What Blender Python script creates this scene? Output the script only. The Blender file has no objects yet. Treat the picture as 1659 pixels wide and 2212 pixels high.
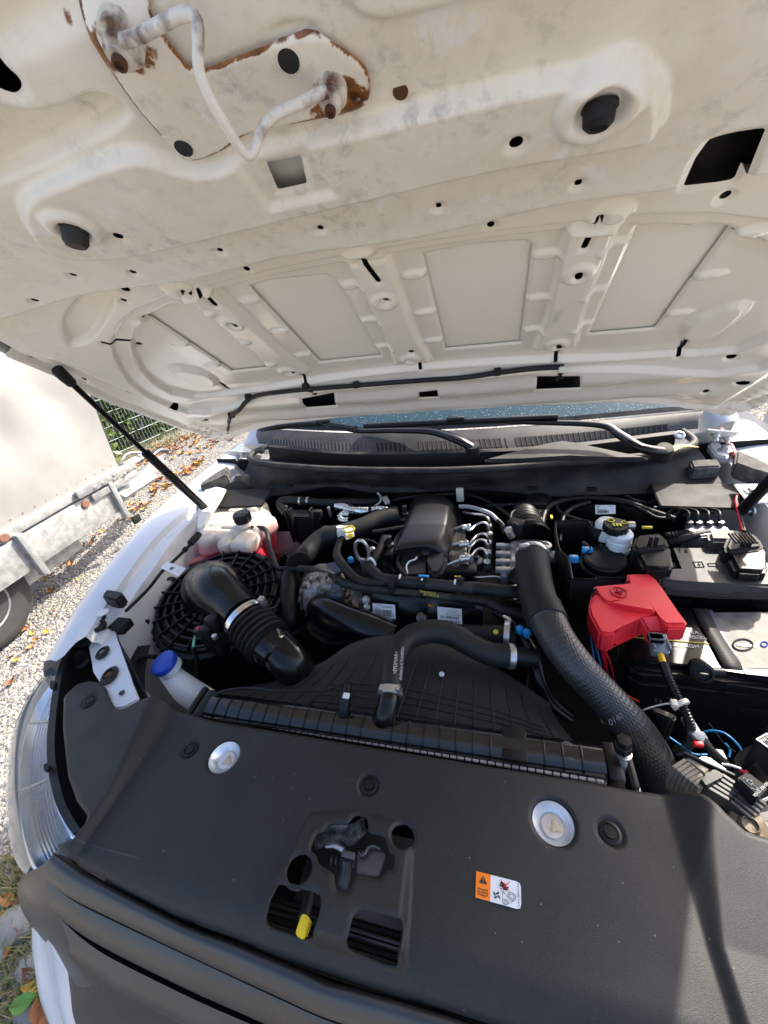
import bpy, bmesh, math, random
import numpy as np
from mathutils import Vector, Matrix
random.seed(4); RNG = np.random.default_rng(11)
SC = bpy.context.scene; COL = SC.collection
# ------------------------------------------------------------------ camera
CAM = np.array([0.15241, -0.15481, 1.59559])
RW = np.array([[0.9633657, 0.2309799, -0.1362892], [0.0052137, -0.524213, -0.8515712], [-0.2681404, 0.819664, -0.5062131]])          # rows: right, down, forward
FPX = 856.74; CX, CY = 829.5, 1106.0                 # working pixel grid 1659 x 2212
cd = bpy.data.cameras.new('camera'); co = bpy.data.objects.new('camera', cd); COL.objects.link(co)
M = Matrix.Identity(4)
for i in range(3):
    M[i][0] = RW[0][i]; M[i][1] = -RW[1][i]; M[i][2] = -RW[2][i]; M[i][3] = CAM[i]
co.matrix_world = M
cd.sensor_fit = 'HORIZONTAL'; cd.sensor_width = 36; cd.lens = FPX/1659*36; cd.clip_start = .02; cd.clip_end = 500
SC.camera = co
# ------------------------------------------------------------------ light
SUN = Vector((0.70, 0.90, 1.0)).normalized()
w = bpy.data.worlds.new('World'); SC.world = w; w.use_nodes = True
nt = w.node_tree; bg = nt.nodes['Background']; sky = nt.nodes.new('ShaderNodeTexSky')
sky.sky_type = 'NISHITA'; sky.sun_disc = False
sky.sun_elevation = math.asin(SUN.z); sky.sun_rotation = math.atan2(SUN.x, SUN.y)
sky.air_density = .75; sky.dust_density = 3.5; sky.ozone_density = .5
nt.links.new(sky.outputs[0], bg.inputs[0]); bg.inputs[1].default_value = 0.15
sl = bpy.data.lights.new('sun', 'SUN'); sl.energy = 3.1; sl.angle = math.radians(.6); sl.color = (1, .93, .82)
so = bpy.data.objects.new('sun', sl); COL.objects.link(so); so.rotation_euler = SUN.to_track_quat('Z', 'Y').to_euler()
vs = SC.view_settings; vs.view_transform = 'Standard'; vs.look = 'None'; vs.exposure = 1.7; vs.gamma = 1
SC.render.engine = 'CYCLES'
SC.cycles.max_bounces = 10; SC.cycles.diffuse_bounces = 6; SC.cycles.transparent_max_bounces = 12
# ------------------------------------------------------------------ geometry helpers
def ray(u, v): return RW.T @ np.array([(u-CX)/FPX, (v-CY)/FPX, 1.])
def P(u, v, z): d = ray(u, v); return CAM + d*((z-CAM[2])/d[2])
def PY(u, v, y): d = ray(u, v); return CAM + d*((y-CAM[1])/d[1])
def PX(u, v, x): d = ray(u, v); return CAM + d*((x-CAM[0])/d[0])
def ms(p, px): return px*float(RW[2] @ (np.asarray(p)-CAM))/FPX        # pixels -> metres at point p
def zm(ox, oy, s): return lambda x, y: (ox+x*s, oy+y*s)
z1 = zm(0, 987.4, .5); z2 = zm(829.4, 987.4, .5); z3 = zm(0, 1481, .5); z4 = zm(829.4, 1481, .5)
z5 = zm(384, 1042.2, .2645); z6 = zm(768, 1042.2, .2645); z7 = zm(1152, 1042.2, .3055); z8 = zm(1206.8, 1316.5, .2725)
z9 = zm(1426.2, 1535.9, .1488); z10 = zm(548.5, 1727.9, .3968); z11 = zm(0, 768, .2976); z12 = zm(1439.4, 768, .14877)
z13 = zm(0, 1371.4, .38); z14 = zm(493.7, 850.2, .3307)
def pts(zf, lst, z=None):
    out = []
    for t in lst:
        u, v = zf(t[0], t[1]) if zf else (t[0], t[1])
        out.append(P(u, v, t[2] if len(t) > 2 else z))
    return np.array(out)
def ss(t): t = np.clip(t, 0, 1); return t*t*(3-2*t)
def cr(pl, n, closed=False):
    pl = np.array(pl, float)
    if len(pl) < 3 and not closed:
        t = np.linspace(0, 1, n)[:, None]; return pl[0]*(1-t)+pl[-1]*t
    if closed: q = np.vstack([pl[-1], pl, pl[0], pl[1]])
    else: q = np.vstack([2*pl[0]-pl[1], pl, 2*pl[-1]-pl[-2]])
    out = []
    K = 24
    for i in range(1, len(q)-2):
        p0, p1, p2, p3 = q[i-1:i+3]
        for k in range(K):
            t = k/K
            out.append(.5*((2*p1)+(-p0+p2)*t+(2*p0-5*p1+4*p2-p3)*t*t+(-p0+3*p1-3*p2+p3)*t**3))
    out.append(q[-2]); out = np.array(out)
    d = np.r_[0, np.cumsum(np.linalg.norm(np.diff(out, axis=0), axis=1))]
    s = np.linspace(0, d[-1], n+1 if closed else n)
    if closed: s = s[:-1]
    return np.stack([np.interp(s, d, out[:, k]) for k in range(out.shape[1])], 1)
def chaikin(p, k=2):
    p = np.array(p, float)
    for _ in range(k):
        q = np.roll(p, -1, 0); p = np.stack([.78*p+.22*q, .22*p+.78*q], 1).reshape(-1, p.shape[1])
    return p
def polysdf(x, y, poly):
    poly = np.asarray(poly, float); d = np.full(x.shape, 1e9); ins = np.zeros(x.shape, bool)
    for i in range(len(poly)):
        ax, ay = poly[i]; bx, by = poly[(i+1) % len(poly)]
        ex, ey = bx-ax, by-ay; L2 = ex*ex+ey*ey+1e-18
        t = np.clip(((x-ax)*ex+(y-ay)*ey)/L2, 0, 1)
        d = np.minimum(d, (x-ax-t*ex)**2+(y-ay-t*ey)**2)
        c = ((ay > y) != (by > y))
        with np.errstate(divide='ignore', invalid='ignore'):
            c &= x < (bx-ax)*(y-ay)/(by-ay if by != ay else 1e-12)+ax
        ins ^= c
    d = np.sqrt(d); return np.where(ins, -d, d)
# ------------------------------------------------------------------ object helpers
def link(name, me, mat, parent=None, kind=None):
    o = bpy.data.objects.new(name, me); COL.objects.link(o)
    if mat is not None: me.materials.append(mat)
    if parent is not None: attach(o, parent)
    if kind: o['kind'] = kind
    return o
ORG = {}
def attach(o, parent):
    o.parent = parent; a = ORG.get(parent.name, (0, 0, 0))
    o.matrix_parent_inverse = Matrix.Translation((-a[0], -a[1], -a[2]))
def thing(name, label, cat, loc, group=None):
    o = bpy.data.objects.new(name, None); COL.objects.link(o); o.empty_display_size = .03
    o.location = [float(t) for t in loc]; ORG[o.name] = tuple(float(t) for t in loc)
    o['label'] = label; o['category'] = cat
    if group: o['group'] = group
    return o
def tag(o, label, cat, group=None):
    o['label'] = label; o['category'] = cat
    if group: o['group'] = group
    return o
def mk(name, V, F, mat, parent=None, ang=40, smooth=True, attrs=None, uv=None, kind=None):
    V = np.asarray(V, float); me = bpy.data.meshes.new(name)
    c = np.zeros(3)
    if len(V): c = (V.min(0)+V.max(0))/2
    me.from_pydata((V-c).tolist(), [], [tuple(int(i) for i in f) for f in F])
    if attrs:
        for k, a in attrs.items():
            at = me.attributes.new(k, 'FLOAT', 'POINT'); at.data.foreach_set('value', np.asarray(a, np.float32))
    if uv is not None:
        ul = me.uv_layers.new(name='UVMap'); uv = np.asarray(uv, np.float32)
        li = np.zeros(len(me.loops), np.int32); me.loops.foreach_get('vertex_index', li)
        ul.data.foreach_set('uv', uv[li].ravel())
    me.validate()
    if smooth:
        me.polygons.foreach_set('use_smooth', [True]*len(me.polygons))
        if ang < 180: me.set_sharp_from_angle(angle=math.radians(ang))
    o = link(name, me, mat, parent, kind)
    o.location = c
    ORG[o.name] = tuple(float(t) for t in c)
    return o
def bmk(name, bm, mat, parent=None, ang=35, kind=None):
    bmesh.ops.recalc_face_normals(bm, faces=bm.faces)
    V = [v.co[:] for v in bm.verts]; bm.verts.index_update()
    F = [[v.index for v in f.verts] for f in bm.faces]; bm.free()
    return mk(name, V, F, mat, parent, ang, kind=kind)
def frame_of(x, y=None):
    x = np.asarray(x, float); x = x/np.linalg.norm(x)
    y = np.array([0, 0, 1.]) if y is None else np.asarray(y, float)
    if abs(x @ y)/np.linalg.norm(y) > .98: y = np.array([0, 1., 0])
    z = np.cross(x, y); z /= np.linalg.norm(z); y = np.cross(z, x)
    return x, y, z
def add_box(bm, c, size, ax=None, bev=.003, seg=2, taper=1.):
    ax = np.eye(3) if ax is None else np.asarray(ax)
    c = np.asarray(c, float); vs_ = []
    for k in (-1, 1):
        t = taper if k > 0 else 1.
        for i, j in ((-1, -1), (1, -1), (1, 1), (-1, 1)):
            vs_.append(bm.verts.new(c+ax[0]*i*t*size[0]/2+ax[1]*j*t*size[1]/2+ax[2]*k*size[2]/2))
    fs = [(3, 2, 1, 0), (4, 5, 6, 7), (0, 1, 5, 4), (1, 2, 6, 5), (2, 3, 7, 6), (3, 0, 4, 7)]
    fl = [bm.faces.new([vs_[i] for i in f]) for f in fs]
    if bev > 0:
        es = list({e for f in fl for e in f.edges})
        bmesh.ops.bevel(bm, geom=es, offset=bev, segments=seg, affect='EDGES', profile=.5, clamp_overlap=True)
def box(name, c, size, mat, parent=None, ax=None, bev=.003, seg=2, taper=1.):
    bm = bmesh.new(); add_box(bm, c, size, ax, bev, seg, taper); return bmk(name, bm, mat, parent)
def add_prism(bm, top, ext, bev=.002, seg=2, scale=1.):
    top = np.asarray(top, float); ext = np.asarray(ext, float); cc = top.mean(0)
    a = [bm.verts.new(p) for p in top]; b = [bm.verts.new(cc+(p-cc)*scale+ext) for p in top]
    n = len(a); fl = [bm.faces.new(a), bm.faces.new(b[::-1])]
    for i in range(n): fl.append(bm.faces.new([a[(i+1) % n], a[i], b[i], b[(i+1) % n]]))
    if bev > 0:
        es = list({e for f in fl[:1] for e in f.edges})
        if n <= 14: es = list({e for f in fl for e in f.edges})
        bmesh.ops.bevel(bm, geom=es, offset=bev, segments=seg, affect='EDGES', clamp_overlap=True)
def prism(name, top, ext, mat, parent=None, bev=.002, seg=2, scale=1., ang=35):
    if np.isscalar(ext): ext = (0, 0, -ext)
    bm = bmesh.new(); add_prism(bm, top, ext, bev, seg, scale); return bmk(name, bm, mat, parent, ang)
def tube_vf(pl, r, seg=14, n=None, rf=None, caps=True, flat=1.):
    pl = np.array(pl, float)
    L = np.linalg.norm(np.diff(pl, axis=0), axis=1).sum()
    rr = np.atleast_1d(np.array(r, float))
    if n is None: n = int(min(160, max(4, len(pl)*8 if len(pl) > 2 else 2)))
    full = np.hstack([pl, (rr if len(rr) == len(pl) else np.full(len(pl), rr[0]))[:, None]])
    c = cr(full, n); rad = c[:, 3]; c = c[:, :3]
    T = np.gradient(c, axis=0); T /= np.linalg.norm(T, axis=1)[:, None]+1e-12
    x, y, z = frame_of(T[0]); N = y
    V = []; UV = []; s = np.r_[0, np.cumsum(np.linalg.norm(np.diff(c, axis=0), axis=1))]
    th = np.arange(seg)*2*np.pi/seg
    for i in range(n):
        N = N-(N@T[i])*T[i]; N /= np.linalg.norm(N); Bn = np.cross(T[i], N)
        R_ = np.full(seg, rad[i])
        if rf is not None: R_ = R_+rf(th, s[i], s[-1])
        V.append(c[i]+(np.cos(th)*R_)[:, None]*N*flat+(np.sin(th)*R_)[:, None]*Bn)
    V = np.vstack(V); F = []
    for i in range(n-1):
        for j in range(seg):
            k = (j+1) % seg; F.append((i*seg+j, (i+1)*seg+j, (i+1)*seg+k, i*seg+k)[::-1])
    if caps: F.append(tuple(range(seg))); F.append(tuple(range((n-1)*seg, n*seg))[::-1])
    F = [f[::-1] for f in F]
    return V, F
def tube(name, pl, r, mat, parent=None, seg=14, n=None, rf=None, caps=True, flat=1., ang=50):
    V, F = tube_vf(pl, r, seg, n, rf, caps, flat); return mk(name, V, F, mat, parent, ang)
def ptube(name, zf, lst, rpx, mat, parent=None, **k):
    """tube through picture-traced points (u, v, z) with a radius given in working pixels at each point"""
    p = pts(zf, lst); rp = np.atleast_1d(rpx)
    r = [ms(p[i], rp[i] if len(rp) > 1 else rp[0]) for i in range(len(p))]
    if len(rp) == 1: r = [float(np.median(r))]*len(p)
    return tube(name, p, r, mat, parent, **k)
def lathe(name, prof, org, axis, mat, parent=None, seg=32, ang=35, rf=None, up=None, cap=True):
    a, u, v = frame_of(axis, up if up is not None else (0, 1, 0.01)); org = np.asarray(org, float)
    th = np.arange(seg)*2*np.pi/seg; V = []; F = []
    for r, h in prof:
        R_ = np.full(seg, max(r, 1e-5))
        if rf is not None: R_ = R_+rf(th, r, h)
        V.append(org+a*h+(np.cos(th)*R_)[:, None]*u+(np.sin(th)*R_)[:, None]*v)
    n = len(prof); V = np.vstack(V)
    for i in range(n-1):
        for j in range(seg):
            k = (j+1) % seg; F.append((i*seg+j, i*seg+k, (i+1)*seg+k, (i+1)*seg+j))
    if cap and abs(prof[0][0]) > 1e-4: F.append(tuple(range(seg))[::-1])
    if cap and prof[-1][0] > 1e-4: F.append(tuple(range((n-1)*seg, n*seg)))
    return mk(name, V, F, mat, parent, ang)
def loft(name, rails, n, mat, parent=None, closed=False, ang=60, thick=0, sub=None):
    R_ = [cr(r, n) for r in rails]
    if sub:
        A = np.stack(R_, 0); A = np.stack([cr(A[:, j], sub) for j in range(n)], 1); R_ = list(A)
    V = np.vstack(R_); F = []
    for i in range(len(R_)-1):
        for j in range(n-1): F.append((i*n+j, i*n+j+1, (i+1)*n+j+1, (i+1)*n+j))
    if closed:
        i = len(R_)-1
        for j in range(n-1): F.append((i*n+j, i*n+j+1, j+1, j))
    o = mk(name, V, F, mat, parent, ang)
    if thick: m_ = o.modifiers.new('t', 'SOLIDIFY'); m_.thickness = thick; m_.offset = 0
    return o
def sheet(name, x0, x1, y0, y1, res, sdf, pos, mat, parent=None, thick=0, attrs=None, ang=60, flip=False):
    xs = np.arange(x0, x1+res, res); ys = np.arange(y0, y1+res, res)
    X, Y = np.meshgrid(xs, ys, indexing='ij'); sd = sdf(X, Y)
    gx, gy = np.gradient(sd, res); g = np.sqrt(gx*gx+gy*gy)+1e-9
    ins = sd < 0
    keep = ins[:-1, :-1] | ins[1:, :-1] | ins[:-1, 1:] | ins[1:, 1:]
    mv = np.where(sd > 0, np.minimum(sd, 1.6*res), 0)
    X2 = X-mv*gx/g; Y2 = Y-mv*gy/g
    ny = len(ys); I, J = np.nonzero(keep); a = I*ny+J
    F = np.stack([a, a+ny, a+ny+1, a+1], 1)
    if flip: F = F[:, ::-1]
    used = np.unique(F); mp = np.zeros(X.size, int); mp[used] = np.arange(len(used))
    xx = X2.ravel()[used]; yy = Y2.ravel()[used]; V = pos(xx, yy); F = mp[F]
    at = {k: f(xx, yy) for k, f in attrs.items()} if attrs else None
    o = mk(name, V, F, mat, parent, ang, attrs=at)
    if thick: m_ = o.modifiers.new('t', 'SOLIDIFY'); m_.thickness = thick; m_.offset = -1
    return o
def text(s, org, xd, yd, size, mat, parent, name='lettering', sx=1., lift=.0006):
    cu = bpy.data.curves.new('txt', 'FONT'); cu.body = s; cu.size = size; cu.align_x = 'CENTER'; cu.align_y = 'CENTER'
    t = bpy.data.objects.new('txt', cu); COL.objects.link(t)
    dg = bpy.context.evaluated_depsgraph_get(); me0 = bpy.data.meshes.new_from_object(t.evaluated_get(dg))
    V0 = np.array([v.co[:] for v in me0.vertices]) if len(me0.vertices) else np.zeros((0, 3))
    F = [tuple(p.vertices) for p in me0.polygons]
    bpy.data.objects.remove(t); bpy.data.curves.remove(cu); bpy.data.meshes.remove(me0)
    xd = np.asarray(xd, float)/np.linalg.norm(xd); yd = np.asarray(yd, float); yd = yd-(yd@xd)*xd; yd /= np.linalg.norm(yd)
    nn = np.cross(xd, yd)
    if nn @ (CAM-np.asarray(org, float)) < 0: yd = -yd; nn = -nn
    V = np.asarray(org, float)+nn*lift+np.outer(V0[:, 0]*sx, xd)+np.outer(V0[:, 1], yd)
    return mk(name, V, F, mat, parent, smooth=False)
def quadplate(name, q, mat, parent, th=.0008, lift=0., rnd=0):
    q = np.asarray(q, float); n = np.cross(q[1]-q[0], q[3]-q[0]); n /= np.linalg.norm(n)
    if n @ (CAM-q[0]) < 0: n = -n
    if rnd:
        o_ = []
        for i in range(4):
            a, b, c_ = q[i-1], q[i], q[(i+1) % 4]; ra_ = b+(a-b)/np.linalg.norm(a-b)*.004; rb_2 = b+(c_-b)/np.linalg.norm(c_-b)*.004
            o_ += [ra_, b*.5+ra_*.25+rb_2*.25, rb_2]
        q = np.array(o_)
    return prism(name, q+n*(lift+th), -n*th, mat, parent, bev=0)
def on(q, a, b):   # bilinear point in quad
    q = np.asarray(q); return (q[0]*(1-a)+q[1]*a)*(1-b)+(q[3]*(1-a)+q[2]*a)*b
# ------------------------------------------------------------------ materials
MT = {}
def nodes(name):
    m = bpy.data.materials.new(name); m.use_nodes = True; n = m.node_tree
    return m, n, n.nodes['Principled BSDF'], n.links
def pbr(name, col, rough=.5, metal=0., var=.2, scale=25., bump=0., bscale=300., spec=.5, col2=None, rvar=.12, trans=0., sss=0., coat=0., thr=None):
    m, n, b, l = nodes(name); N = n.nodes
    tc = N.new('ShaderNodeTexCoord'); nz = N.new('ShaderNodeTexNoise'); nz.inputs['Scale'].default_value = scale; nz.inputs['Detail'].default_value = 6
    l.new(tc.outputs['Object'], nz.inputs['Vector'])
    mx = N.new('ShaderNodeMix'); mx.data_type = 'RGBA'
    c2 = col2 or tuple(min(1, c*(1+var)+.004*var) for c in col); c1 = tuple(c*(1-var) for c in col) if not col2 else col
    mx.inputs[6].default_value = (*c1, 1); mx.inputs[7].default_value = (*c2, 1)
    fac = nz.outputs['Fac']
    if thr:
        rp = N.new('ShaderNodeMapRange'); rp.inputs[1].default_value = thr[0]; rp.inputs[2].default_value = thr[1]; l.new(fac, rp.inputs[0]); fac = rp.outputs[0]
    l.new(fac, mx.inputs[0]); l.new(mx.outputs[2], b.inputs['Base Color'])
    mr = N.new('ShaderNodeMapRange'); mr.inputs[3].default_value = max(.03, rough-rvar); mr.inputs[4].default_value = min(1, rough+rvar)
    l.new(nz.outputs['Fac'], mr.inputs[0]); l.new(mr.outputs[0], b.inputs['Roughness'])
    b.inputs['Metallic'].default_value = metal; b.inputs['Specular IOR Level'].default_value = spec
    if trans: b.inputs['Transmission Weight'].default_value = trans
    if sss: b.inputs['Subsurface Weight'].default_value = sss; b.inputs['Subsurface Radius'].default_value = (.02, .015, .012); b.inputs['Subsurface Scale'].default_value = 1.
    if coat: b.inputs['Coat Weight'].default_value = coat; b.inputs['Coat Roughness'].default_value = .05
    if bump:
        n2 = N.new('ShaderNodeTexNoise'); n2.inputs['Scale'].default_value = bscale; n2.inputs['Detail'].default_value = 3
        l.new(tc.outputs['Object'], n2.inputs['Vector']); bp = N.new('ShaderNodeBump'); bp.inputs['Strength'].default_value = bump; bp.inputs['Distance'].default_value = .001
        l.new(n2.outputs['Fac'], bp.inputs['Height']); l.new(bp.outputs['Normal'], b.inputs['Normal'])
    MT[name] = m; return m
K = pbr('black_plastic', (.006, .006, .0064), .42, spec=.3, bump=.25, bscale=900)
KS = pbr('black_plastic_smooth', (.005, .005, .0055), .24, spec=.35, bump=.05, bscale=120)
KM = pbr('black_plastic_matte', (.008, .008, .0084), .6, bump=.5, bscale=700, col2=(.016, .015, .0135), spec=.25)
RUB = pbr('rubber', (.010, .010, .0105), .55, bump=.3, bscale=600, col2=(.028, .026, .0235), spec=.35, scale=18, thr=(.45, .85))
DUSTY = pbr('dusty_rubber', (.018, .018, .019), .6, spec=.3, bump=.4, bscale=400, col2=(.07, .063, .052), scale=14, thr=(.42, .8))
WHITE = pbr('white_paint', (.62, .635, .66), .22, var=.03, coat=.6, scale=6)
WPRIM = pbr('white_inner_paint', (.70, .69, .67), .35, var=.05, scale=12, col2=(.55, .53, .49), thr=(.5, .85))
STEEL = pbr('zinc_steel', (.55, .55, .55), .32, .9, var=.2, scale=60)
ALU = pbr('cast_aluminium', (.42, .42, .42), .42, .85, var=.25, scale=80, bump=.6, bscale=500)
DKST = pbr('dark_steel', (.12, .12, .125), .4, .8, var=.3, scale=60)
GALV = pbr('galvanised_steel', (.40, .405, .40), .5, .35, scale=22, col2=(.24, .25, .25), thr=(.35, .65), bump=.4, bscale=120)
FOIL = pbr('foil', (.7, .71, .70), .25, 1., var=.15, scale=90, bump=1., bscale=160)
RED = pbr('red_plastic', (.82, .025, .04), .42, bump=.5, bscale=900, var=.12)
BLUEP = pbr('blue_plastic', (.012, .06, .42), .4, var=.1)
CYAN = pbr('blue_clip', (.03, .35, .75), .4, var=.1)
YEL = pbr('yellow_plastic', (.85, .62, .01), .4, var=.08)
ORG_ = pbr('orange_print', (.95, .22, .01), .45, var=.03)
PAPER = pbr('white_label', (.76, .77, .78), .45, var=.05)
INK_SHADE = pbr('black_ink_hole_shade', (.012, .012, .012), .5)  # ink for print, also painted as shade in holes and slots
WINK = pbr('white_ink', (.6, .6, .6), .5)
YINK = pbr('yellow_ink', (.75, .6, .04), .5)
REDINK = pbr('red_ink', (.75, .02, .02), .5)
GREYP = pbr('grey_plastic', (.16, .175, .20), .45, var=.12)
CREAMP = pbr('cream_plastic', (.62, .60, .50), .45, var=.1, sss=.2)
TANK = pbr('translucent_tank', (.66, .575, .48), .34, var=.06, sss=.35, scale=14, col2=(.68, .62, .54))
def _tank():
    n = TANK.node_tree; b = n.nodes['Principled BSDF']; l = n.links; src = b.inputs['Base Color'].links[0].from_socket
    g_ = n.nodes.new('ShaderNodeNewGeometry'); sp_ = n.nodes.new('ShaderNodeSeparateXYZ'); l.new(g_.outputs['Position'], sp_.inputs[0])
    mr = n.nodes.new('ShaderNodeMapRange'); mr.inputs[1].default_value = 1.040; mr.inputs[2].default_value = 1.004; mr.inputs[3].default_value = 0; mr.inputs[4].default_value = .85; l.new(sp_.outputs[2], mr.inputs[0])
    mx = n.nodes.new('ShaderNodeMix'); mx.data_type = 'RGBA'; mx.inputs[7].default_value = (.70, .15, .14, 1); l.new(mr.outputs[0], mx.inputs[0]); l.new(src, mx.inputs[6]); l.new(mx.outputs[2], b.inputs['Base Color'])
_tank()
TANKW = pbr('translucent_white', (.78, .82, .82), .38, var=.05, sss=.5, scale=14)
COOL = pbr('red_coolant_tank', (.75, .05, .09), .32, var=.15, sss=.3, scale=14)
WIRER = pbr('red_wire', (.6, .01, .02), .4); WIREB = pbr('blue_wire', (.01, .17, .42), .4); WIREY = pbr('yellow_wire', (.7, .42, .02), .45)
WIREG = pbr('green_wire', (.1, .45, .2), .4)
RUST = pbr('rust', (.13, .045, .012), .85, col2=(.045, .02, .012), scale=120, bump=1, bscale=300)
BAYD = pbr('bay_dark', (.008, .008, .008), .8, col2=(.02, .019, .017), scale=9, spec=.2)
# ================================================================== ground
GX = (-2.3, 2.6)
def ground_mat():
    m, n, b, l = nodes('gravel'); N = n.nodes
    tc = N.new('ShaderNodeTexCoord'); vo = N.new('ShaderNodeTexVoronoi'); vo.inputs['Scale'].default_value = 48
    l.new(tc.outputs['Object'], vo.inputs['Vector'])
    rp = N.new('ShaderNodeValToRGB'); e = rp.color_ramp.elements
    e[0].position = 0; e[0].color = (.10, .10, .105, 1); e[1].position = 1; e[1].color = (.42, .405, .37, 1)
    for p_, c in ((.3, (.22, .215, .21, 1)), (.55, (.38, .37, .35, 1)), (.8, (.30, .26, .21, 1))):
        q = e.new(p_); q.color = c
    sp = N.new('ShaderNodeSeparateColor'); l.new(vo.outputs['Color'], sp.inputs[0]); l.new(sp.outputs[0], rp.inputs[0])
    nz = N.new('ShaderNodeTexNoise'); nz.inputs['Scale'].default_value = .9; nz.inputs['Detail'].default_value = 5; l.new(tc.outputs['Object'], nz.inputs['Vector'])
    mx = N.new('ShaderNodeMix'); mx.data_type = 'RGBA'; mx.blend_type = 'MULTIPLY'; mx.inputs[0].default_value = .6
    r2 = N.new('ShaderNodeValToRGB'); r2.color_ramp.elements[0].color = (.5, .47, .42, 1); r2.color_ramp.elements[0].position = .35; r2.color_ramp.elements[1].color = (1, 1, 1, 1); r2.color_ramp.elements[1].position = .6
    l.new(nz.outputs['Fac'], r2.inputs[0]); l.new(rp.outputs[0], mx.inputs[6]); l.new(r2.outputs[0], mx.inputs[7]); l.new(mx.outputs[2], b.inputs['Base Color'])
    bp = N.new('ShaderNodeBump'); bp.invert = True; bp.inputs['Distance'].default_value = .012; bp.inputs['Strength'].default_value = 1
    l.new(vo.outputs['Distance'], bp.inputs['Height']); l.new(bp.outputs[0], b.inputs['Normal']); b.inputs['Roughness'].default_value = .9
    return m
GM = ground_mat()
g = mk('ground', [(-150, -150, 0), (150, -150, 0), (150, 150, 0), (-150, 150, 0)], [(0, 1, 2, 3)], GM, smooth=False); g['kind'] = 'structure'
def stones(name, n, x0, x1, y0, y1, s0, s1, mat, seed, keep=None):
    r = np.random.default_rng(seed); p = np.stack([r.uniform(x0, x1, n), r.uniform(y0, y1, n), np.zeros(n)], 1)
    if keep is not None: p = p[keep(p)]
    n = len(p); base = np.array([(1, 0, 0), (0, 1, 0), (-1, 0, 0), (0, -1, 0), (0, 0, 1), (0, 0, -1.)])
    Q = base[None]*r.uniform(.55, 1.25, (n, 6, 1))*r.uniform(s0, s1, (n, 1, 1)); Q[:, :, 2] *= .6
    a = r.uniform(0, 6.28, n); c, s = np.cos(a)[:, None], np.sin(a)[:, None]
    X = Q[:, :, 0]*c-Q[:, :, 1]*s; Y = Q[:, :, 0]*s+Q[:, :, 1]*c
    V = np.stack([X, Y, Q[:, :, 2]], 2)+p[:, None]+np.array([0, 0, s0*.3])
    F0 = np.array([(0, 1, 4), (1, 2, 4), (2, 3, 4), (3, 0, 4)])
    F = (F0[None]+np.arange(n)[:, None, None]*6).reshape(-1, 3)
    o = mk(name, V.reshape(-1, 3), F, mat, smooth=False, attrs={'tone': np.repeat(r.uniform(0, 1, n), 6)}, kind='stuff')
    return o
def stone_mat():
    m, n, b, l = nodes('stone'); N = n.nodes
    at = N.new('ShaderNodeAttribute'); at.attribute_name = 'tone'; rp = N.new('ShaderNodeValToRGB'); e = rp.color_ramp.elements
    e[0].color = (.09, .09, .095, 1); e[1].color = (.44, .42, .385, 1)
    for p_, c in ((.35, (.25, .25, .25, 1)), (.6, (.30, .28, .25, 1)), (.78, (.36, .29, .21, 1)), (.85, (.35, .335, .305, 1))): q = e.new(p_); q.color = c
    l.new(at.outputs['Fac'], rp.inputs[0]); l.new(rp.outputs[0], b.inputs['Base Color']); b.inputs['Roughness'].default_value = .85
    return m
STONE = stone_mat()
def infr(p, mg=.08):
    q = (p-CAM)@RW.T; u = q[:, 0]/q[:, 2]*FPX+CX; v = q[:, 1]/q[:, 2]*FPX+CY
    return (q[:, 2] > 0) & (u > -1659*mg) & (u < 1659*(1+mg)) & (v < 2212*(1+mg)) & (v > 700)
tag(stones('gravel_stones', 150000, -5.6, -.85, -.5, 6.5, .006, .014, STONE, 1, lambda p: infr(p)), 'loose pale grey gravel stones beside the car', 'gravel')
tag(stones('gravel_stones', 16000, .95, 3.4, 1.2, 5.5, .006, .013, STONE, 2, lambda p: infr(p)), 'loose grey gravel stones right of the windscreen', 'gravel')
# larger rocks near the front wheel
def rock(u, v, s, k, label):
    c = P(u, v, 0); bm = bmesh.new(); bmesh.ops.create_icosphere(bm, subdivisions=2, radius=1)
    r = random.Random(k); off = [r.uniform(0, 9) for _ in range(3)]
    for ve in bm.verts:
        d = 1+.22*math.sin(ve.co.x*2.3+off[0])+.2*math.sin(ve.co.y*2.9+off[1])+.12*math.sin(ve.co.z*4+off[2])
        ve.co = Vector((ve.co.x*s*d*1.3+c[0], ve.co.y*s*d+c[1], max(-.01, ve.co.z*s*d*.55)+.008))
    return tag(bmk('rock', bm, ROCK, None, 30), label, 'rock', 'rocks at the edge of the gravel')
ROCK = pbr('rock', (.30, .30, .29), .85, col2=(.16, .16, .155), scale=18, bump=1, bscale=60)
rock(30, 2005, .055, 1, 'large pale grey rock beside the front bumper'); rock(80, 2090, .035, 2, 'smaller grey rock under the bumper corner among leaves')
rock(8, 2065, .03, 3, 'small grey rock at the picture edge below the largest rock'); rock(60, 2190, .03, 4, 'lowest grey rock under the white bumper corner')
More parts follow.
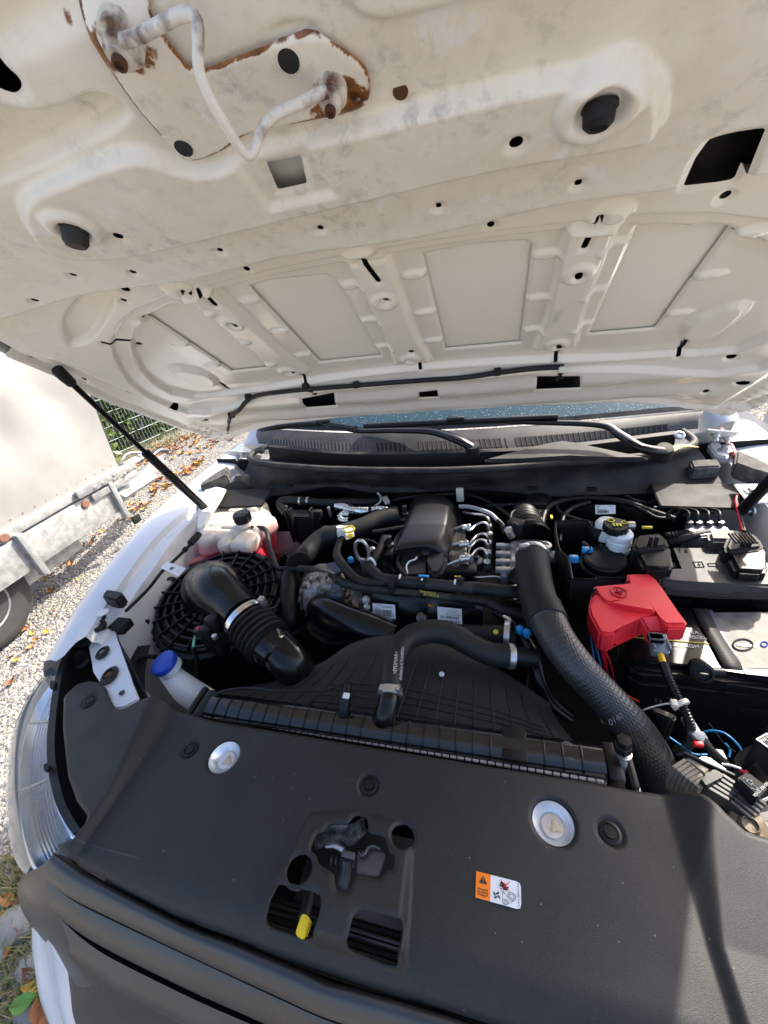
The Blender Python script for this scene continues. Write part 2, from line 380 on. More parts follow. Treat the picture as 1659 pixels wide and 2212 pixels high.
# grass tufts (uncountable)
def grass(name, spots, mat, label, seed):
    r = random.Random(seed); V = []; F = []
    for (u, v, rad, n, h) in spots:
        c = P(u, v, 0)
        for i in range(n):
            a = r.uniform(0, 6.28); d = rad*math.sqrt(r.random()); x, y = c[0]+d*math.cos(a), c[1]+d*math.sin(a)
            hh = h*r.uniform(.4, 1.2); t = r.uniform(0, 6.28); w_ = r.uniform(.0012, .0026); b = r.uniform(.2, .9)*hh
            wx, wy = w_*math.sin(t), -w_*math.cos(t); i0 = len(V)
            for f, q in ((0, 1), (.5, .8), (1, .05)):
                px_, py_ = x+b*f*f*math.cos(t), y+b*f*f*math.sin(t); zz = hh*(f-.25*f*f)
                V += [(px_+wx*q, py_+wy*q, zz), (px_-wx*q, py_-wy*q, zz)]
            F += [(i0, i0+1, i0+3, i0+2), (i0+2, i0+3, i0+5, i0+4)]
    o = mk(name, V, F, mat, attrs={'tone': np.repeat(np.random.default_rng(seed).uniform(0, 1, len(V)//6), 6)}, kind='stuff', ang=180)
    return tag(o, label, 'grass')
def tone_mat(name, c0, c1, rough=.6):
    m, n, b, l = nodes(name); N = n.nodes; at = N.new('ShaderNodeAttribute'); at.attribute_name = 'tone'
    mx = N.new('ShaderNodeMix'); mx.data_type = 'RGBA'; mx.inputs[6].default_value = (*c0, 1); mx.inputs[7].default_value = (*c1, 1)
    l.new(at.outputs['Fac'], mx.inputs[0]); l.new(mx.outputs[2], b.inputs['Base Color']); b.inputs['Roughness'].default_value = rough
    return m
GR = tone_mat('grass', (.09, .14, .03), (.30, .24, .10))
grass('grass', [(30, 1890, .10, 260, .07), (15, 1930, .12, 260, .06), (60, 1915, .05, 90, .05), (40, 2080, .16, 420, .07), (20, 2140, .12, 260, .06), (70, 2150, .06, 80, .05), (5, 2020, .06, 90, .05)], GR, 'thin green and straw grass beside the front bumper', 3)
grass('weeds', [(72, 1205, .10, 220, .05), (140, 1168, .14, 260, .05), (52, 1232, .08, 120, .05), (10, 1350, .12, 160, .05), (40, 1338, .06, 60, .05)], GR, 'low green weeds under the trailer frame', 5)
grass('weeds', [(250, 1003, .3, 350, .12), (290, 985, .35, 350, .12), (330, 965, .4, 350, .12), (375, 948, .4, 300, .12), (420, 938, .5, 200, .12)], GR, 'dry grass strip along the foot of the wire fence', 6)
# ------------------------------------------------------------------ fallen leaves
LEAFM = [pbr('leaf_%d' % i, c, .7, col2=c2, scale=40, var=.3) for i, (c, c2) in enumerate([((.36, .15, .045), (.22, .08, .03)), ((.48, .22, .06), (.30, .12, .04)), ((.28, .11, .05), (.16, .06, .03)), ((.62, .42, .06), (.42, .24, .04))])]
def leaf_mesh(k):
    r = random.Random(50+k); n = 7; V = []; F = []
    cv = r.uniform(.15, .5); tw = r.uniform(-.4, .4)
    for i in range(n):
        t = i/(n-1); wd = .30*math.sin(math.pi*min(1, t*1.02))**.7*(1.1-.55*t)+.004
        zc = cv*(t-.5)**2*1.2
        for s in (-1, 0, 1):
            j = r.uniform(-.03, .03) if s else 0
            V.append(((t-.5), s*(wd+j), zc+abs(s)*(.10+.1*r.random())+s*tw*wd*.5+.03))
    for i in range(n-1):
        for s in range(2): F.append((i*3+s, i*3+s+1, i*3+s+4, i*3+s+3))
    V += [(-.5, .006, .04), (-.5, -.006, .04), (-.72, .0, .10)]; F.append((n*3, n*3+1, n*3+2))
    me = bpy.data.meshes.new('leaf'); me.from_pydata(V, [], F); me.validate()
    me.polygons.foreach_set('use_smooth', [True]*len(me.polygons)); return me
LEAVES = []
for k in range(8):
    me = leaf_mesh(k); me.materials.append(LEAFM[k % 4]); LEAVES.append(me)
def leaf(x, y, s, label, group, k=None, z=.012):
    o = bpy.data.objects.new('fallen_leaf', LEAVES[random.randrange(8) if k is None else k]); COL.objects.link(o)
    o.location = (x, y, z); o.scale = (s, s, s); o.rotation_euler = (random.uniform(-.35, .35), random.uniform(-.35, .35), random.uniform(0, 6.28))
    return tag(o, label, 'leaf', group)
rl = random.Random(8)
def leafband(poly, n, label, group, s0=.055, s1=.105):
    q = np.array([P(u, v, 0) for u, v in poly]); x0, y0 = q[:, 0].min(), q[:, 1].min(); x1, y1 = q[:, 0].max(), q[:, 1].max(); c = 0; t = 0
    while c < n and t < 4000:
        t += 1; x, y = rl.uniform(x0, x1), rl.uniform(y0, y1)
        if polysdf(np.array([x]), np.array([y]), q[:, :2])[0] < 0: leaf(x, y, rl.uniform(s0, s1), label, group); c += 1
leafband([(255, 1000), (330, 965), (430, 935), (520, 930), (500, 955), (380, 1000), (300, 1040), (270, 1035)], 130, 'dry brown chestnut leaf on the gravel between fence and car', 'leaves along the fence')
leafband([(270, 1090), (330, 1040), (480, 960), (430, 1010), (330, 1090), (290, 1130), (265, 1125)], 55, 'orange brown fallen leaf on sunlit gravel behind the trailer drawbar', 'leaves by the drawbar')
leafband([(60, 1225), (240, 1110), (280, 1140), (190, 1210), (100, 1300), (60, 1280)], 20, 'scattered orange leaf on the gravel below the trailer', 'leaves below the trailer', .04, .08)
leafband([(50, 1350), (150, 1290), (230, 1180), (160, 1260), (100, 1400), (20, 1500), (0, 1480)], 15, 'small yellowed leaf on the gravel beside the wing', 'leaves beside the wing', .03, .06)
for i, (u, v, s, lb) in enumerate([(28, 1948, .10, 'curled orange leaf beside the large rock'), (50, 1955, .09, 'brown leaf touching the black bumper corner'), (40, 2040, .11, 'orange leaf in the grass below the large rock'), (18, 2030, .09, 'brown leaf at the picture edge below the large rock'),
        (78, 2110, .10, 'brown leaf close to the white bumper corner'), (85, 2140, .11, 'pinkish brown leaf beside the white bumper corner'), (70, 2165, .10, 'orange brown leaf behind the green leaf'), (95, 2195, .11, 'reddish leaf at the bottom edge under the bumper'), (120, 2208, .10, 'orange leaf at the bottom edge nearest the bumper'), (8, 1990, .07, 'small leaf at the left edge above the grass'),
        (30, 1478, .09, 'orange leaf on the gravel outside the headlight')]):
    c = P(u, v, 0); leaf(c[0], c[1], s*.62, lb, 'single leaves near the bumper', z=.02)
GLEAF = pbr('green_leaf', (.10, .24, .03), .5, col2=(.14, .30, .05), scale=60)
c = P(86, 2172, 0); me = leaf_mesh(3).copy(); me.materials.clear(); me.materials.append(GLEAF)
o = bpy.data.objects.new('green_leaf', me); COL.objects.link(o); o.location = (c[0], c[1], .05); o.scale = (.075, .075, .075); o.rotation_euler = (.1, -.2, .5); tag(o, 'single fresh green leaf by the white bumper corner', 'leaf')
# ================================================================== trailer
T = thing('box_trailer', 'galvanised box trailer with pale panel sides parked left of the car', 'trailer', (-2.9, 1.2, 0))
XT = -2.62
PANEL = pbr('trailer_panel', (.335, .33, .31), .38, var=.06, col2=(.24, .235, .22), scale=3.5, bump=.6, bscale=9, thr=(.3, .7))
pa, pb, pc = PX(0, 1128, XT), PX(257, 1010, XT), PX(197, 862, XT)
def tri_panel():
    y0, y1 = -1.8, pb[1]; V = []; n, m_ = 160, 40
    for i in range(n):
        for j in range(m_):
            t = i/(n-1); q = j/(m_-1); z = pb[2]+(1.75-pb[2])*q; y = y0+(y1+(pc[1]-y1)*(z-pb[2])/(pc[2]-pb[2])*.9-y0)*t
            V.append((XT+.007*math.sin(y*13+1.5*math.sin(z*5))*ss(np.array(q*2.2)).item()+.004*math.sin(y*5+z*9), y, z))
    F = [(i*m_+j, (i+1)*m_+j, (i+1)*m_+j+1, i*m_+j+1) for i in range(n-1) for j in range(m_-1)]
    return mk('side_panel', V, F, PANEL, T, 180)
tri_panel()
yf = pb[1]; zt = pb[2]
mk('front_panel', [(XT, yf, pb[2]), (XT-1.5, yf, pb[2]), (XT-1.5, yf+.16, 1.75), (XT, yf+.16, 1.75)], [(0, 1, 2, 3)], PANEL, T, smooth=False)
mk('roof', [(XT, -1.8, 1.75), (XT, yf+.16, 1.75), (XT-1.5, yf+.16, 1.75), (XT-1.5, -1.8, 1.75)], [(0, 1, 2, 3)], PANEL, T, smooth=False)
zt = pb[2]
box('edge_rail', (XT+.012, (yf-1.8)/2, zt-.015), (.03, yf+1.8, .055), GALV, T, bev=.002)
box('latch_rail', (XT+.045, yf-.16, zt-.012), (.022, .52, .06), GALV, T, bev=.006)
box('latch_rail', (XT+.036, yf-.12, zt-.085), (.022, .42, .05), GALV, T, bev=.006)
box('frame_beam', (XT+.0, (yf-1.95)/2, zt-.17), (.05, yf+1.65, .22), GALV, T, bev=.004)
box('lower_beam', (XT-.09, (yf-2.3)/2, zt-.33), (.06, yf+1.3, .12), GALV, T, bev=.003)
for u, v in ((58, 1178), (250, 1065)):
    b_ = PX(u, v, XT+.05); box('support_bracket', (XT+.03, b_[1], zt-.19), (.05, .038, .30), GALV, T, bev=.003)
for u, v in ((9, 1162), (185, 1089)):
    b_ = PX(u, v, XT+.03); lathe('reflector', [(.0, .01), (.024, .01), (.028, .006), (.028, -.004)], (XT+.026, b_[1], b_[2]), (1, 0, 0), pbr('reflector_rust', (.20, .09, .06), .6), T, seg=20)
for i in range(26):
    y = yf-.05-i*.075; lathe('rivet', [(0, .003), (.003, .0025), (.0045, 0)], (XT+.004, y, zt+.045), (1, 0, 0), GALV, T, seg=8)
for u, v in ((223, 1044), (247, 1036), (205, 1054), (271, 1024), (247, 1027)):
    b_ = PX(u, v, XT+.06); lathe('bolt', [(0, .012), (.009, .011), (.011, .003), (.016, .002), (.016, 0)], (XT+.055, b_[1], b_[2]), (1, 0, 0), STEEL, T, seg=8)
# drawbar
box('drawbar', (XT-.10, yf+.22, zt-.20), (.06, .75, .09), GALV, T, ax=frame_of((.965, .26, 0), (0, 1, 0)), bev=.004)
d0, d1 = PX(262, 1075, XT+.02), PX(333, 1030, XT-.1)
tube('drawbar_tube', [d0, d1], .035, GALV, T, seg=4)
box('winch_frame', (XT-.12, yf+.24, zt-.05), (.05, .30, .05), GALV, T, ax=frame_of((.9, .3, .3), (0, 1, 0)), bev=.005)
tube('winch_lever', [(XT-.15, yf+.05, zt-.12), (XT-.12, yf+.2, zt+.02), (XT-.1, yf+.36, zt-.03)], .010, GALV, T, n=10, seg=8)
tube('coupling', [(XT-.2, yf+.45, zt-.14), (XT-.22, yf+.62, zt-.12), (XT-.23, yf+.72, zt-.16)], [.016, .022, .026], DKST, T, n=12)
box('reflector_tab', (XT-.02, yf-.06, zt-.43), (.02, .07, .06), KM, T, bev=.004)
# wheel
TY = pbr('tyre', (.028, .028, .029), .75, col2=(.06, .058, .055), scale=20, bump=.6, bscale=200)
WH = thing  # alias unused
wc = (XT-.13, .86, .30)
tyre = lathe('wheel', [(.17, -.08), (.23, -.095), (.275, -.088), (.296, -.06), (.30, 0), (.296, .06), (.275, .088), (.23, .095), (.17, .08)], wc, (1, 0, 0), TY, T, seg=64, ang=60, rf=lambda th, r, h: (.004*(np.sign(np.sin(th*32)) if r > .28 else 0*th)))
lathe('rim', [(.172, .07), (.165, .085), (.15, .075), (.14, .03), (.10, .02), (.07, .05), (.03, .055), (0, .055)], wc, (1, 0, 0), GALV, tyre, seg=40)
tube('mudguard', [(wc[0], wc[1]-.34*math.cos(a), wc[2]+.36*math.sin(a)) for a in (.4, .9, 1.57, 2.1, 2.55)], .012, GALV, T, n=20, seg=8)
0 and box('guard_stay', PX(20, 1222, XT+.06), (.012, .22, .03), GALV, T, ax=frame_of((0, .8, -.42), (1, 0, 0))[::1], bev=.002)
# ================================================================== fence and hedge
FX0, FY0 = P(222, 1008, 0)[:2]; FX1, FY1 = P(392, 930, 0)[:2]
fd = np.array([FX1-FX0, FY1-FY0]); fd /= np.linalg.norm(fd)
FEN = thing('wire_fence', 'grey green welded wire mesh fence behind the trailer', 'fence', (FX0, FY0, 0))
FM = pbr('fence_wire', (.30, .36, .32), .45, .3, var=.1)
wire_bm = None
def wire(a, b, r, name='wire', mat=FM, par=FEN):
    V, F = tube_vf([a, b], r, 5, 2); return mk(name, V, F, mat, par, 60)
f0 = np.array([FX0, FY0, 0.]); fdv = np.array([*fd, 0])
for i in range(-16, 62):
    q = f0+fdv*i*.05; wire(q+np.array([0, 0, .04]), q+np.array([0, 0, 1.5]), .0032, 'upright_wire')
fn = np.array([-fd[1], fd[0], 0])
for k in range(9):
    for s in (-.006, .006):
        a = f0+fdv*-.8+fn*s+np.array([0, 0, .08+k*.17]); wire(a, a+fdv*3.9, .0042, 'cross_wire')
for t in (-.6, 1.95):
    q = f0+fdv*t+fn*.03; box('post', q+np.array([0, 0, .8]), (.05, .05, 1.6), FM, FEN, ax=[fdv, fn, (0, 0, 1)], bev=.004)
# hedge
def leafcloud(name, cen, rad, n, size, seed, mat, parent, ends=None):
    r = np.random.default_rng(seed); V = []; F = []
    u = r.normal(size=(n, 3)); u /= np.linalg.norm(u, axis=1)[:, None]
    lump = 1+.22*np.sin(u[:, 0]*7+seed)*np.sin(u[:, 2]*6+seed*2)+.15*np.sin(u[:, 1]*11)
    p = np.asarray(cen)+u*np.asarray(rad)*(lump*r.uniform(.35, 1, n)**.4)[:, None]
    p[:, 2] = np.maximum(p[:, 2], .03)
    a = r.normal(size=(n, 3)); a /= np.linalg.norm(a, axis=1)[:, None]; b = np.cross(a, r.normal(size=(n, 3))); b /= np.linalg.norm(b, axis=1)[:, None]
    s = size*r.uniform(.5, 1.3, n)[:, None]
    V = np.stack([p-a*s, p+b*s*.45, p+a*s, p-b*s*.45], 1).reshape(-1, 3)
    F = np.arange(n*4).reshape(-1, 4)
    return mk(name, V, F, mat, parent, smooth=False, attrs={'tone': np.repeat(r.uniform(0, 1, n), 4)})
HG = tone_mat('hedge_leaf', (.025, .06, .012), (.11, .17, .035), .5)
BARK = pbr('bark', (.10, .075, .05), .85)
hb = f0+fn*(.45 if (fn @ np.array([-1, 0, 0])) > 0 else -.45)
for i, (t, lb) in enumerate(((-.6, 'dark green bush behind the fence nearest the trailer'), (.35, 'leafy green bush behind the middle of the wire fence'), (1.25, 'green bush behind the wire fence toward the car'), (2.2, 'farthest green bush behind the fence end'), (3.3, 'green bush beyond the fence hidden above the gravel'))):
    c = hb+fdv*t; Hh = thing('hedge_bush', lb, 'bush', (c[0], c[1], 0), 'bushes behind the fence')
    leafcloud('foliage', (c[0], c[1], .85), (.5, .75, .95), 5200, .045, 20+i, HG, Hh)
    for k in range(4):
        tube('stem', [(c[0]+.08*k-.12, c[1], 0), (c[0]+.1*k-.15, c[1]+.05*k, .5), (c[0]+.18*k-.25, c[1]+.1*k-.1, 1.1)], [.018, .013, .006], BARK, Hh, seg=6, n=8)
IVY = tone_mat('ivy_leaf', (.12, .20, .03), (.22, .30, .06), .5)
iv = thing('ivy_plant', 'light green broad leaved climber on the fence beside the trailer corner', 'plant', (FX0, FY0, 0))
leafcloud('leaves', f0+fdv*.12-fn*.03+np.array([0, 0, .35]), (.12, .22, .38), 110, .055, 77, IVY, iv)
tube('stem', [f0+fdv*.1, f0+fdv*.15+np.array([0, 0, .4]), f0+fdv*.05+np.array([0, 0, .75])], .006, BARK, iv, seg=6, n=8)
# concrete post and far white vehicle side on the right
CON = pbr('concrete', (.50, .52, .47), .8, col2=(.36, .37, .34), scale=9, bump=.6, bscale=60)
c = P(*z12(1385, 1335), 0)
RP = thing('barrier_post', 'pale square barrier post standing on gravel right of the car', 'post', c)
bm = bmesh.new(); add_box(bm, (c[0]+.09, c[1]+.05, .45), (.16, .14, .9), bev=.008); bmk('post', bm, CON, RP)
bm = bmesh.new(); add_box(bm, (c[0]+.9, c[1]+.0, .55), (1.4, .05, .28), bev=.01); bmk('rail', bm, GALV, RP)
# ================================================================== bonnet (open, hinged at the rear)
YH, ZH, AL = 1.0428, 1.1511, 0.63761
EL = np.array([0, -math.cos(AL), math.sin(AL)]); EN = np.array([0, -math.sin(AL), -math.cos(AL)]); HO = np.array([0, YH, ZH])
def hdroop(x, L):
    return .030*ss((L-.84)/.24)+.055*np.clip((np.abs(x)-.42)/.31, 0, 1.5)**1.6
FIELD = np.array([(0, .80), (.12, .799), (.21, .793), (.28, .785), (.36, .764), (.43, .73), (.49, .68), (.545, .60), (.565, .52), (.54, .46), (.46, .44), (.2, .47), (0, .48)])
FIELD = cr(np.vstack([FIELD, FIELD[-2:0:-1]*np.array([-1, 1])]), 48, True)
FIELD2 = np.array([(0, .823), (.12, .82), (.21, .814), (.30, .805), (.38, .785), (.46, .745), (.52, .69), (.58, .60), (.60, .52), (.59, .43), (.5, .40), (.2, .44), (0, .45)])
FIELD2 = cr(np.vstack([FIELD2, FIELD2[-2:0:-1]*np.array([-1, 1])]), 48, True)
def hbase(x, L):
    x = np.asarray(x, float); L = np.asarray(L, float)
    o = hdroop(x, L)+.022-.010*ss(-polysdf(x, L, FIELD2)/.009)-.012*ss(-polysdf(x, L, FIELD)/.009)
    wob = .004*np.sin(x*23)
    o = o+.024*ss((L+wob-.845)/.017)
    return o
_gx, _gl = np.meshgrid(np.linspace(-1, 1, 401), np.linspace(-.3, 1.4, 341), indexing='ij'); _HB = hbase(_gx, _gl)
def hb1(x, L):
    a = min(max((x+1)/.005, 0), 399.999); b = min(max((L+.3)/.005, 0), 339.999); i, j = int(a), int(b); a -= i; b -= j
    return float(_HB[i, j]*(1-a)*(1-b)+_HB[i+1, j]*a*(1-b)+_HB[i, j+1]*(1-a)*b+_HB[i+1, j+1]*a*b)
def H3(x, L, off):
    x = np.asarray(x, float); L = np.asarray(L, float); off = np.asarray(off, float)
    return HO+np.stack([x, 0*x, 0*x], -1)+L[..., None]*EL+off[..., None]*EN
def Hs(u, v, extra=0., zf=None):
    if zf: u, v = zf(u, v)
    d = ray(u, v); off = 0.
    for _ in range(14):
        O = HO+EN*off; q = CAM+d*(((O-CAM)@EN)/(d@EN)); x = q[0]; L = (q-O)@EL; off = off*.4+.6*(hb1(x, L)+extra)
    return np.array([x, L])
def Hl(lst, zf=None, extra=0.): return np.array([Hs(u, v, extra, zf) for u, v in lst])
def mir(p): q = np.array(p).copy(); q[:, 0] *= -1; return q
eL = Hl([(490, 952), (420, 945), (330, 915), (225, 880), (115, 828), (0, 765)])
rear = [tuple(t) for t in Hl([(530, 932), (640, 914), (800, 899)])]+[(0, float(Hs(930, 891)[1]))]
front = [(eL[-1][0]+.015, eL[-1][1]+.08), (eL[-1][0]+.06, .98), (-.50, 1.06), (-.30, 1.10), (0, 1.115)]
half = [tuple(p) for p in rear[::-1]]+[(eL[0][0], eL[0][1])]+[tuple(p) for p in eL[1:]]+front
HOUT = np.array(half+[(-x, L) for x, L in half[-2:0:-1]]); HOUT = cr(HOUT, 84, True)
PLAT = chaikin(Hl([(22, 405), (150, 345), (285, 293), (420, 350), (540, 300), (830, 225), (1120, 150), (1380, 100), (1452, 150), (1440, 290), (1280, 322), (1100, 350), (800, 420), (540, 485), (250, 555), (120, 545), (55, 500)]), 2)
SUNK = chaikin(Hl([(60, 240), (130, 220), (200, 190), (265, 215), (300, 262), (150, 345), (25, 395), (-80, 430), (-80, 200)]), 2)
TOPR = chaikin(Hl([(790, 60), (1000, 10), (1300, -60), (1300, -160), (700, -160), (690, -60)]), 2)
LOOPT = chaikin(Hl([(560, 70), (600, 40), (670, 35), (720, 60), (690, 75), (640, 70), (600, 88)]), 1)
LPAN = chaikin([(-.50, .80), (-.385, .845), (-.345, .82), (-.50, .735), (-.56, .74)], 2)
POCK = chaikin([(-.505, .585), (-.475, .60), (-.43, .55), (-.435, .50), (-.465, .475), (-.50, .50)], 1)
PADL, PADR = Hs(160, 487, .01), Hs(1297, 225, .01)
PLX = [(-.385, -.292), (-.182, -.056), (.066, .194), (.302, .398)]
PANS = []
for (a, b) in PLX: PANS.append(np.array([(a, .532), (b, .532), (b, .755), (b-.012, .765), (a+.035, .772), (a, .768)]) if a < 0 else np.array([(a, .532), (b, .528), (b, .758), (b-.01, .766), (a+.06, .774), (a, .772)]))
PANS[0][2:, 1] -= .012; PANS[3][2:, 1] -= .012
def bsdf(x, y, q, mg=.04):
    o = np.full(x.shape, 1.); m_ = (x > q[:, 0].min()-mg) & (x < q[:, 0].max()+mg) & (y > q[:, 1].min()-mg) & (y < q[:, 1].max()+mg)
    if m_.any(): o[m_] = polysdf(x[m_], y[m_], q)
    return o
def seg_d(x, y, a, b): 
    ex, ey = b[0]-a[0], b[1]-a[1]; t = np.clip(((x-a[0])*ex+(y-a[1])*ey)/(ex*ex+ey*ey), 0, 1); return np.hypot(x-a[0]-t*ex, y-a[1]-t*ey)
def hoff(x, L):
    o = hbase(x, L)
    ax = np.abs(x)
    for rx in (0, .252):
        dx = np.abs(ax-rx); wd = .020+.012*ss((.62-L)/.15)
        o = o+.013*(1-ss((dx-wd)/.010))*ss((.805-L)/.02)*ss((L-.49)/.03)
        for rl_ in (.712, .532):
            d = np.hypot(ax-rx, (L-rl_)); o = o+.004*(1-ss((d-.014)/.008))-.003*(1-ss((d-.004)/.006))
    for (a, b) in PLX:
        for e, sg in ((a, -1), (b, 1)):
            for bl in (.742, .655, .57):
                d = np.sqrt(((x-e-sg*.017)/2.3)**2+(L-bl)**2); o = o+.005*(1-ss((d-.004)/.006))
    # rear beam with running beads
    rb = ss((.475-L)/.03); Lw = L+.010*np.sin(ax*8)+.006*np.sin(ax*19); ed = ss((.60-ax)/.06)
    o = o+rb*(.002+ed*.0042*np.cos((Lw-.215)*2*np.pi/.088))
    o = o-.006*ss((.235-L)/.05)*ed
    # bosses beside the upper slots
    for bx in (0, .26, -.26):
        d = np.hypot(x-bx, (L-.815)*1.6); o = o+.008*(1-ss((d-.012)/.014))
    o = o-.012*ss(-bsdf(x, L, LPAN)/.009)
    pk = bsdf(-ax, L, POCK); o = o+.009*ss(-pk/.014)
    # side flange with bead
    o = o-.012*ss((ax-.60)/.02)*ss((.78-L)/.1)*ss((L-.2)/.06)
    for k in range(7):
        lx = .22+.021*k; o = o+.004*(1-ss((np.abs(L-lx)-.004)/.004))*(1-ss((np.abs(ax-.655)-.018)/.006))
    d = polysdf(x, L, HOUT[::2]); o = o-.012*ss((d+.035)/.02)+.010*ss((d+.012)/.008)
    # front beam relief
    f = ss((L-.86)/.02)
    o = o+.012*ss(-bsdf(x, L, PLAT)/.009)-.013*ss(-bsdf(x, L, SUNK)/.010)+.010*ss(-bsdf(x, L, TOPR)/.010)-.006*ss(-bsdf(x, L, LOOPT)/.008)
    for c, r0 in ((PADL, .019), (PADR, .022)):
        dd = np.hypot(x-c[0], L-c[1]); o = o+.006*(1-ss((dd-r0)/.007))-.006*(1-ss((dd-r0+.010)/.006))
    o = o-.003*(1-ss(hsdf_holes(x, L)/.0055))
    sq = Hs(617, 378, .006); dd = np.maximum(np.abs(x-sq[0])-.026, np.abs(L-sq[1])-.022); o = o-.006*(1-ss((dd-.0)/.008))
    return o
holes = []      # (polygon or (centre, radius)) in bonnet coordinates
def chole(u, v, r): holes.append((Hs(u, v), r))
for u, v, r in [(257, 490, .0045), (475, 545, .0032), (692, 497, .0032), (947, 449, .0032), (1250, 400, .0034), (533, 585, .004), (1060, 490, .004), (1567, 427, .0045), (287, 592, .0036), (270, 628, .006), (267, 652, .004), (75, 652, .004), (158, 598, .0036),
                (1115, 281, .0048), (375, 884, .010), (285, 856, .009), (545, 858, .004), (445, 908, .006), (1250, 870, .013), (635, 929, .013), (1580, 775, .007), (1605, 828, .010), (1525, 843, .005), (300, 745, .005), (75, 790, .009), (175, 835, .008), (8, 762, .01)]: chole(u, v, r)
for u, v in [(508, 685), (633, 790), (834, 628), (889, 747), (1250, 576), (1208, 733)]: chole(u, v, .0048)
chole(22, 178, .0); holes.pop()
hp = [np.array(p) for p in PANS]
hp.append(chaikin(Hl([(-40, 110), (0, 145), (38, 172), (48, 192), (40, 207), (22, 210), (-40, 180)]), 2))
hp.append(Hl([(575, 357), (650, 345), (663, 402), (600, 416)], extra=.006))
hp.append(chaikin(Hl([(1452, 410), (1520, 312), (1575, 295), (1655, 283), (1652, 292), (1592, 385), (1575, 397)]), 1))
for q in ([(652, 862), (722, 852), (726, 879), (662, 884)], [(1160, 817), (1253, 814), (1253, 842), (1158, 845)], [(905, 845), (945, 842), (947, 860), (907, 862)]): hp.append(Hl(q))
slots = []
for a, b in [((772, 541), (777, 549)), ((783, 551), (818, 590)), ((396, 622), (410, 627)), ((430, 625), (466, 644)), ((1296, 459), (1286, 472)), ((1278, 480), (1262, 514)), ((905, 781), (908, 799)), ((1204, 756), (1200, 779)), ((652, 809), (662, 831)), ((475, 829), (494, 849)), ((1483, 737), (1464, 766)), ((222, 743), (246, 741)), ((246, 741), (282, 737))]:
    slots.append((Hs(*a), Hs(*b), .0035))
def hsdf_holes(x, L):
    s = np.full(x.shape, 1e9)
    for c, r in holes: s = np.minimum(s, np.hypot(x-c[0], L-c[1])-r)
    for a, b, r in slots: s = np.minimum(s, seg_d(x, L, a, b)-r)
    for q in hp:
        m_ = (x > q[:, 0].min()-.06) & (x < q[:, 0].max()+.06) & (L > q[:, 1].min()-.06) & (L < q[:, 1].max()+.06)
        if m_.any(): t = s[m_]; s[m_] = np.minimum(t, polysdf(x[m_], L[m_], q))
    return s
def hsdf(x, L): return np.maximum(polysdf(x, L, HOUT), -hsdf_holes(x, L))
PLATE = cr(Hl(extra=.003, lst=[(165, -60), (162, 0), (190, 70), (290, 220), (375, 318), (400, 340), (435, 340), (485, 318), (540, 283), (640, 262), (735, 243), (785, 225), (799, 195), (795, 150), (770, 118), (720, 85), (680, 66), (640, 70), (540, 105), (447, 140), (410, 140), (385, 110), (350, 62), (318, 0), (318, -60)]), 140, True)
BOLT1, BOLT2 = Hs(268, 95, .003), Hs(725, 210, .003)
def nz2(x, y, s, k=0):
    return (np.sin(x*s*1.3+k)*np.sin(y*s*1.7+k*2)+.6*np.sin(x*s*3.1+y*s*2.3+k)*np.sin(y*s*4.3-x*s*1.1)+.4*np.sin(x*s*7.7-y*s*5+k)*np.sin(y*s*8.3+k))/2
def a_dirt(x, L): return np.clip(ss((L-.80)/.12)+.45*ss((np.abs(x)-.45)/.2)*ss((L-.55)/.2)+.25*ss((-x-.3)/.3)*ss((L-.7)/.1), 0, 1)
def a_rust(x, L, edge=True):
    d = np.abs(bsdf(x, L, PLATE))+(0 if edge else 1.); r = 1.0*(1-ss((d-.0006)/.0022))*(.58+.75*nz2(x, L, 60, 1))+.35*(1-ss((d-.001)/.010))*np.clip(.2+nz2(x, L, 45, 2), 0, 1)
    for c, s in ((BOLT1, .8), (BOLT2, 1.3)): r = np.maximum(r, s*(1-ss((np.hypot(x-c[0], (L-c[1])*1.5)-.008)/.022))*(.75+.6*nz2(x, L, 90, 3)))
    sp = Hs(140, 95, .012); r = np.maximum(r, .62*(1-ss((np.hypot(x-sp[0], (L-sp[1])*1.3)-.0)/.007)))
    return np.clip(r, 0, 1)
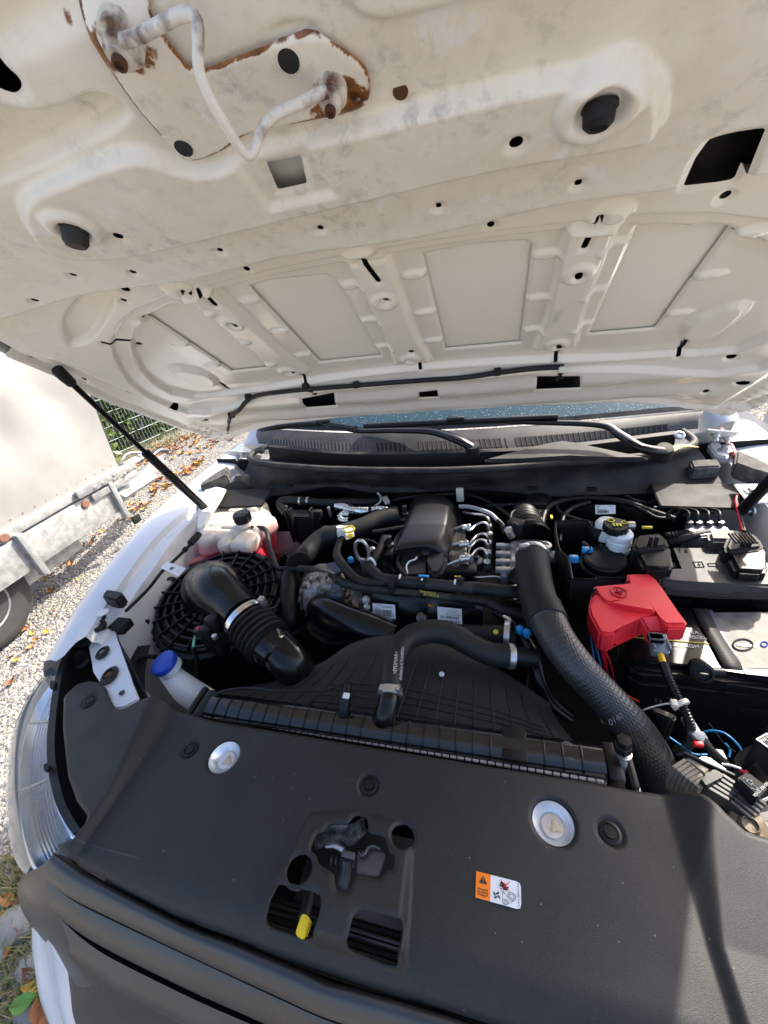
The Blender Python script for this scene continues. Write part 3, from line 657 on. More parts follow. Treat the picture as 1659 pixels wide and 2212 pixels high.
def bonnet_mat():
    m, n, b, l = nodes('bonnet_inner_paint'); N = n.nodes
    tc = N.new('ShaderNodeTexCoord')
    def noise(s, d=6, dist=0.):
        z = N.new('ShaderNodeTexNoise'); z.inputs['Roughness'].default_value = .68; z.inputs['Scale'].default_value = s; z.inputs['Detail'].default_value = d; z.inputs['Distortion'].default_value = dist; l.new(tc.outputs['Object'], z.inputs['Vector']); return z.outputs['Fac']
    def att(k):
        a = N.new('ShaderNodeAttribute'); a.attribute_name = k; return a.outputs['Fac']
    def mrange(v, a, b_, c=0., d=1.):
        q = N.new('ShaderNodeMapRange'); q.inputs[1].default_value = a; q.inputs[2].default_value = b_; q.inputs[3].default_value = c; q.inputs[4].default_value = d; l.new(v, q.inputs[0]); return q.outputs[0]
    def mul(a, b_):
        q = N.new('ShaderNodeMath'); q.operation = 'MULTIPLY'
        l.new(a, q.inputs[0])
        if isinstance(b_, float): q.inputs[1].default_value = b_
        else: l.new(b_, q.inputs[1])
        return q.outputs[0]
    def mix(f, a, b_):
        q = N.new('ShaderNodeMix'); q.data_type = 'RGBA'; l.new(f, q.inputs[0])
        for s, v in ((6, a), (7, b_)):
            if isinstance(v, tuple): q.inputs[s].default_value = (*v, 1)
            else: l.new(v, q.inputs[s])
        return q.outputs[2]
    dirt = att('dirt'); rust = att('rust')
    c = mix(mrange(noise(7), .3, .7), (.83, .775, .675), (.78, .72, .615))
    patch = mul(mrange(noise(17, 14, .4), .40, .72), dirt)
    c = mix(mul(patch, .42), c, (.58, .51, .39))
    speck = mul(mrange(noise(70, 14, .3), .50, .66), mul(mrange(noise(9, 6), .42, .62), dirt))
    c = mix(mul(speck, .6), c, (.37, .35, .33))
    white = mul(mrange(noise(32, 14, .6), .57, .61), mul(mrange(noise(8, 5), .52, .62), dirt))
    c = mix(mul(white, .75), c, (.82, .81, .79))
    rmask = mrange(mul(rust, mrange(noise(140, 8), .3, .7, .3, 1.5)), .28, .45)
    rc = mix(mrange(noise(120), .35, .65), (.34, .13, .025), (.09, .036, .016))
    c = mix(rmask, c, rc); l.new(c, b.inputs['Base Color'])
    ro = N.new('ShaderNodeMapRange'); ro.inputs[3].default_value = .15; ro.inputs[4].default_value = .36; l.new(dirt, ro.inputs[0]); l.new(ro.outputs[0], b.inputs['Roughness'])
    bp = N.new('ShaderNodeBump'); bp.inputs['Strength'].default_value = .12; bp.inputs['Distance'].default_value = .001; l.new(noise(220, 3), bp.inputs['Height']); l.new(bp.outputs[0], b.inputs['Normal'])
    return m
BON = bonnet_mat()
BT = thing('bonnet', 'open white bonnet seen from below with rusty striker plate', 'car bonnet', (0, YH, ZH))
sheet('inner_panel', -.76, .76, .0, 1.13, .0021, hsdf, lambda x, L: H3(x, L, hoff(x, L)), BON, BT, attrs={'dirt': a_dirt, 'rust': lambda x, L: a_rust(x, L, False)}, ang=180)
# skin behind the panel: shade of the hollow beams painted dark, body colour behind the big cut-outs
def a_unshaded(x, L):
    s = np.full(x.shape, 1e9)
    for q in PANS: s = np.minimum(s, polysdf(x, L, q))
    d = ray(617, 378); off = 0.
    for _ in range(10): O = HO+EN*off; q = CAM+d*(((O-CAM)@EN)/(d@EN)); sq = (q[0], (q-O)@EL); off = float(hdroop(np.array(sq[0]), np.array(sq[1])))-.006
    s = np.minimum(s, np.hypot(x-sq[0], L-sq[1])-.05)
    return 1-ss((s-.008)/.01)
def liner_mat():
    m, n, b, l = nodes('bonnet_skin_inside'); N = n.nodes; a = N.new('ShaderNodeAttribute'); a.attribute_name = 'unshaded'
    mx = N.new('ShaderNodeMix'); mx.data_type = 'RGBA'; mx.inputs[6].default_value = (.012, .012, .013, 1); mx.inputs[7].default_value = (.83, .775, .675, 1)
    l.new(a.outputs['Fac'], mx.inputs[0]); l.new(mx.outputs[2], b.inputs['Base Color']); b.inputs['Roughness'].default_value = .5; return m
sheet('skin_liner', -.80, .80, .0, 1.13, .009, lambda x, L: polysdf(x, L, HOUT)+.004, lambda x, L: H3(x, L, hdroop(x, L)-.006), liner_mat(), BT, attrs={'unshaded': a_unshaded}, ang=180)
sheet('outer_skin', -.80, .80, .0, 1.13, .009, lambda x, L: polysdf(x, L, HOUT), lambda x, L: H3(x, L, hdroop(x, L)-.010), WHITE, BT, ang=180)
V = []; hn = len(HOUT)
for k in range(3):
    q = HOUT+0; o_ = hoff(q[:, 0], q[:, 1]) if k == 2 else hdroop(q[:, 0], q[:, 1])-.010*(1-.5*k)
    V.append(H3(q[:, 0], q[:, 1], o_))
mk('hem_edge', np.vstack(V), [(k*hn+i, k*hn+(i+1) % hn, (k+1)*hn+(i+1) % hn, (k+1)*hn+i) for k in range(2) for i in range(hn)], WHITE, BT, 60)
sqc = Hs(617, 378, .006); sheet('pale_hole_backing', sqc[0]-.06, sqc[0]+.06, sqc[1]-.06, sqc[1]+.05, .006, lambda x, L: np.maximum(np.abs(x-sqc[0])-.05, np.abs(L-sqc[1]+.005)-.045), lambda x, L: H3(x, L, hbase(x, L)-.010), WPRIM, BT, ang=180)  # pale plate added close behind the square hole to keep it light
# striker plate
plh = [(Hs(624, 122, .003), .0062), (Hs(397, 312, .003), .0062), (Hs(768, 200, .003), .0035)]
PIN = PLATE
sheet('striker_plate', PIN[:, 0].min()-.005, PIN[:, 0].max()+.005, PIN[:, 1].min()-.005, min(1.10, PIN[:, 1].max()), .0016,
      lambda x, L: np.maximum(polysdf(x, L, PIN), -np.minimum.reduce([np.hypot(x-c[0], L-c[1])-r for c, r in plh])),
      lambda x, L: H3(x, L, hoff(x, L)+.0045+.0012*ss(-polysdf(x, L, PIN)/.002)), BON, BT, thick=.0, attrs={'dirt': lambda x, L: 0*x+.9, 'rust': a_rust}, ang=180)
for c, r in plh[:2]:
    lathe('plate_hole_shade', [(r, 0), (r*.9, -.012), (0, -.012)], H3(c[0], c[1], float(hoff(np.array([c[0]]), np.array([c[1]]))[0])+.0062), EN, INK_SHADE, BT, seg=20)  # shade inside the hole painted as a black cup
lathe('drain_hole', [(.005, .0), (.004, -.004), (0, -.004)], H3(*Hs(865, 197), hoff(np.array([Hs(865, 197)[0]]), np.array([Hs(865, 197)[1]]))[0]+.0005), EN, RUST, BT, seg=14)
STRK = pbr('striker_paint', (.68, .62, .53), .38, col2=(.12, .06, .035), scale=50, thr=(.50, .64), bump=.3, bscale=300)
def Hq(u, v, off):      # picture point on a surface `off` below the bonnet plane
    d = ray(u, v); O = HO+EN*off; return CAM+d*(((O-CAM)@EN)/(d@EN))
def dep(u, v, lift):
    x, L = Hs(u, v, .006+lift); return H3(x, L, hb1(x, L)+.006+lift)
bar = [dep(268, 88, .012), dep(300, 78, .016), dep(350, 52, .020), dep(398, 30, .022), dep(424, 42, .024), dep(428, 90, .030), dep(430, 150, .036), dep(455, 215, .042), dep(490, 275, .046), dep(520, 322, .048), dep(540, 337, .048), dep(552, 318, .044), dep(568, 275, .034), dep(600, 245, .026), dep(650, 222, .018), dep(706, 197, .012)]
rb_ = [ms(q, r*.70) for q, r in zip(bar, (19, 19, 19, 19, 19, 18, 17, 17, 16, 15, 14, 14, 15, 16, 17, 17))]
st = tube('striker', bar, rb_, STRK, BT, seg=20, n=110)
for u, v, s in ((262, 95, .60), (715, 203, .52)):
    q = dep(u, v, .004); lathe('bolt', [(.019*s, -.008), (.019*s, .001), (.014*s, .002), (.0135*s, .007), (.011*s, .008), (.010*s, .010), (0, .0105)], q, EN, STRK, st, seg=24)
    lathe('bolt_socket', [(.0065*s, .0105), (.0065*s, .013), (.004*s, .0135), (.004*s, .0115), (0, .0115)], q, EN, RUST, st, seg=12)
# rubber stops
for (u, v, k) in ((160, 485, 0), (1297, 222, 1)):
    x, L = Hs(u, v, .010); q = H3(x, L, float(hoff(np.array([x]), np.array([L]))[0])-.002)
    if k == 0: r0 = ms(q, 27); lathe('rubber_stop', [(r0*1.0, 0), (r0*1.06, .25*r0), (r0*.95, .4*r0), (r0*.90, 1.3*r0), (r0*.7, 1.6*r0), (0, 1.62*r0)], q, EN*.9+np.array([-.1, .12, -.35]), RUB, BT, seg=28)
    else: r0 = ms(q, 36); lathe('rubber_stop', [(r0*1.0, .08*r0), (r0*1.04, .3*r0), (r0*.93, .4*r0), (r0*.88, 1.0*r0), (r0*.6, 1.25*r0), (r0*.5, 1.1*r0), (0, 1.1*r0)], q, EN*.9+np.array([-.05, .35, -.45]), KM, BT, seg=28)
# washer hose and nozzles on the rear beam
def hoffp(x, L): return float(hoff(np.array([float(x)]), np.array([float(L)]))[0])
def hpt(u, v, lift): x, L = Hs(u, v, .01); return H3(x, L, hoffp(x, L)+lift)
wh = tube('washer_hose', [hpt(490, 945, .004), hpt(497, 905, .008), hpt(515, 880, .008), hpt(545, 862, .008), hpt(620, 845, .008), hpt(770, 832, .008), hpt(905, 824, .008), hpt(1000, 815, .008), hpt(1075, 805, .008), hpt(1150, 797, .008), hpt(1218, 791, .008)], .0048, RUB, BT, n=90, seg=10)
for u, v in ((500, 900), (536, 863), (770, 832), (1075, 805), (660, 840)): 
    q = hpt(u, v, .006); lathe('hose_clip', [(.0075, -.006), (.008, 0), (.0075, .006)], q, (1, .1, .05), KM, wh, seg=10)
for a, b in (((655, 840), (692, 868)), ((1218, 793), (1204, 838))):
    p0, p1 = hpt(*a, .010), hpt(*b, -.012); nzz = tube('washer_nozzle', [p0, (p0+p1)/2, p1], [.005, .0045, .004], K, BT, seg=10)
    lathe('nozzle_collar', [(.008, -.005), (.009, 0), (.008, .005)], (p0*.35+p1*.65), p1-p0, KM, nzz, seg=12)
box('nozzle_cap', hpt(1216, 792, .012), (.016, .012, .012), CREAMP, BT, bev=.003)
tube('hinge_loop_hose', [hpt(1473, 748, .0), hpt(1470, 758, .002)], .001, K, BT, seg=6)
text('26164', H3(-.20, .66, hoffp(-.22, .66)), (1, 0, 0), -EL, .012, pbr('stamp', (.55, .53, .49), .5), BT, 'stamped_number')
text('28104', H3(.24, .62, hoffp(.24, .62)), EL, (1, 0, 0), .012, MT['stamp'], BT, 'stamped_number')
# hinge plates
for sx in (-1, 1):
    bx = .70*sx
    hg = prism('hinge', [H3(bx-.045, .10, .055), H3(bx+.04, .06, .055), H3(bx+.05, .0, .055), H3(bx+.01, -.05, .06), H3(bx-.03, -.02, .055), H3(bx-.06, .04, .055)], -EN*.004, WPRIM, BT, bev=.001)
    for dx, dl in ((-.012, .065), (.028, .03)):
        lathe('bolt', [(.011, 0), (.011, .003), (.008, .004), (.008, .010), (.0045, .011), (.0045, .020), (0, .021)], H3(bx+dx*sx, dl, .055), EN, STEEL, hg, seg=6)
    a = H3(bx, -.03, .06); tube('hinge_arm', [a, a+np.array([-.005*sx, -.01, -.04]), a+np.array([-.01*sx, .0, -.075]), a+np.array([-.005*sx, .04, -.10])], [.016, .018, .016, .016], WPRIM, hg, seg=10, n=14, flat=.5)
# ================================================================== car body
CAR = thing('pickup_truck', 'white pickup truck with its bonnet raised over the engine bay', 'car', (0, .5, 0))
def RL(lst, z): return pts(None, lst, z)
sil = RL([(118, 1425), (205, 1275), (300, 1152), (365, 1085), (430, 1030), (520, 958)], 1.085)
stp = RL([(185, 1375), (238, 1293), (300, 1205), (345, 1150), (392, 1110), (440, 1070), (530, 985)], 1.078)
inn = RL([(215, 1390), (262, 1322), (330, 1230), (375, 1165), (420, 1120), (462, 1075), (540, 1000)], 1.055)
for sx in (-1, 1):
    def S(a): b = np.array(a).copy(); b[:, 0] *= -sx; return b
    out = [sil+np.array([-.11, 0, -.55]), sil+np.array([-.105, 0, -.22]), sil+np.array([-.085, 0, -.09]), sil+np.array([-.045, 0, -.022]), sil+np.array([-.015, 0, -.003]), sil+np.array([.012, 0, 0]), cr(sil, 7)*.35+stp*.65+np.array([0, 0, .002]), stp]
    loft('wing', [S(r) for r in out], 50, WHITE, CAR, sub=40, ang=180)
    loft('wing_gutter', [S(stp), S(stp+np.array([.006, 0, -.016])), S(stp*.4+inn*.6+np.array([0, 0, -.006])), S(inn)], 50, WHITE, CAR, ang=40)
    loft('inner_wing', [S(inn), S(inn+np.array([.012, 0, -.02])), S(inn+np.array([.035, -.0, -.12])), S(inn+np.array([.045, 0, -.35]))], 50, WPRIM, CAR, sub=14, ang=180)
# rear wing continuation and door/pillar
for sx in (-1, 1):
    tube('pillar', [(.86*sx, 1.30, 1.02), (.80*sx, 1.55, 1.25), (.68*sx, 2.0, 1.62)], .055, WHITE, CAR, n=20, seg=12)
    mk('door_side', [(.985*sx, 1.25, 1.03), (.985*sx, 3.2, 1.05), (.985*sx, 3.2, .35), (.985*sx, 1.25, .35)], [(0, 1, 2, 3)], WHITE, CAR, smooth=False)
# flange spots, bump stops and clips on the left wing
for u, v in ((370, 1157), (222, 1323)):
    lathe('spot_dimple', [(0, .0015), (.008, .001), (.012, 0)], P(u, v, 1.082), (0, 0, 1), WPRIM, CAR, seg=14)
for u, v, r in ((290, 1303, .007), (318, 1300, .006), (297, 1246, .006), (317, 1322, .006), (412, 1181, .006), (315, 1343, .006)):
    lathe('wing_hole_shade', [(r, 0), (r*.9, -.003), (0, -.003)], P(u, v, 1.0)+np.array([.004, 0, 0]), (1, -.2, .25), INK_SHADE, CAR, seg=12)  # black discs painted as the shade inside holes in the wing
o = prism('bump_stop', [P(u, v, 1.10) for u, v in ((218, 1285), (232, 1271), (263, 1277), (266, 1285), (250, 1297), (228, 1292))], .028, RUB, CAR, bev=.004)
box('wing_clip', P(262, 1352, 1.05), (.035, .03, .02), KM, CAR, bev=.003)
# front wing bracket (white pressing behind the headlight)
FB = P(*z13(620, 200), 1.045)
prism('headlight_bracket', [P(*z13(x, y), 1.05) for x, y in ((500, 60), (545, 15), (600, -25), (648, -60), (690, 90), (740, 230), (795, 365), (700, 415), (652, 422), (628, 390), (600, 320), (530, 210))], .006, WHITE, CAR, bev=.003)
for x, y, w_ in ((585, 105, .013), (625, 235, .016)):
    c = P(*z13(x, y), 1.052); lathe('bracket_grommet', [(w_, 0), (w_*1.05, .003), (w_*.6, .007), (w_*.55, .001), (0, .001)], c, (0, 0, 1), RUB, CAR, seg=16, rf=lambda th, r, h: .2*r*np.sin(2*th+.6))
    lathe('bracket_bolt', [(w_*.5, 0), (w_*.5, .004), (0, .0045)], c+np.array([0, 0, .001]), (0, 0, 1), RUST if y > 200 else DKST, CAR, seg=6)
lathe('bracket_hole_shade', [(.005, 0), (.004, -.002), (0, -.002)], P(*z13(692, 328), 1.0525), (0, 0, 1), INK_SHADE, CAR, seg=12)  # black disc stands in for the shade in the hole
# bay floor, chassis and firewall
mk('bay_floor', [(-.75, -.05, .62), (.75, -.05, .62), (.8, 1.1, .62), (-.8, 1.1, .62)], [(0, 1, 2, 3)], BAYD, CAR, smooth=False)
loft('firewall', [np.array([(-.85, 1.02, 1.10), (0, .95, 1.10), (.85, 1.02, 1.10)]), np.array([(-.85, 1.02, .85), (0, .95, .85), (.85, 1.02, .85)]), np.array([(-.85, 1.0, .6), (0, .93, .6), (.85, 1.0, .6)])], 30, BAYD, CAR)
mk('front_crossmember', [(-.75, .07, .9), (.75, .07, .9), (.75, .07, .62), (-.75, .07, .62)], [(0, 1, 2, 3)], BAYD, CAR, smooth=False)
# ------------------------------------------------------------------ cowl, seal, scuttle grille
COWL = thing('scuttle_panel', 'dark plastic scuttle panel with slotted air intakes below the windscreen', 'scuttle panel', (0, .95, 1.1))
def PYx(lst): return np.array([PY(u, v, y) for u, v, y in lst])
A0 = pts(None, [(470, 1078, 1.05), (600, 1070, 1.05), (690, 1053, 1.055), (740, 1052, 1.055), (800, 1063, 1.05), (930, 1062, 1.05), (1010, 1058, 1.05), (1090, 1062, 1.05), (1200, 1072, 1.045), (1330, 1068, 1.05), (1450, 1066, 1.05), (1570, 1075, 1.05)])
A1 = pts(None, [(468, 1060, 1.065), (540, 1055, 1.065), (690, 1044, 1.068), (740, 1043, 1.068), (800, 1050, 1.065), (930, 1052, 1.065), (1010, 1045, 1.07), (1090, 1048, 1.07), (1200, 1058, 1.06), (1330, 1055, 1.06), (1450, 1052, 1.06), (1570, 1058, 1.06)])
A2 = pts(None, [(520, 1030, 1.10), (600, 1030, 1.10), (690, 1032, 1.10), (740, 1034, 1.10), (800, 1037, 1.10), (930, 1038, 1.10), (1010, 1035, 1.10), (1090, 1034, 1.10), (1200, 1028, 1.10), (1330, 1015, 1.10), (1450, 1000, 1.10), (1520, 985, 1.10)])
A3 = pts(None, [(540, 995, 1.135), (575, 1006, 1.135), (690, 1016, 1.135), (740, 1018, 1.135), (800, 1020, 1.135), (930, 1021, 1.135), (1010, 1019, 1.135), (1090, 1015, 1.135), (1200, 1006, 1.135), (1330, 996, 1.135), (1440, 985, 1.135), (1500, 962, 1.135)])
loft('front_apron', [A0, A1, A2, A3], 110, DUSTY, COWL, sub=18, ang=180)
loft('apron_drop', [A0, A0+np.array([0, .01, -.03]), A0+np.array([0, .05, -.06])], 110, KM, COWL)
SEAL = A3+np.array([0, .004, .004])
tube('rubber_seal', np.vstack([A3[0]+np.array([.02, .10, .01]), A3[0]+np.array([-.01, .05, .008]), SEAL, A3[-1]+np.array([-.005, .08, .01])]), .0095, DUSTY, COWL, n=140, seg=12)
# clips along the apron
for i in range(9):
    u = 560+i*112; j = int(np.clip((u-470)/1100*110, 0, 109)); q = cr(A1, 110)[j]
    box('apron_clip', q+np.array([0, -.002, .002]), (.022, .012, .008), KM, COWL, bev=.002)
B0 = A3+np.array([0, .014, -.022]); B0[0] += np.array([.02, 0, 0])
B1 = np.array([(-.60, .98, 1.112), (-.3, .90, 1.112), (0, .872, 1.112), (.3, .885, 1.112), (.60, .95, 1.112)])
Bm = np.array([(-.60, .99, 1.150), (-.3, .905, 1.150), (0, .878, 1.152), (.3, .89, 1.150), (.60, .955, 1.150)])
B2 = Bm+np.array([0, .012, .004])
B3 = np.array([(-.66, 1.03, 1.148), (-.3, .925, 1.146), (0, .905, 1.146), (.3, .92, 1.146), (.66, .99, 1.148)])
B4 = np.array([(-.68, 1.06, 1.168), (-.3, .965, 1.168), (0, .945, 1.168), (.3, .95, 1.168), (.66, 1.0, 1.168)])
B5 = np.array([(-.69, 1.095, 1.182), (-.3, 1.0, 1.182), (0, .975, 1.182), (.3, .985, 1.182), (.68, 1.03, 1.182)])
loft('gutter', [B0[[0, 2, 4, 6, 8, 11]], B1, Bm], 60, K, COWL, ang=40)
loft('front_lip', [Bm, B2, B3], 60, DUSTY, COWL, ang=40)
loft('intake_panel', [B3, B4, B5], 60, pbr('scuttle_grey', (.022, .022, .0225), .5, col2=(.05, .047, .042), scale=16, thr=(.45, .8), bump=.4, bscale=500), COWL, ang=50)
c3, c4 = cr(B3, 200), cr(B4, 200); bm = bmesh.new()
SLATG = pbr('slat_grey', (.045, .045, .046), .55, var=.1)
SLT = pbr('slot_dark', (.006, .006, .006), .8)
i = 0
for i in range(12, 190, 2):
    if 86 < i < 92 or 128 < i < 131: continue
    a = c3[i]*.88+c4[i]*.12; b = c3[i]*.12+c4[i]*.88
    n_ = np.array([0, -.6, .8])
    q = np.array([a+np.array([-.0014, 0, 0]), a+np.array([.0014, 0, 0]), b+np.array([.0014, 0, 0]), b+np.array([-.0014, 0, 0])])
    if i % 2 == 0: mk('slat', np.vstack([q+n_*.0016, q]), [(0, 1, 2, 3), (0, 4, 5, 1), (1, 5, 6, 2), (2, 6, 7, 3), (3, 7, 4, 0)], SLATG, COWL, smooth=False)
# dark sheets painted as the shade of openings behind the middle slats
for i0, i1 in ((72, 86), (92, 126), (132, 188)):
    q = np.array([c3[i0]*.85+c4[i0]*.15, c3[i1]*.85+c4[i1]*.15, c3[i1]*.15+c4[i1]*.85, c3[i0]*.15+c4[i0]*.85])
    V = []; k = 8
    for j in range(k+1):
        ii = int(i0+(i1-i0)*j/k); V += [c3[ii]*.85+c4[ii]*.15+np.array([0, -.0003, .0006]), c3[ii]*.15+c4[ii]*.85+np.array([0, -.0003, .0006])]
    mk('intake_opening_shade', V, [(2*j, 2*j+2, 2*j+3, 2*j+1) for j in range(k)], SLT, COWL, smooth=False)
# raised blade in front of right intake
prism('scuttle_blade', [P(*z2(x, y), 1.158) for x, y in ((430, 10), (560, -22), (690, -58), (770, -72), (830, -62), (1000, -25), (1150, 2), (1000, 0), (800, -10), (600, 5))], .012, DUSTY, COWL, bev=.003)
lathe('scuttle_screw', [(.012, 0), (.012, .004), (.008, .006), (.007, .002), (0, .002)], P(*z12(185, 1165), 1.165), (0, -.5, .8), STEEL, COWL, seg=14)
lathe('scuttle_screw', [(.010, 0), (.010, .004), (.007, .006), (0, .006)], P(*z14(220, 378), 1.165), (0, -.5, .8), KM, COWL, seg=14)
# side end blocks of the scuttle
FOAM = pbr('foam', (.05, .048, .045), .9, col2=(.16, .145, .12), scale=40, thr=(.4, .8), bump=1, bscale=120)
for sx in (1, -1):
    x0 = .64*sx
    prism('end_bracket', [np.array((x0-.03*sx, .85, 1.105)), np.array((x0+.03*sx, .855, 1.105)), np.array((x0+.035*sx, .89, 1.108)), np.array((x0-.025*sx, .89, 1.108))], .035, FOAM, COWL, bev=.004)
    prism('foam_block', [np.array((x0+.05*sx, .85, 1.115)), np.array((x0+.075*sx, .905, 1.125)), np.array((x0+.11*sx, .88, 1.11)), np.array((x0+.14*sx, .82, 1.10)), np.array((x0+.12*sx, .80, 1.10)), np.array((x0+.08*sx, .83, 1.105))], .04, FOAM, COWL, bev=.005)
    prism('corner_plate', [np.array((x0-.12*sx, .745, 1.06)), np.array((x0+.03*sx, .735, 1.06)), np.array((x0+.09*sx, .79, 1.065)), np.array((x0+.09*sx, .83, 1.07)), np.array((x0-.12*sx, .83, 1.075))], .006, KM, COWL, bev=.002)
LEAFY = pbr('dry_leaf', (.72, .40, .06), .6, col2=(.55, .25, .04), scale=60)
c0 = [P(*z12(x, y), 1.165) for x, y in ((20, 1440), (80, 1380), (160, 1320), (290, 1310), (470, 1330))]
tag(tube('fallen_leaf', c0, [.002, .006, .009, .007, .001], LEAFY, None, seg=8, flat=.3), 'dry yellow leaf caught on the scuttle beside the right wiper', 'leaf')
prism('strut_plate', [P(*z12(x, y), 1.085) for x, y in ((980, 1860), (1330, 1855), (1475, 1990), (1475, 2120), (1200, 2140))], .005, WHITE, CAR, bev=.002)
lathe('strut_bolt', [(.016, 0), (.016, .003), (.009, .004), (.009, .010), (0, .011)], P(*z12(1245, 1970), 1.086), (0, 0, 1), STEEL, CAR, seg=6)
for x, y in ((705, 1240), (850, 1380)): lathe('hinge_bolt', [(.016, 0), (.016, .003), (.010, .004), (.010, .012), (0, .013)], P(*z12(x, y), 1.10), (0, 0, 1), STEEL, CAR, seg=6)
prism('hinge_base', [P(*z12(x, y), 1.10) for x, y in ((600, 1290), (700, 1200), (800, 1300), (920, 1390), (900, 1480), (720, 1440))], .02, WPRIM, CAR, bev=.004)
tube('door_seal', [P(*z12(x, y), 1.09) for x, y in ((790, 1080), (870, 1200), (930, 1310), (1010, 1480))], .007, pbr('dark_red', (.16, .01, .02), .5), CAR, n=12)
# windscreen
GLS, gn, gb, gl = nodes('windscreen_glass')
gb.inputs['Base Color'].default_value = (.035, .075, .085, 1); gb.inputs['Roughness'].default_value = .10; gb.inputs['Specular IOR Level'].default_value = .8
tn = gn.nodes.new('ShaderNodeTexVoronoi'); tn.inputs['Scale'].default_value = 160; tcn = gn.nodes.new('ShaderNodeTexCoord'); gl.new(tcn.outputs['Object'], tn.inputs['Vector'])
gmr = gn.nodes.new('ShaderNodeMapRange'); gmr.inputs[1].default_value = .05; gmr.inputs[2].default_value = .35; gmr.inputs[3].default_value = 1; gmr.inputs[4].default_value = 0; gl.new(tn.outputs['Distance'], gmr.inputs[0])
gbp = gn.nodes.new('ShaderNodeBump'); gbp.inputs['Strength'].default_value = .25; gbp.inputs['Distance'].default_value = .001; gl.new(gmr.outputs[0], gbp.inputs['Height']); gl.new(gbp.outputs[0], gb.inputs['Normal'])
W0 = B5+np.array([0, .004, .003]); W1 = np.array([(-.66, 1.75, 1.62), (-.3, 1.68, 1.64), (0, 1.66, 1.645), (.3, 1.68, 1.64), (.64, 1.74, 1.62)])
ws = loft('windscreen', [W0, W1], 50, GLS, CAR)
loft('windscreen_frit', [W0+np.array([0, -.002, .001]), W0*.982+W1*.018+np.array([0, -.002, .002])], 50, KS, ws)
mk('roof', np.vstack([W1+np.array([0, .02, .01]), W1+np.array([0, 1.5, .06])]), [(i, i+1, i+6, i+5) for i in range(4)], WHITE, CAR)
V = []; F = []; ra = np.random.default_rng(5)
for k in range(1500):
    a = ra.uniform(0, 1); a = a**.6; b = ra.uniform(.02, .38); w0 = cr(W0, 50)[int(a*49)]; w1 = cr(W1, 50)[int(a*49)] if False else None
    break
cw0, cw1 = cr(W0, 400), cr(W1, 400); wn = np.array([0, -.5, .85])
for k in range(4200):
    a = int((1-ra.uniform(0, 1)**1.9)*399); b = ra.uniform(.0, .55)**1.6; c = cw0[a]*(1-b)+cw1[a]*b+wn*.0008; r = ra.uniform(.0006, .0016); i0 = len(V)
    for q in range(6): V.append(c+np.array([math.cos(q*1.047), .85*math.sin(q*1.047), .5*math.sin(q*1.047)])*r)
    V.append(c+wn*r*.7); F += [(i0+q, i0+(q+1) % 6, i0+6) for q in range(6)]
DROP, dn, db, dl = nodes('water_drop'); db.inputs['Base Color'].default_value = (.35, .42, .43, 1); db.inputs['Roughness'].default_value = .08; db.inputs['Specular IOR Level'].default_value = .9
mk('water_drops', V, F, DROP, ws, 180, kind='stuff')
# wipers
def wiper(label, arm, blade, piv, zz):
    W = thing('windscreen_wiper', label, 'wiper', P(*piv, zz), 'windscreen wipers')
    tube('arm', pts(None, arm), [.016, .017, .015, .012, .011, .008][:len(arm)], KS, W, n=40, seg=10, flat=.65)
    lathe('pivot', [(.019, -.02), (.019, .008), (.016, .014), (0, .015)], P(*piv, zz-.002), (0, -.35, .9), KM, W, seg=24)
    bl = pts(None, blade); b_ = tube('blade', bl, .0095, K, W, n=30, seg=8, flat=.8)
    tube('blade_rubber', bl+np.array([0, .004, -.010]), .003, RUB, b_, n=30, seg=6)
    m_ = bl[len(bl)//2]; box('blade_clip', m_+np.array([0, -.004, .008]), (.05, .014, .014), KS, W, bev=.003)
wiper('black windscreen wiper on the left with its pivot mid scuttle', [(1020, 966, 1.175), (985, 948, 1.195), (930, 932, 1.20), (850, 930, 1.205), (770, 930, 1.21), (695, 915, 1.22)], [(560, 926, 1.205), (640, 917, 1.215), (700, 915, 1.22), (768, 925, 1.222)], (1021, 969), 1.172)
wiper('black windscreen wiper on the right beside the dry leaf', [(1430, 975, 1.175), (1385, 968, 1.19), (1340, 940, 1.20), (1295, 918, 1.21), (1150, 912, 1.215), (1000, 908, 1.22)], [(787, 920, 1.205), (880, 915, 1.213), (985, 910, 1.22), (1100, 905, 1.225), (1205, 900, 1.228)], (1433, 976), 1.172)
# gas struts
def strut(label, a, b, s):
    G = thing('gas_strut', label, 'gas strut', b, 'bonnet gas struts'); d = (b-a)
    j = lathe('ball_joint', [(.008, -.010), (.011, -.006), (.011, .010), (.0095, .026), (.0065, .030)], a, d, KM, G, seg=16)
    tube('rod', [a, a+d*.52], .0058, KS, G, n=4, seg=14)
    tube('cylinder', [a+d*.48, a+d*.97], .0108, K, G, n=6, seg=18)
    lathe('lower_joint', [(.008, -.02), (.011, -.012), (.011, .004), (.007, .008)], b, d, KM, G, seg=14)
    lathe('ball_stud', [(.012, 0), (.012, .004), (.006, .006), (.006, .02)], b+np.array([-.02*s, 0, -.002]), (s, 0, 0), STEEL, G, seg=14)
xa, La = Hs(128, 826, .02); sa = H3(xa, La, hoffp(xa, La)+.012); sb = P(441, 1096, 1.085)
strut('black gas strut holding up the left side of the bonnet', sa, sb, 1)
strut('black gas strut at the right picture edge', sa*np.array([-1, 1, 1]), P(1603, 1102, 1.06), -1)
prism('strut_bracket', [P(*z11(x, y), 1.085) for x, y in ((1430, 1100), (1500, 930), (1640, 965), (1600, 1030), (1480, 1230), (1430, 1260))], .01, WPRIM, CAR, bev=.003)
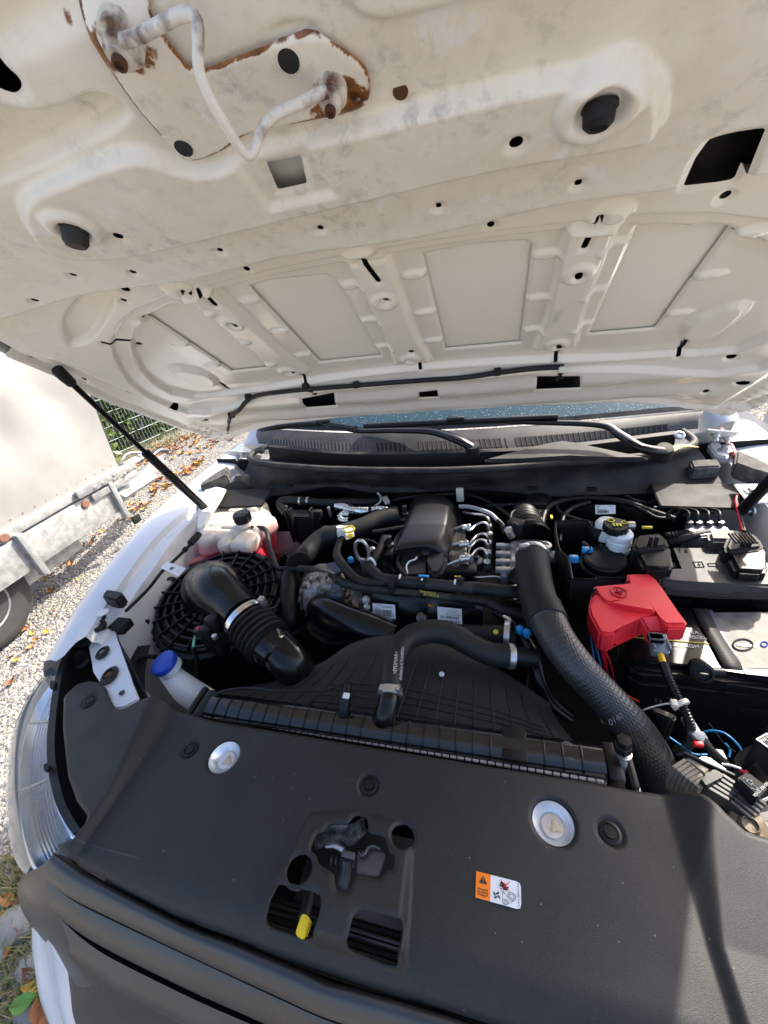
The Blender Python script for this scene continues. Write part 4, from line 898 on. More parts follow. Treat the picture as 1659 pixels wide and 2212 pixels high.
# ================================================================== radiator cover (slam panel trim)
CV = thing('radiator_cover', 'large black plastic cover over the front panel with warning sticker', 'cover', (0, 0, 1.0))
ZC = 1.05
LATP = np.array([P(*z10(x_, y_), ZC)[:2] for x_, y_ in ((290, 60), (560, 40), (872, 130), (872, 330), (835, 900), (800, 950), (30, 700), (40, 610), (140, 400))])
def cz(x, y):
    ax = np.abs(x); yc = np.clip(y/.12, 0, 1)
    wing = (.011+.017*yc)*ss((ax-.338)/(.012+.034*yc))*ss((y+.095)/.02)
    front = -.030*np.clip((-(y+.045-.10*ax*ax*0))/.05, 0, 1)**2
    lat = .019*ss(-bsdf(np.atleast_1d(x), np.atleast_1d(y), LATP, .03)/.009)*np.clip((.058-y)/.11, 0, 1)
    lat = lat if np.ndim(x) else float(lat[0])
    crown = -.012*(ax/.4)**2
    return ZC+wing+front+lat+crown
def Pc(u, v):
    z = ZC
    for _ in range(8): q = P(u, v, z); z = float(cz(q[0], q[1]))
    return P(u, v, z)[:2]
def Pcl(lst, zf=None): return np.array([Pc(*(zf(*t) if zf else t)) for t in lst])
cl = Pcl([(190, 1468), (167, 1474), (135, 1504), (133, 1572), (144, 1675), (163, 1728), (186, 1759), (182, 1774), (156, 1808), (123, 1823), (126, 1836), (179, 1873), (380, 1979), (500, 2024), (650, 2085)])
cb = Pcl([(213, 1472), (228, 1485), (237, 1511), (247, 1529), (262, 1529), (300, 1510), (323, 1500), (344, 1502), (369, 1523), (415, 1541), (465, 1556), (640, 1584), (760, 1604)])
cright = Pcl([(829, 1616), (1079, 1656), (1299, 1691), (1369, 1704), (1464, 1709), (1519, 1711), (1554, 1736), (1579, 1761), (1614, 1793), (1659, 1806), (1700, 1815)])
clm = mir(cl)[::-1]
fr = [(0.0, clm[0][1])]
COUT = np.vstack([cb, cright, np.array([(.50, .105), (.555, .13), (.566, .109), (.535, .06), (.47, .0), (.435, -.03), (.37, -.07)]), mir(cl)[11:], cl[::-1]])
CH = []
lat = chaikin(Pcl([(335, 180), (375, 175), (400, 135), (440, 125), (510, 130), (540, 85), (575, 78), (605, 90), (620, 120), (622, 175), (680, 190), (715, 200), (725, 240), (735, 285), (768, 292), (760, 380), (720, 375), (690, 420), (660, 425), (590, 405), (555, 420), (540, 450), (520, 495), (485, 500), (450, 490), (440, 460), (435, 400), (410, 380), (350, 345), (335, 290), (302, 270)], z10), 1)
CH += [lat, chaikin(Pcl([(150, 455), (340, 500), (367, 530), (360, 600), (325, 745), (290, 768), (80, 700), (62, 680), (75, 600), (110, 480)], z10), 1), chaikin(Pcl([(590, 588), (780, 640), (818, 655), (818, 720), (795, 890), (765, 922), (540, 840), (500, 810), (510, 740), (540, 620)], z10), 1)]
def circ(u, v, r): return (Pc(u, v), r)
CC = [circ(*z10(245, 372), .0135), circ(*z10(807, 190), .0125)]
DISC = [(*z3(965, 302), .0225, 0), (*z4(732, 585), .0225, 1)]
CLIP = [z3(388, 63), z3(820, 272), z3(1594, 425), z4(978, 632)]
for u, v, r, k in DISC: CC.append((Pc(u, v), r))
def csdf(x, y):
    s = polysdf(x, y, COUT)
    for q in CH: s = np.maximum(s, -polysdf(x, y, q))
    for c, r in CC: s = np.maximum(s, -(np.hypot(x-c[0], y-c[1])-r))
    return s
def cover_mat():
    m, n, b, l = nodes('cover_plastic'); N = n.nodes; tc = N.new('ShaderNodeTexCoord')
    def nz(s, d, ro=.6, vec=None):
        z = N.new('ShaderNodeTexNoise'); z.inputs['Scale'].default_value = s; z.inputs['Detail'].default_value = d; z.inputs['Roughness'].default_value = ro; l.new(vec or tc.outputs['Object'], z.inputs['Vector']); return z.outputs['Fac']
    def mr(v, a, b_, c=0., d=1.):
        q = N.new('ShaderNodeMapRange'); q.inputs[1].default_value = a; q.inputs[2].default_value = b_; q.inputs[3].default_value = c; q.inputs[4].default_value = d; l.new(v, q.inputs[0]); return q.outputs[0]
    def mix(f, a, b_):
        q = N.new('ShaderNodeMix'); q.data_type = 'RGBA'; l.new(f, q.inputs[0])
        for s, v in ((6, a), (7, b_)):
            if isinstance(v, tuple): q.inputs[s].default_value = (*v, 1)
            else: l.new(v, q.inputs[s])
        return q.outputs[2]
    c = mix(mr(nz(9, 8, .7), .35, .75), (.0095, .0095, .010), (.0175, .017, .016))
    c = mix(mr(nz(900, 2), .5, .72, 0, .7), c, (.035, .034, .033))            # grain catching dust
    mp = N.new('ShaderNodeMapping'); mp.inputs['Rotation'].default_value = (0, 0, 1.25); mp.inputs['Scale'].default_value = (3, 260, 3); l.new(tc.outputs['Object'], mp.inputs['Vector'])
    c = mix(mr(nz(1, 2, .5, mp.outputs[0]), .735, .76, 0, .5), c, (.09, .09, .088))  # hairline scuffs
    vo = N.new('ShaderNodeTexVoronoi'); vo.inputs['Scale'].default_value = 55; l.new(tc.outputs['Object'], vo.inputs['Vector'])
    c = mix(mr(vo.outputs['Distance'], .045, .03, 0, .8), c, (.20, .19, .18))  # dust specks
    l.new(c, b.inputs['Base Color']); b.inputs['Specular IOR Level'].default_value = .42
    l.new(mr(nz(14, 6), .3, .7, .40, .58), b.inputs['Roughness'])
    bp = N.new('ShaderNodeBump'); bp.inputs['Strength'].default_value = .5; bp.inputs['Distance'].default_value = .0008; l.new(nz(1700, 2), bp.inputs['Height']); l.new(bp.outputs[0], b.inputs['Normal'])
    return m
COVM = cover_mat()
def cz2(x, y):
    z = cz(x, y)
    for u, v in CLIP:
        c = Pc(u, v); d = np.hypot(x-c[0], y-c[1]); z = z-.003*(1-ss((d-.012)/.004))
    for q in CH:
        d = polysdf(x, y, q); z = z-.0025*(1-ss(d/.004))
    for c, r in CC:
        d = np.hypot(x-c[0], y-c[1])-r; z = z-.003*(1-ss(d/.004))
    d = polysdf(x, y, COUT); z = z-.004*(1-ss(-d/.005))
    return z
sheet('cover_panel', COUT[:, 0].min()-.006, COUT[:, 0].max()+.006, COUT[:, 1].min()-.006, COUT[:, 1].max()+.006, .0019, csdf, lambda x, y: np.stack([x, y, cz2(x, y)], 1), COVM, CV, thick=.0028, ang=180)
def c3(u, v, dz=0): q = Pc(u, v); return np.array([q[0], q[1], float(cz(q[0], q[1]))+dz])
for u, v in CLIP:
    q = lathe('push_clip', [(.0115, -.001), (.0115, .0012), (.0085, .0022), (.0082, .0008), (.0062, .0008), (.006, .0026), (0, .0028)], c3(u, v, -.0028), (0, 0, 1), K, CV, seg=28)
ZINC = pbr('zinc_dish', (.72, .73, .75), .30, .7, var=.08, scale=40)
for u, v, r, k in DISC:
    q = c3(u, v, -.006); dd = thing('stop_dish', ('silver metal stop dish in the left of the black cover' if k == 0 else 'silver metal stop dish in the right of the black cover'), 'stop dish', q, 'bonnet stop dishes')
    lathe('dish', [(r*1.02, .001), (r*.97, .002), (r*.85, -.003), (r*.62, -.008), (r*.56, -.009), (r*.53, -.006), (0, -.0055)], q, (0, 0, 1), ZINC, dd, seg=48, cap=False)
    lathe('glue_spot', [(r*.28, -.0054), (r*.2, -.0042), (0, -.0038)], q+np.array([.003, -.001, 0]), (0, 0, 1), pbr('glue', (.55, .47, .30), .5), dd, seg=14, rf=lambda th, r_, h: .3*r_*np.sin(3*th+1))
    lathe('rubber_ring', [(r*1.02, -.001), (r*1.06, .0025), (r*1.0, .0035), (r*.98, .001)], q, (0, 0, 1), K, dd, seg=48, cap=False)
# latch below the opening
ZLT = ZC
LT = thing('bonnet_latch', 'greasy metal bonnet latch inside the cross shaped opening', 'latch', (0, 0, ZC-.06))
GREASE = pbr('greasy_steel', (.12, .12, .125), .25, .7, col2=(.75, .76, .78), scale=60, thr=(.42, .68))
bm = bmesh.new(); add_box(bm, (0, .0, ZC-.075), (.15, .10, .006), bev=.001)
bmk('base_plate', bm, DKST, LT)
bp_ = lambda x, y, d: P(*z10(x, y), ZC-d)
loft('guide_plate', [pts(z10, [(330, 185, ZC-.008), (420, 140, ZC-.006), (530, 130, ZC-.006), (600, 85, ZC-.006)]), pts(z10, [(330, 280, ZC-.03), (420, 240, ZC-.032), (530, 250, ZC-.032), (610, 180, ZC-.03)])], 20, GREASE, LT)
prism('side_plate', [bp_(*t) for t in ((560, 300, .02), (640, 250, .02), (690, 270, .02), (720, 300, .02), (680, 420, .02), (560, 400, .02))], .004, DKST, LT, bev=.001)
tube('hook', [bp_(570, 285, .014), bp_(585, 302, .014), bp_(605, 295, .014), bp_(622, 262, .014), bp_(655, 252, .014), bp_(690, 268,   .014)], .002, DKST, LT, n=30, seg=8)
tube('catch_arm', [bp_(395, 250, .018), bp_(440, 250, .016), bp_(490, 275,   .016)], .0032, STEEL, LT, n=14, seg=8)
box('pawl', bp_(515, 303, .010), (.016, .007, .006), DKST, LT, bev=.001)
tube('pivot_shaft', [bp_(505, 320, .02), bp_(500, 400, .03), bp_(485, 470, .035)], .007, DKST, LT, n=10)
tube('spring', [bp_(420, 330, .03)+np.array([.0+.012*t, .004*math.cos(t*14), .004*math.sin(t*14)]) for t in np.linspace(0, 2.4, 50)], .0012, DKST, LT, n=120, seg=6)
lv = tube('release_lever', [bp_(300, 505, .03), bp_(290, 570, .022), bp_(270, 640, .012)], .006, DKST, LT, n=10, flat=.5)
prism('yellow_grip', [bp_(*t) for t in ((258, 622, .004), (275, 618, .004), (303, 640, .004), (303, 660, .004), (275, 750, .004), (265, 758, .004), (228, 735, .004), (226, 715, .004))], .010, YEL, lv, bev=.002)
# intake mesh under the openings
MESHM, mn, mb, ml = nodes('condenser_fins'); mt_ = mn.nodes.new('ShaderNodeTexCoord'); mw = mn.nodes.new('ShaderNodeTexWave'); mw.bands_direction = 'Y'; mw.inputs['Scale'].default_value = 40; ml.new(mt_.outputs['Object'], mw.inputs['Vector'])
mr_ = mn.nodes.new('ShaderNodeValToRGB'); mr_.color_ramp.elements[0].color = (.01, .008, .006, 1); mr_.color_ramp.elements[1].color = (.10, .075, .05, 1); ml.new(mw.outputs['Fac'], mr_.inputs[0]); ml.new(mr_.outputs[0], mb.inputs['Base Color']); mb.inputs['Roughness'].default_value = .6
mk('condenser', [(-.16, -.12, ZC-.09), (.12, -.12, ZC-.09), (.12, -.035, ZC-.07), (-.16, -.035, ZC-.07)], [(0, 1, 2, 3)], MESHM, LT, smooth=False)
for i in range(16):
    y = -.115+i*.0052; z = ZC-.09+.02*(y+.12)/.085; mk('fin', [(-.155, y, z), (.115, y, z), (.115, y+.001, z+.006), (-.155, y+.001, z+.006)], [(0, 1, 2, 3)], pbr('fin_brown', (.09, .065, .04), .5, .5) if i == 0 else MT['fin_brown'], LT, smooth=False)
# warning sticker
STK = [c3(*z10(1208, 390), .0006), c3(*z10(1452, 452), .0006), c3(*z10(1455, 600), .0006), c3(*z10(1205, 532), .0006)]
zs = max(q[2] for q in STK)+.0002
STK = np.array([P(*z10(x, y), zs) for x, y in ((1210, 388), (1453, 450), (1455, 600), (1206, 532))])
stk = quadplate('warning_sticker', STK, PAPER, CV, .0003, 0, 1)
so_ = quadplate('orange_field', [on(STK, .0, .0)+np.array([0, 0, .0003]), on(STK, .33, .0)+np.array([0, 0, .0003]), on(STK, .33, 1)+np.array([0, 0, .0003]), on(STK, .0, 1)+np.array([0, 0, .0003])], ORG_, stk, .0003)
def sp(a, b, dz=.0011): return on(STK, a, b)+np.array([0, 0, dz])
def dpoly(lst, mat, dz=.0011, name='pictogram'): return mk(name, [sp(a, b, dz) for a, b in lst], [tuple(range(len(lst)))], mat, stk, smooth=False)
dpoly([(.165, .12), (.26, .42), (.07, .42)], INK_SHADE); dpoly([(.155, .2), (.175, .2), (.17, .33), (.16, .33)], ORG_, .0014); dpoly([(.155, .355), (.175, .355), (.175, .39), (.155, .39)], ORG_, .0014)
def dline(lst, w, mat, dz=.0012):
    for (a, b), (c, d) in zip(lst[:-1], lst[1:]):
        L_ = math.hypot(c-a, (d-b)*.6)+1e-9; nx, ny = -(d-b)*.6/L_*w, (c-a)/L_*w/.6; dpoly([(a-nx, b-ny), (c-nx, d-ny), (c+nx, d+ny), (a+nx, b+ny)], mat, dz)
dline([(.06, .62), (.15, .66), (.165, .66), (.26, .62), (.26, .84), (.165, .88), (.06, .84), (.06, .62)], .008, INK_SHADE); dline([(.163, .66), (.163, .88)], .006, INK_SHADE); dline([(.21, .70), (.21, .78)], .012, INK_SHADE); dline([(.09, .72), (.09, .78), (.13, .79), (.13, .72)], .005, INK_SHADE)
for k in range(4):
    a = k*1.57+.4; cx_, cy_ = .47, .72
    pl_ = []
    for t in np.linspace(0, 6.28, 12)[:-1]:
        x, y = .055+.042*math.cos(t), .022*math.sin(t)+.02*math.cos(t); pl_.append((cx_+x*math.cos(a)-y*math.sin(a), cy_+(x*math.sin(a)+y*math.cos(a))/.6))
    dpoly(pl_, INK_SHADE)
for k in range(3): dline([(.54+.035*k, .36), (.575+.035*k, .16+.02*k), (.61+.035*k, .36)], .013, INK_SHADE, .0012)
dpoly([(.56, .30), (.74, .30), (.70, .45), (.62, .45)], INK_SHADE, .0010)
dline([(.55, .10), (.76, .48)], .009, REDINK, .0016); dline([(.76, .10), (.55, .48)], .009, REDINK, .0016)
def ring(cx_, cy_, r, w): dline([(cx_+r*math.cos(t), cy_+r/.6*math.sin(t)) for t in np.linspace(0, 6.28, 18)], w, INK_SHADE, .0012)
ring(.80, .62, .085, .006); ring(.80, .62, .05, .005); ring(.66, .88, .06, .006); ring(.66, .88, .03, .005); ring(.61, .55, .022, .005); dline([(.60, .58), (.60, .85)], .004, INK_SHADE); dline([(.635, .56), (.72, .7)], .004, INK_SHADE); dline([(.70, .94), (.86, .75)], .004, INK_SHADE)
text('FU5A-8B653-AA', sp(.945, .5, .0014), STK[0]-STK[3], STK[0]-STK[1], .0027, INK_SHADE, stk, 'part_number', lift=-.0004)
# ------------------------------------------------------------------ grille / bumper below the cover edge
GRM = pbr('bumper_plastic', (.012, .0118, .0112), .30, bump=.25, bscale=1500, col2=(.026, .0245, .022), scale=12, spec=.75, thr=(.42, .7), rvar=.1)
GRILLE = thing('front_grille', 'weathered black grille bars in front of the radiator cover', 'grille', (0, -.1, .8))
def rail(lst, z):
    l_ = np.array([P(u, v, z) for u, v in lst]); l_ = l_[l_[:, 0] < -.01]; e = l_[-1].copy(); e[0] = 0; e[1] -= .002
    l_ = np.vstack([l_, e]); r = l_[-2::-1].copy(); r[:, 0] *= -1; return cr(np.vstack([l_, r]), 41)
g0 = rail([(117, 1843), (180, 1886), (380, 1991), (500, 2036), (650, 2096)], 1.026)
g0b = rail([(112, 1850), (172, 1895), (380, 2003), (500, 2048), (650, 2110)], 1.028)
g1 = rail([(96, 1880), (150, 1922), (220, 1958), (435, 2060), (600, 2135), (700, 2180)], 1.016)
g2 = rail([(98, 1895), (150, 1936), (220, 1972), (435, 2074), (600, 2150), (700, 2195)], .996)
g3 = rail([(100, 1900), (150, 1941), (220, 1978), (435, 2080), (600, 2157), (700, 2202)], .992)
g4 = rail([(110, 1945), (150, 1973), (220, 2018), (400, 2105), (500, 2148), (650, 2215)], .980)
g5 = rail([(120, 1972), (160, 2004), (230, 2050), (400, 2135), (500, 2180), (650, 2247)], .945)
g6 = rail([(130, 1985), (180, 2030), (240, 2070), (400, 2150), (500, 2195), (650, 2260)], .935)
g7 = rail([(150, 2040), (200, 2075), (260, 2112), (400, 2180), (500, 2225), (650, 2290)], .925)
g8 = rail([(165, 2075), (210, 2110), (270, 2148), (400, 2215), (500, 2260), (650, 2320)], .885)
loft('upper_bar', [g0+np.array([0, .004, -.02]), g0, g0b, g0b*.5+g1*.5+np.array([0, 0, .002]), g1, g1*.5+g2*.5+np.array([0, -.003, .003]), g2], 80, GRM, GRILLE, ang=180)
loft('step_face', [g2, g2*.5+g3*.5+np.array([0, .010, -.010]), g3+np.array([0, .006, -.006])], 80, K, GRILLE, ang=30)
loft('middle_bar', [g3+np.array([0, .006, -.006]), g3, g3*.5+g4*.5+np.array([0, 0, .002]), g4, g4*.5+g5*.5+np.array([0, -.004, .006]), g5], 80, GRM, GRILLE, ang=60)
loft('step_face', [g5, g5*.5+g6*.5+np.array([0, .012, -.012]), g6+np.array([0, .006, -.008])], 80, K, GRILLE, ang=30)
loft('lower_bar', [g6+np.array([0, .006, -.008]), g6, g7, g7*.5+g8*.5+np.array([0, -.004, .006]), g8, g8+np.array([0, .03, -.05]), g8+np.array([0, .06, -.4])], 80, GRM, GRILLE, ang=60)
# wet patches on the bars
WET = pbr('wet_patch', (.008, .009, .011), .12)
def patch(u, v, rx, ry, z, a, k):
    c = P(u, v, z); 
    V = [c+np.array([0, 0, .0012])]+[c+np.array([rx*(1+.35*math.sin(3*t+k))*math.cos(t)*math.cos(a)-ry*math.sin(t)*math.sin(a), rx*math.cos(t)*math.sin(a)+ry*(1+.3*math.sin(4*t+k))*math.sin(t)*math.cos(a), .0012]) for t in np.linspace(0, 6.28, 19)[:-1]]
    mk('wet_patch', V, [(0, i+1, (i+1) % 18+1) for i in range(18)], WET, GRILLE, smooth=False)
# white bumper corner + black bumper corner
BMP = thing('front_bumper', 'black and white front bumper corner below the left headlight', 'bumper', (-.45, -.1, .6))
c0 = [P(u, v, z) for u, v, z in ((45, 1893, .935), (38, 1925, .90), (45, 1960, .86), (60, 1990, .82), (100, 2050, .76), (150, 2130, .70))]
c1 = [P(u, v, z) for u, v, z in ((92, 1868, .965), (85, 1895, .95), (95, 1940, .93), (120, 1990, .90), (150, 2050, .85), (200, 2130, .78))]
c2 = [P(u, v, z) for u, v, z in ((122, 1836, 1.0), (140, 1860, .985), (170, 1900, .965), (200, 1940, .94), (250, 2010, .90), (300, 2090, .84))]
loft('corner_cladding', [np.array(c0), np.array(c1), np.array(c2)], 40, GRM, BMP, sub=20, ang=180)
w0 = [P(u, v, z) for u, v, z in ((76, 1985, .80), (78, 2050, .75), (88, 2120, .70), (110, 2190, .64), (150, 2290, .55))]
w1 = [P(u, v, z) for u, v, z in ((92, 1998, .82), (100, 2060, .77), (114, 2130, .715), (134, 2200, .655), (175, 2300, .56))]
w2 = [P(u, v, z) for u, v, z in ((110, 2025, .83), (128, 2075, .785), (138, 2135, .73), (146, 2205, .67), (190, 2300, .57))]
loft('white_corner', [np.array(w0)+np.array([.0, .12, -.02]), np.array(w0), np.array(w1), np.array(w2), np.array(w2)+np.array([.02, .02, -.03])], 40, WHITE, BMP, sub=24, ang=180)
x0 = [P(u, v, z) for u, v, z in ((112, 2022, .815), (130, 2078, .77), (140, 2140, .715), (148, 2212, .65), (190, 2300, .55))]
x1 = [P(u, v, z) for u, v, z in ((200, 2040, .84), (240, 2090, .80), (260, 2140, .75), (280, 2212, .68), (300, 2290, .58))]
x2 = [P(u, v, z) for u, v, z in ((320, 2080, .86), (360, 2120, .82), (400, 2160, .77), (430, 2212, .70), (450, 2290, .60))]
loft('lower_cladding', [np.array(x0), np.array(x1), np.array(x2)], 40, GRM, BMP, sub=16, ang=180)
# ------------------------------------------------------------------ headlight
HL = thing('headlight', 'clear headlight with ribbed blue silver reflector and cloudy rim', 'headlight', P(70, 1680, .9))
ho = pts(None, [(108, 1440, 1.02), (60, 1505, .975), (25, 1590, .945), (12, 1690, .93), (15, 1780, .925), (32, 1855, .93), (55, 1890, .935)])
hm = pts(None, [(122, 1445, 1.035), (80, 1510, 1.01), (55, 1590, .995), (45, 1680, .985), (50, 1760, .98), (68, 1835, .975), (85, 1862, .97)])
hi = pts(None, [(150, 1388, 1.045), (122, 1460, 1.04), (106, 1560, 1.035), (103, 1640, 1.035), (118, 1725, 1.03), (140, 1775, 1.02), (158, 1802, 1.01)])
LENS, ln, lb_, ll = nodes('lens_plastic')
for n_ in list(ln.nodes): 
    if n_.type != 'OUTPUT_MATERIAL': ln.nodes.remove(n_)
tr = ln.nodes.new('ShaderNodeBsdfTransparent'); tr.inputs[0].default_value = (.93, .96, .95, 1); gs = ln.nodes.new('ShaderNodeBsdfGlossy'); gs.inputs['Roughness'].default_value = .08; df = ln.nodes.new('ShaderNodeBsdfDiffuse'); df.inputs[0].default_value = (.62, .66, .62, 1)
fz = ln.nodes.new('ShaderNodeFresnel'); fz.inputs[0].default_value = 1.5; m1 = ln.nodes.new('ShaderNodeMixShader'); m2 = ln.nodes.new('ShaderNodeMixShader')
at_ = ln.nodes.new('ShaderNodeAttribute'); at_.attribute_name = 'haze'
ll.new(at_.outputs['Fac'], m1.inputs[0]); ll.new(tr.outputs[0], m1.inputs[1]); ll.new(df.outputs[0], m1.inputs[2]); ll.new(fz.outputs[0], m2.inputs[0]); ll.new(m1.outputs[0], m2.inputs[1]); ll.new(gs.outputs[0], m2.inputs[2])
ll.new(m2.outputs[0], [n_ for n_ in ln.nodes if n_.type == 'OUTPUT_MATERIAL'][0].inputs[0])
def lens():
    R_ = [cr(r, 50) for r in (ho, hm+np.array([0, 0, .006]), hi)]; A = np.stack(R_, 0); A = np.stack([cr(A[:, j], 16) for j in range(50)], 1)
    V = A.reshape(-1, 3); F = [(i*50+j, i*50+j+1, (i+1)*50+j+1, (i+1)*50+j) for i in range(15) for j in range(49)]
    hz = np.repeat(np.clip(.40-.10*np.arange(16), .03, 1), 50)
    hz = hz+.12*np.sin(np.tile(np.arange(50), 16)*.7)*(hz > .1)
    return mk('lens', V, F, LENS, HL, 180, attrs={'haze': np.clip(hz, .05, .7)})
lens()
REFL = pbr('reflector_chrome', (.66, .72, .84), .16, .9, var=.06)
r0, r1, r2 = cr(hm*.3+ho*.7+np.array([.004, 0, -.02]), 80), cr((hm*.5+hi*.5)+np.array([0, 0, -.05]), 80), cr(hi+np.array([0, 0, -.02]), 80)
loft('reflector_bowl', [r0, r1, r2], 80, REFL, HL, sub=14, ang=180)
A = np.stack([r0, r1, r2], 0); A = np.stack([cr(A[:, j], 20) for j in range(80)], 1)
for i in range(4, 17, 1): tube('reflector_rib', A[i][6:76]+np.array([0, 0, .0008]), .0006, REFL, HL, n=40, seg=5)
for j in (20, 45): tube('divider', A[:, j]+np.array([0, 0, .004]), .002, STEEL, HL, n=20, seg=6)
tube('chrome_edge', r2+np.array([-.004, 0, .008]), .004, REFL, HL, n=60, seg=8)
loft('outer_trim', [cr(ho+np.array([.002, 0, -.004]), 50), cr(ho*.85+hm*.15+np.array([.002, 0, -.012]), 50), cr(hm*.3+ho*.7+np.array([.004, 0, -.0195]), 50)], 50, pbr('headlight_bezel', (.45, .47, .46), .4), HL)
loft('housing', [hi+np.array([.0, 0, .002]), hi+np.array([.012, .005, .004]), hi+np.array([.022, .01, -.03]), hi+np.array([.05, .03, -.05])], 50, K, HL, ang=60)
loft('housing_inner', [hi+np.array([.05, .03, -.05]), hi+np.array([.12, .06, -.06])], 50, KM, HL)
for x, y in ((265, 745), (300, 275)):
    prism('housing_tab', [P(*z13(x+dx, y+dy), 1.045) for dx, dy in ((-20, -10), (0, -20), (15, -5), (10, 25), (-15, 30))], .006, K, HL, bev=.001)
lathe('housing_boss', [(.02, -.01), (.02, .0), (.014, .004), (.009, .002), (0, .002)], P(*z13(455, 135), 1.03), (.3, -.3, .8), K, HL, seg=18)
for k, (x, y) in enumerate(((690, 1130), (705, 1185))):
    c = P(*z11(*( (690, 1925) if k == 0 else (735, 1905))), 1.06)
wb = thing('wing_bracket', 'black folded bracket with two clips at the tip of the left wing', 'bracket', P(195, 1380, 1.05))
prism('plate', [P(*z11(x, y), 1.06) for x, y in ((500, 2040), (560, 1985), (640, 1960), (700, 1920), (745, 1925), (785, 1955), (770, 1985), (700, 2015), (650, 2070), (560, 2100))], .012, K, wb, bev=.003)
for x, y in ((712, 1920), (715, 1975)): lathe('clip', [(.016, 0), (.016, .006), (.011, .009), (.010, .004), (0, .004)], P(*z11(x, y), 1.064), (0, 0, 1), RUB, wb, seg=18)
prism('lower_plate', [P(*z13(x, y), 1.02) for x, y in ((400, 60), (460, 25), (520, 50), (500, 120), (450, 200), (410, 230), (395, 160))], .01, K, wb, bev=.002)
# ================================================================== engine bay
def pz(zf, lst, z): return [P(*zf(x, y), z) for x, y in lst]
def clamp(name, c, axis, r, w_, mat, par, n=28): return lathe(name, [(r*.98, -w_/2), (r*1.05, -w_/2), (r*1.07, 0), (r*1.05, w_/2), (r*.98, w_/2)], c, axis, mat, par, seg=n)
# ---- coolant reservoir
c = P(505, 1150, .98)
TK = thing('coolant_reservoir', 'cream translucent coolant tank with red coolant and black cap', 'coolant tank', c)
tk_top = pts(z5, [(180, 420), (210, 370), (260, 300), (330, 262), (440, 215), (470, 155), (560, 140), (620, 160), (670, 140), (720, 180), (745, 260), (785, 330), (760, 375), (690, 400), (640, 480), (560, 500), (470, 510), (440, 480), (380, 500), (345, 470), (240, 470)], 1.055)
tk_base = pts(z5, [(180, 555), (215, 440), (260, 370), (330, 300), (430, 260), (500, 200), (600, 190), (700, 200), (760, 250), (800, 340), (790, 395), (740, 440), (680, 520), (600, 555), (500, 580), (380, 588), (270, 585)], 1.0)
def tank(name, outline, levels, mat, par, n=96):
    base = cr(outline, n, True); cc = base.mean(0); V = []; F = []
    for s, dz in levels: V.append(cc+(base-cc)*np.array([s, s, 1])+np.array([0, 0, dz]))
    V = np.vstack(V); m_ = len(levels)
    for i in range(m_-1):
        for j in range(n): k = (j+1) % n; F.append((i*n+j, i*n+k, (i+1)*n+k, (i+1)*n+j))
    F.append(tuple(range(n))[::-1]); F.append(tuple(range((m_-1)*n, m_*n))); return mk(name, V, F, mat, par, 50)
Ltb = pts(z5, [(185, 560), (190, 430), (250, 345), (330, 300), (430, 240), (560, 215), (690, 215), (770, 290), (800, 360), (780, 410), (735, 435), (690, 455), (668, 510), (620, 550), (560, 560), (505, 572), (470, 560), (440, 560), (400, 575), (370, 560), (330, 555), (260, 582)], 1.0)
up = tank('upper_half', Ltb, [(1.0, 0), (.995, .018), (.98, .032), (.94, .040), (.86, .044), (.5, .047), (.2, .048)], TANK, TK)
tank('seam_flange', Ltb, [(1.0, -.004), (1.035, -.004), (1.035, .001), (1.0, .001)], TANK, TK)
tank('lower_half', Ltb, [(.93, -.10), (.96, -.06), (.985, -.02), (.985, -.003)], COOL, TK)
# red coolant showing through the upper wall
tank('coolant_level', Ltb, [(1.003, .001), (1.0035, .010), (1.002, .0135)], pbr('coolant_tint', (.80, .20, .22), .35, col2=(.80, .60, .55), scale=9, sss=.4), TK)
for x, y, sx_, sy_, h, rz in ((255, 420, .056, .050, .047, .25), (400, 470, .040, .062, .050, .1), (545, 470, .066, .070, .050, -.1), (690, 340, .050, .080, .053, -.35), (510, 225, .070, .060, .055, .1), (650, 215, .055, .06, .057, -.2), (360, 330, .070, .060, .053, .25), (500, 340, .090, .075, .055, 0)):
    q = P(*z5(x, y), 1.04); q[2] = 1.0+h/2; ax_ = [(math.cos(rz), math.sin(rz), 0), (-math.sin(rz), math.cos(rz), 0), (0, 0, 1)]
    box('lobe', q, (sx_, sy_, h), TANK, up, ax=ax_, bev=.017, seg=5)
capc = P(*z5(522, 270), 1.085)
lathe('neck', [(.022, -.03), (.022, -.01)], capc, (0, 0, 1), TANK, TK, seg=24)
cp = lathe('cap', [(.0225, -.018), (.0235, -.016), (.0235, .004), (.0215, .008), (0, .009)], capc, (0, 0, 1), K, TK, seg=48, rf=lambda th, r, h: .0012*np.sign(np.sin(12*th))*(1 if -.017 < h < .006 else 0))
for k in range(3): text(('MAX', '130', 'OK')[k] if False else ('≡', '!', '°')[k], capc+np.array([-.010+.010*k, 0, .0092]), (1, .3, 0), (-.3, 1, 0), .012, YINK, cp, 'cap_print')
ptube('spout', z5, [(600, 372, 1.045), (640, 372, 1.045)], [3.4, 3.4], TANK, TK)
clamp('spout_clip', P(*z5(603, 372), 1.045), (1, 0, 0), .006, .006, STEEL, TK)
prism('mount_tab', pz(z5, [(55, 640), (180, 595), (240, 598), (235, 620), (100, 660), (70, 690)], .985), .008, TANK, TK, bev=.002)
OV = thing('overflow_hose', 'thin dark rubber hose from the coolant tank across to the engine', 'hose', P(600, 1225, 1.0))
ptube('hose', z5, [(605, 372, 1.045), (690, 372, 1.045), (730, 410, 1.04), (745, 500, 1.03), (790, 640, 1.02), (820, 700, 1.018), (860, 705, 1.018), (990, 705, 1.018)], [5.3]*8, RUB, OV, n=70)
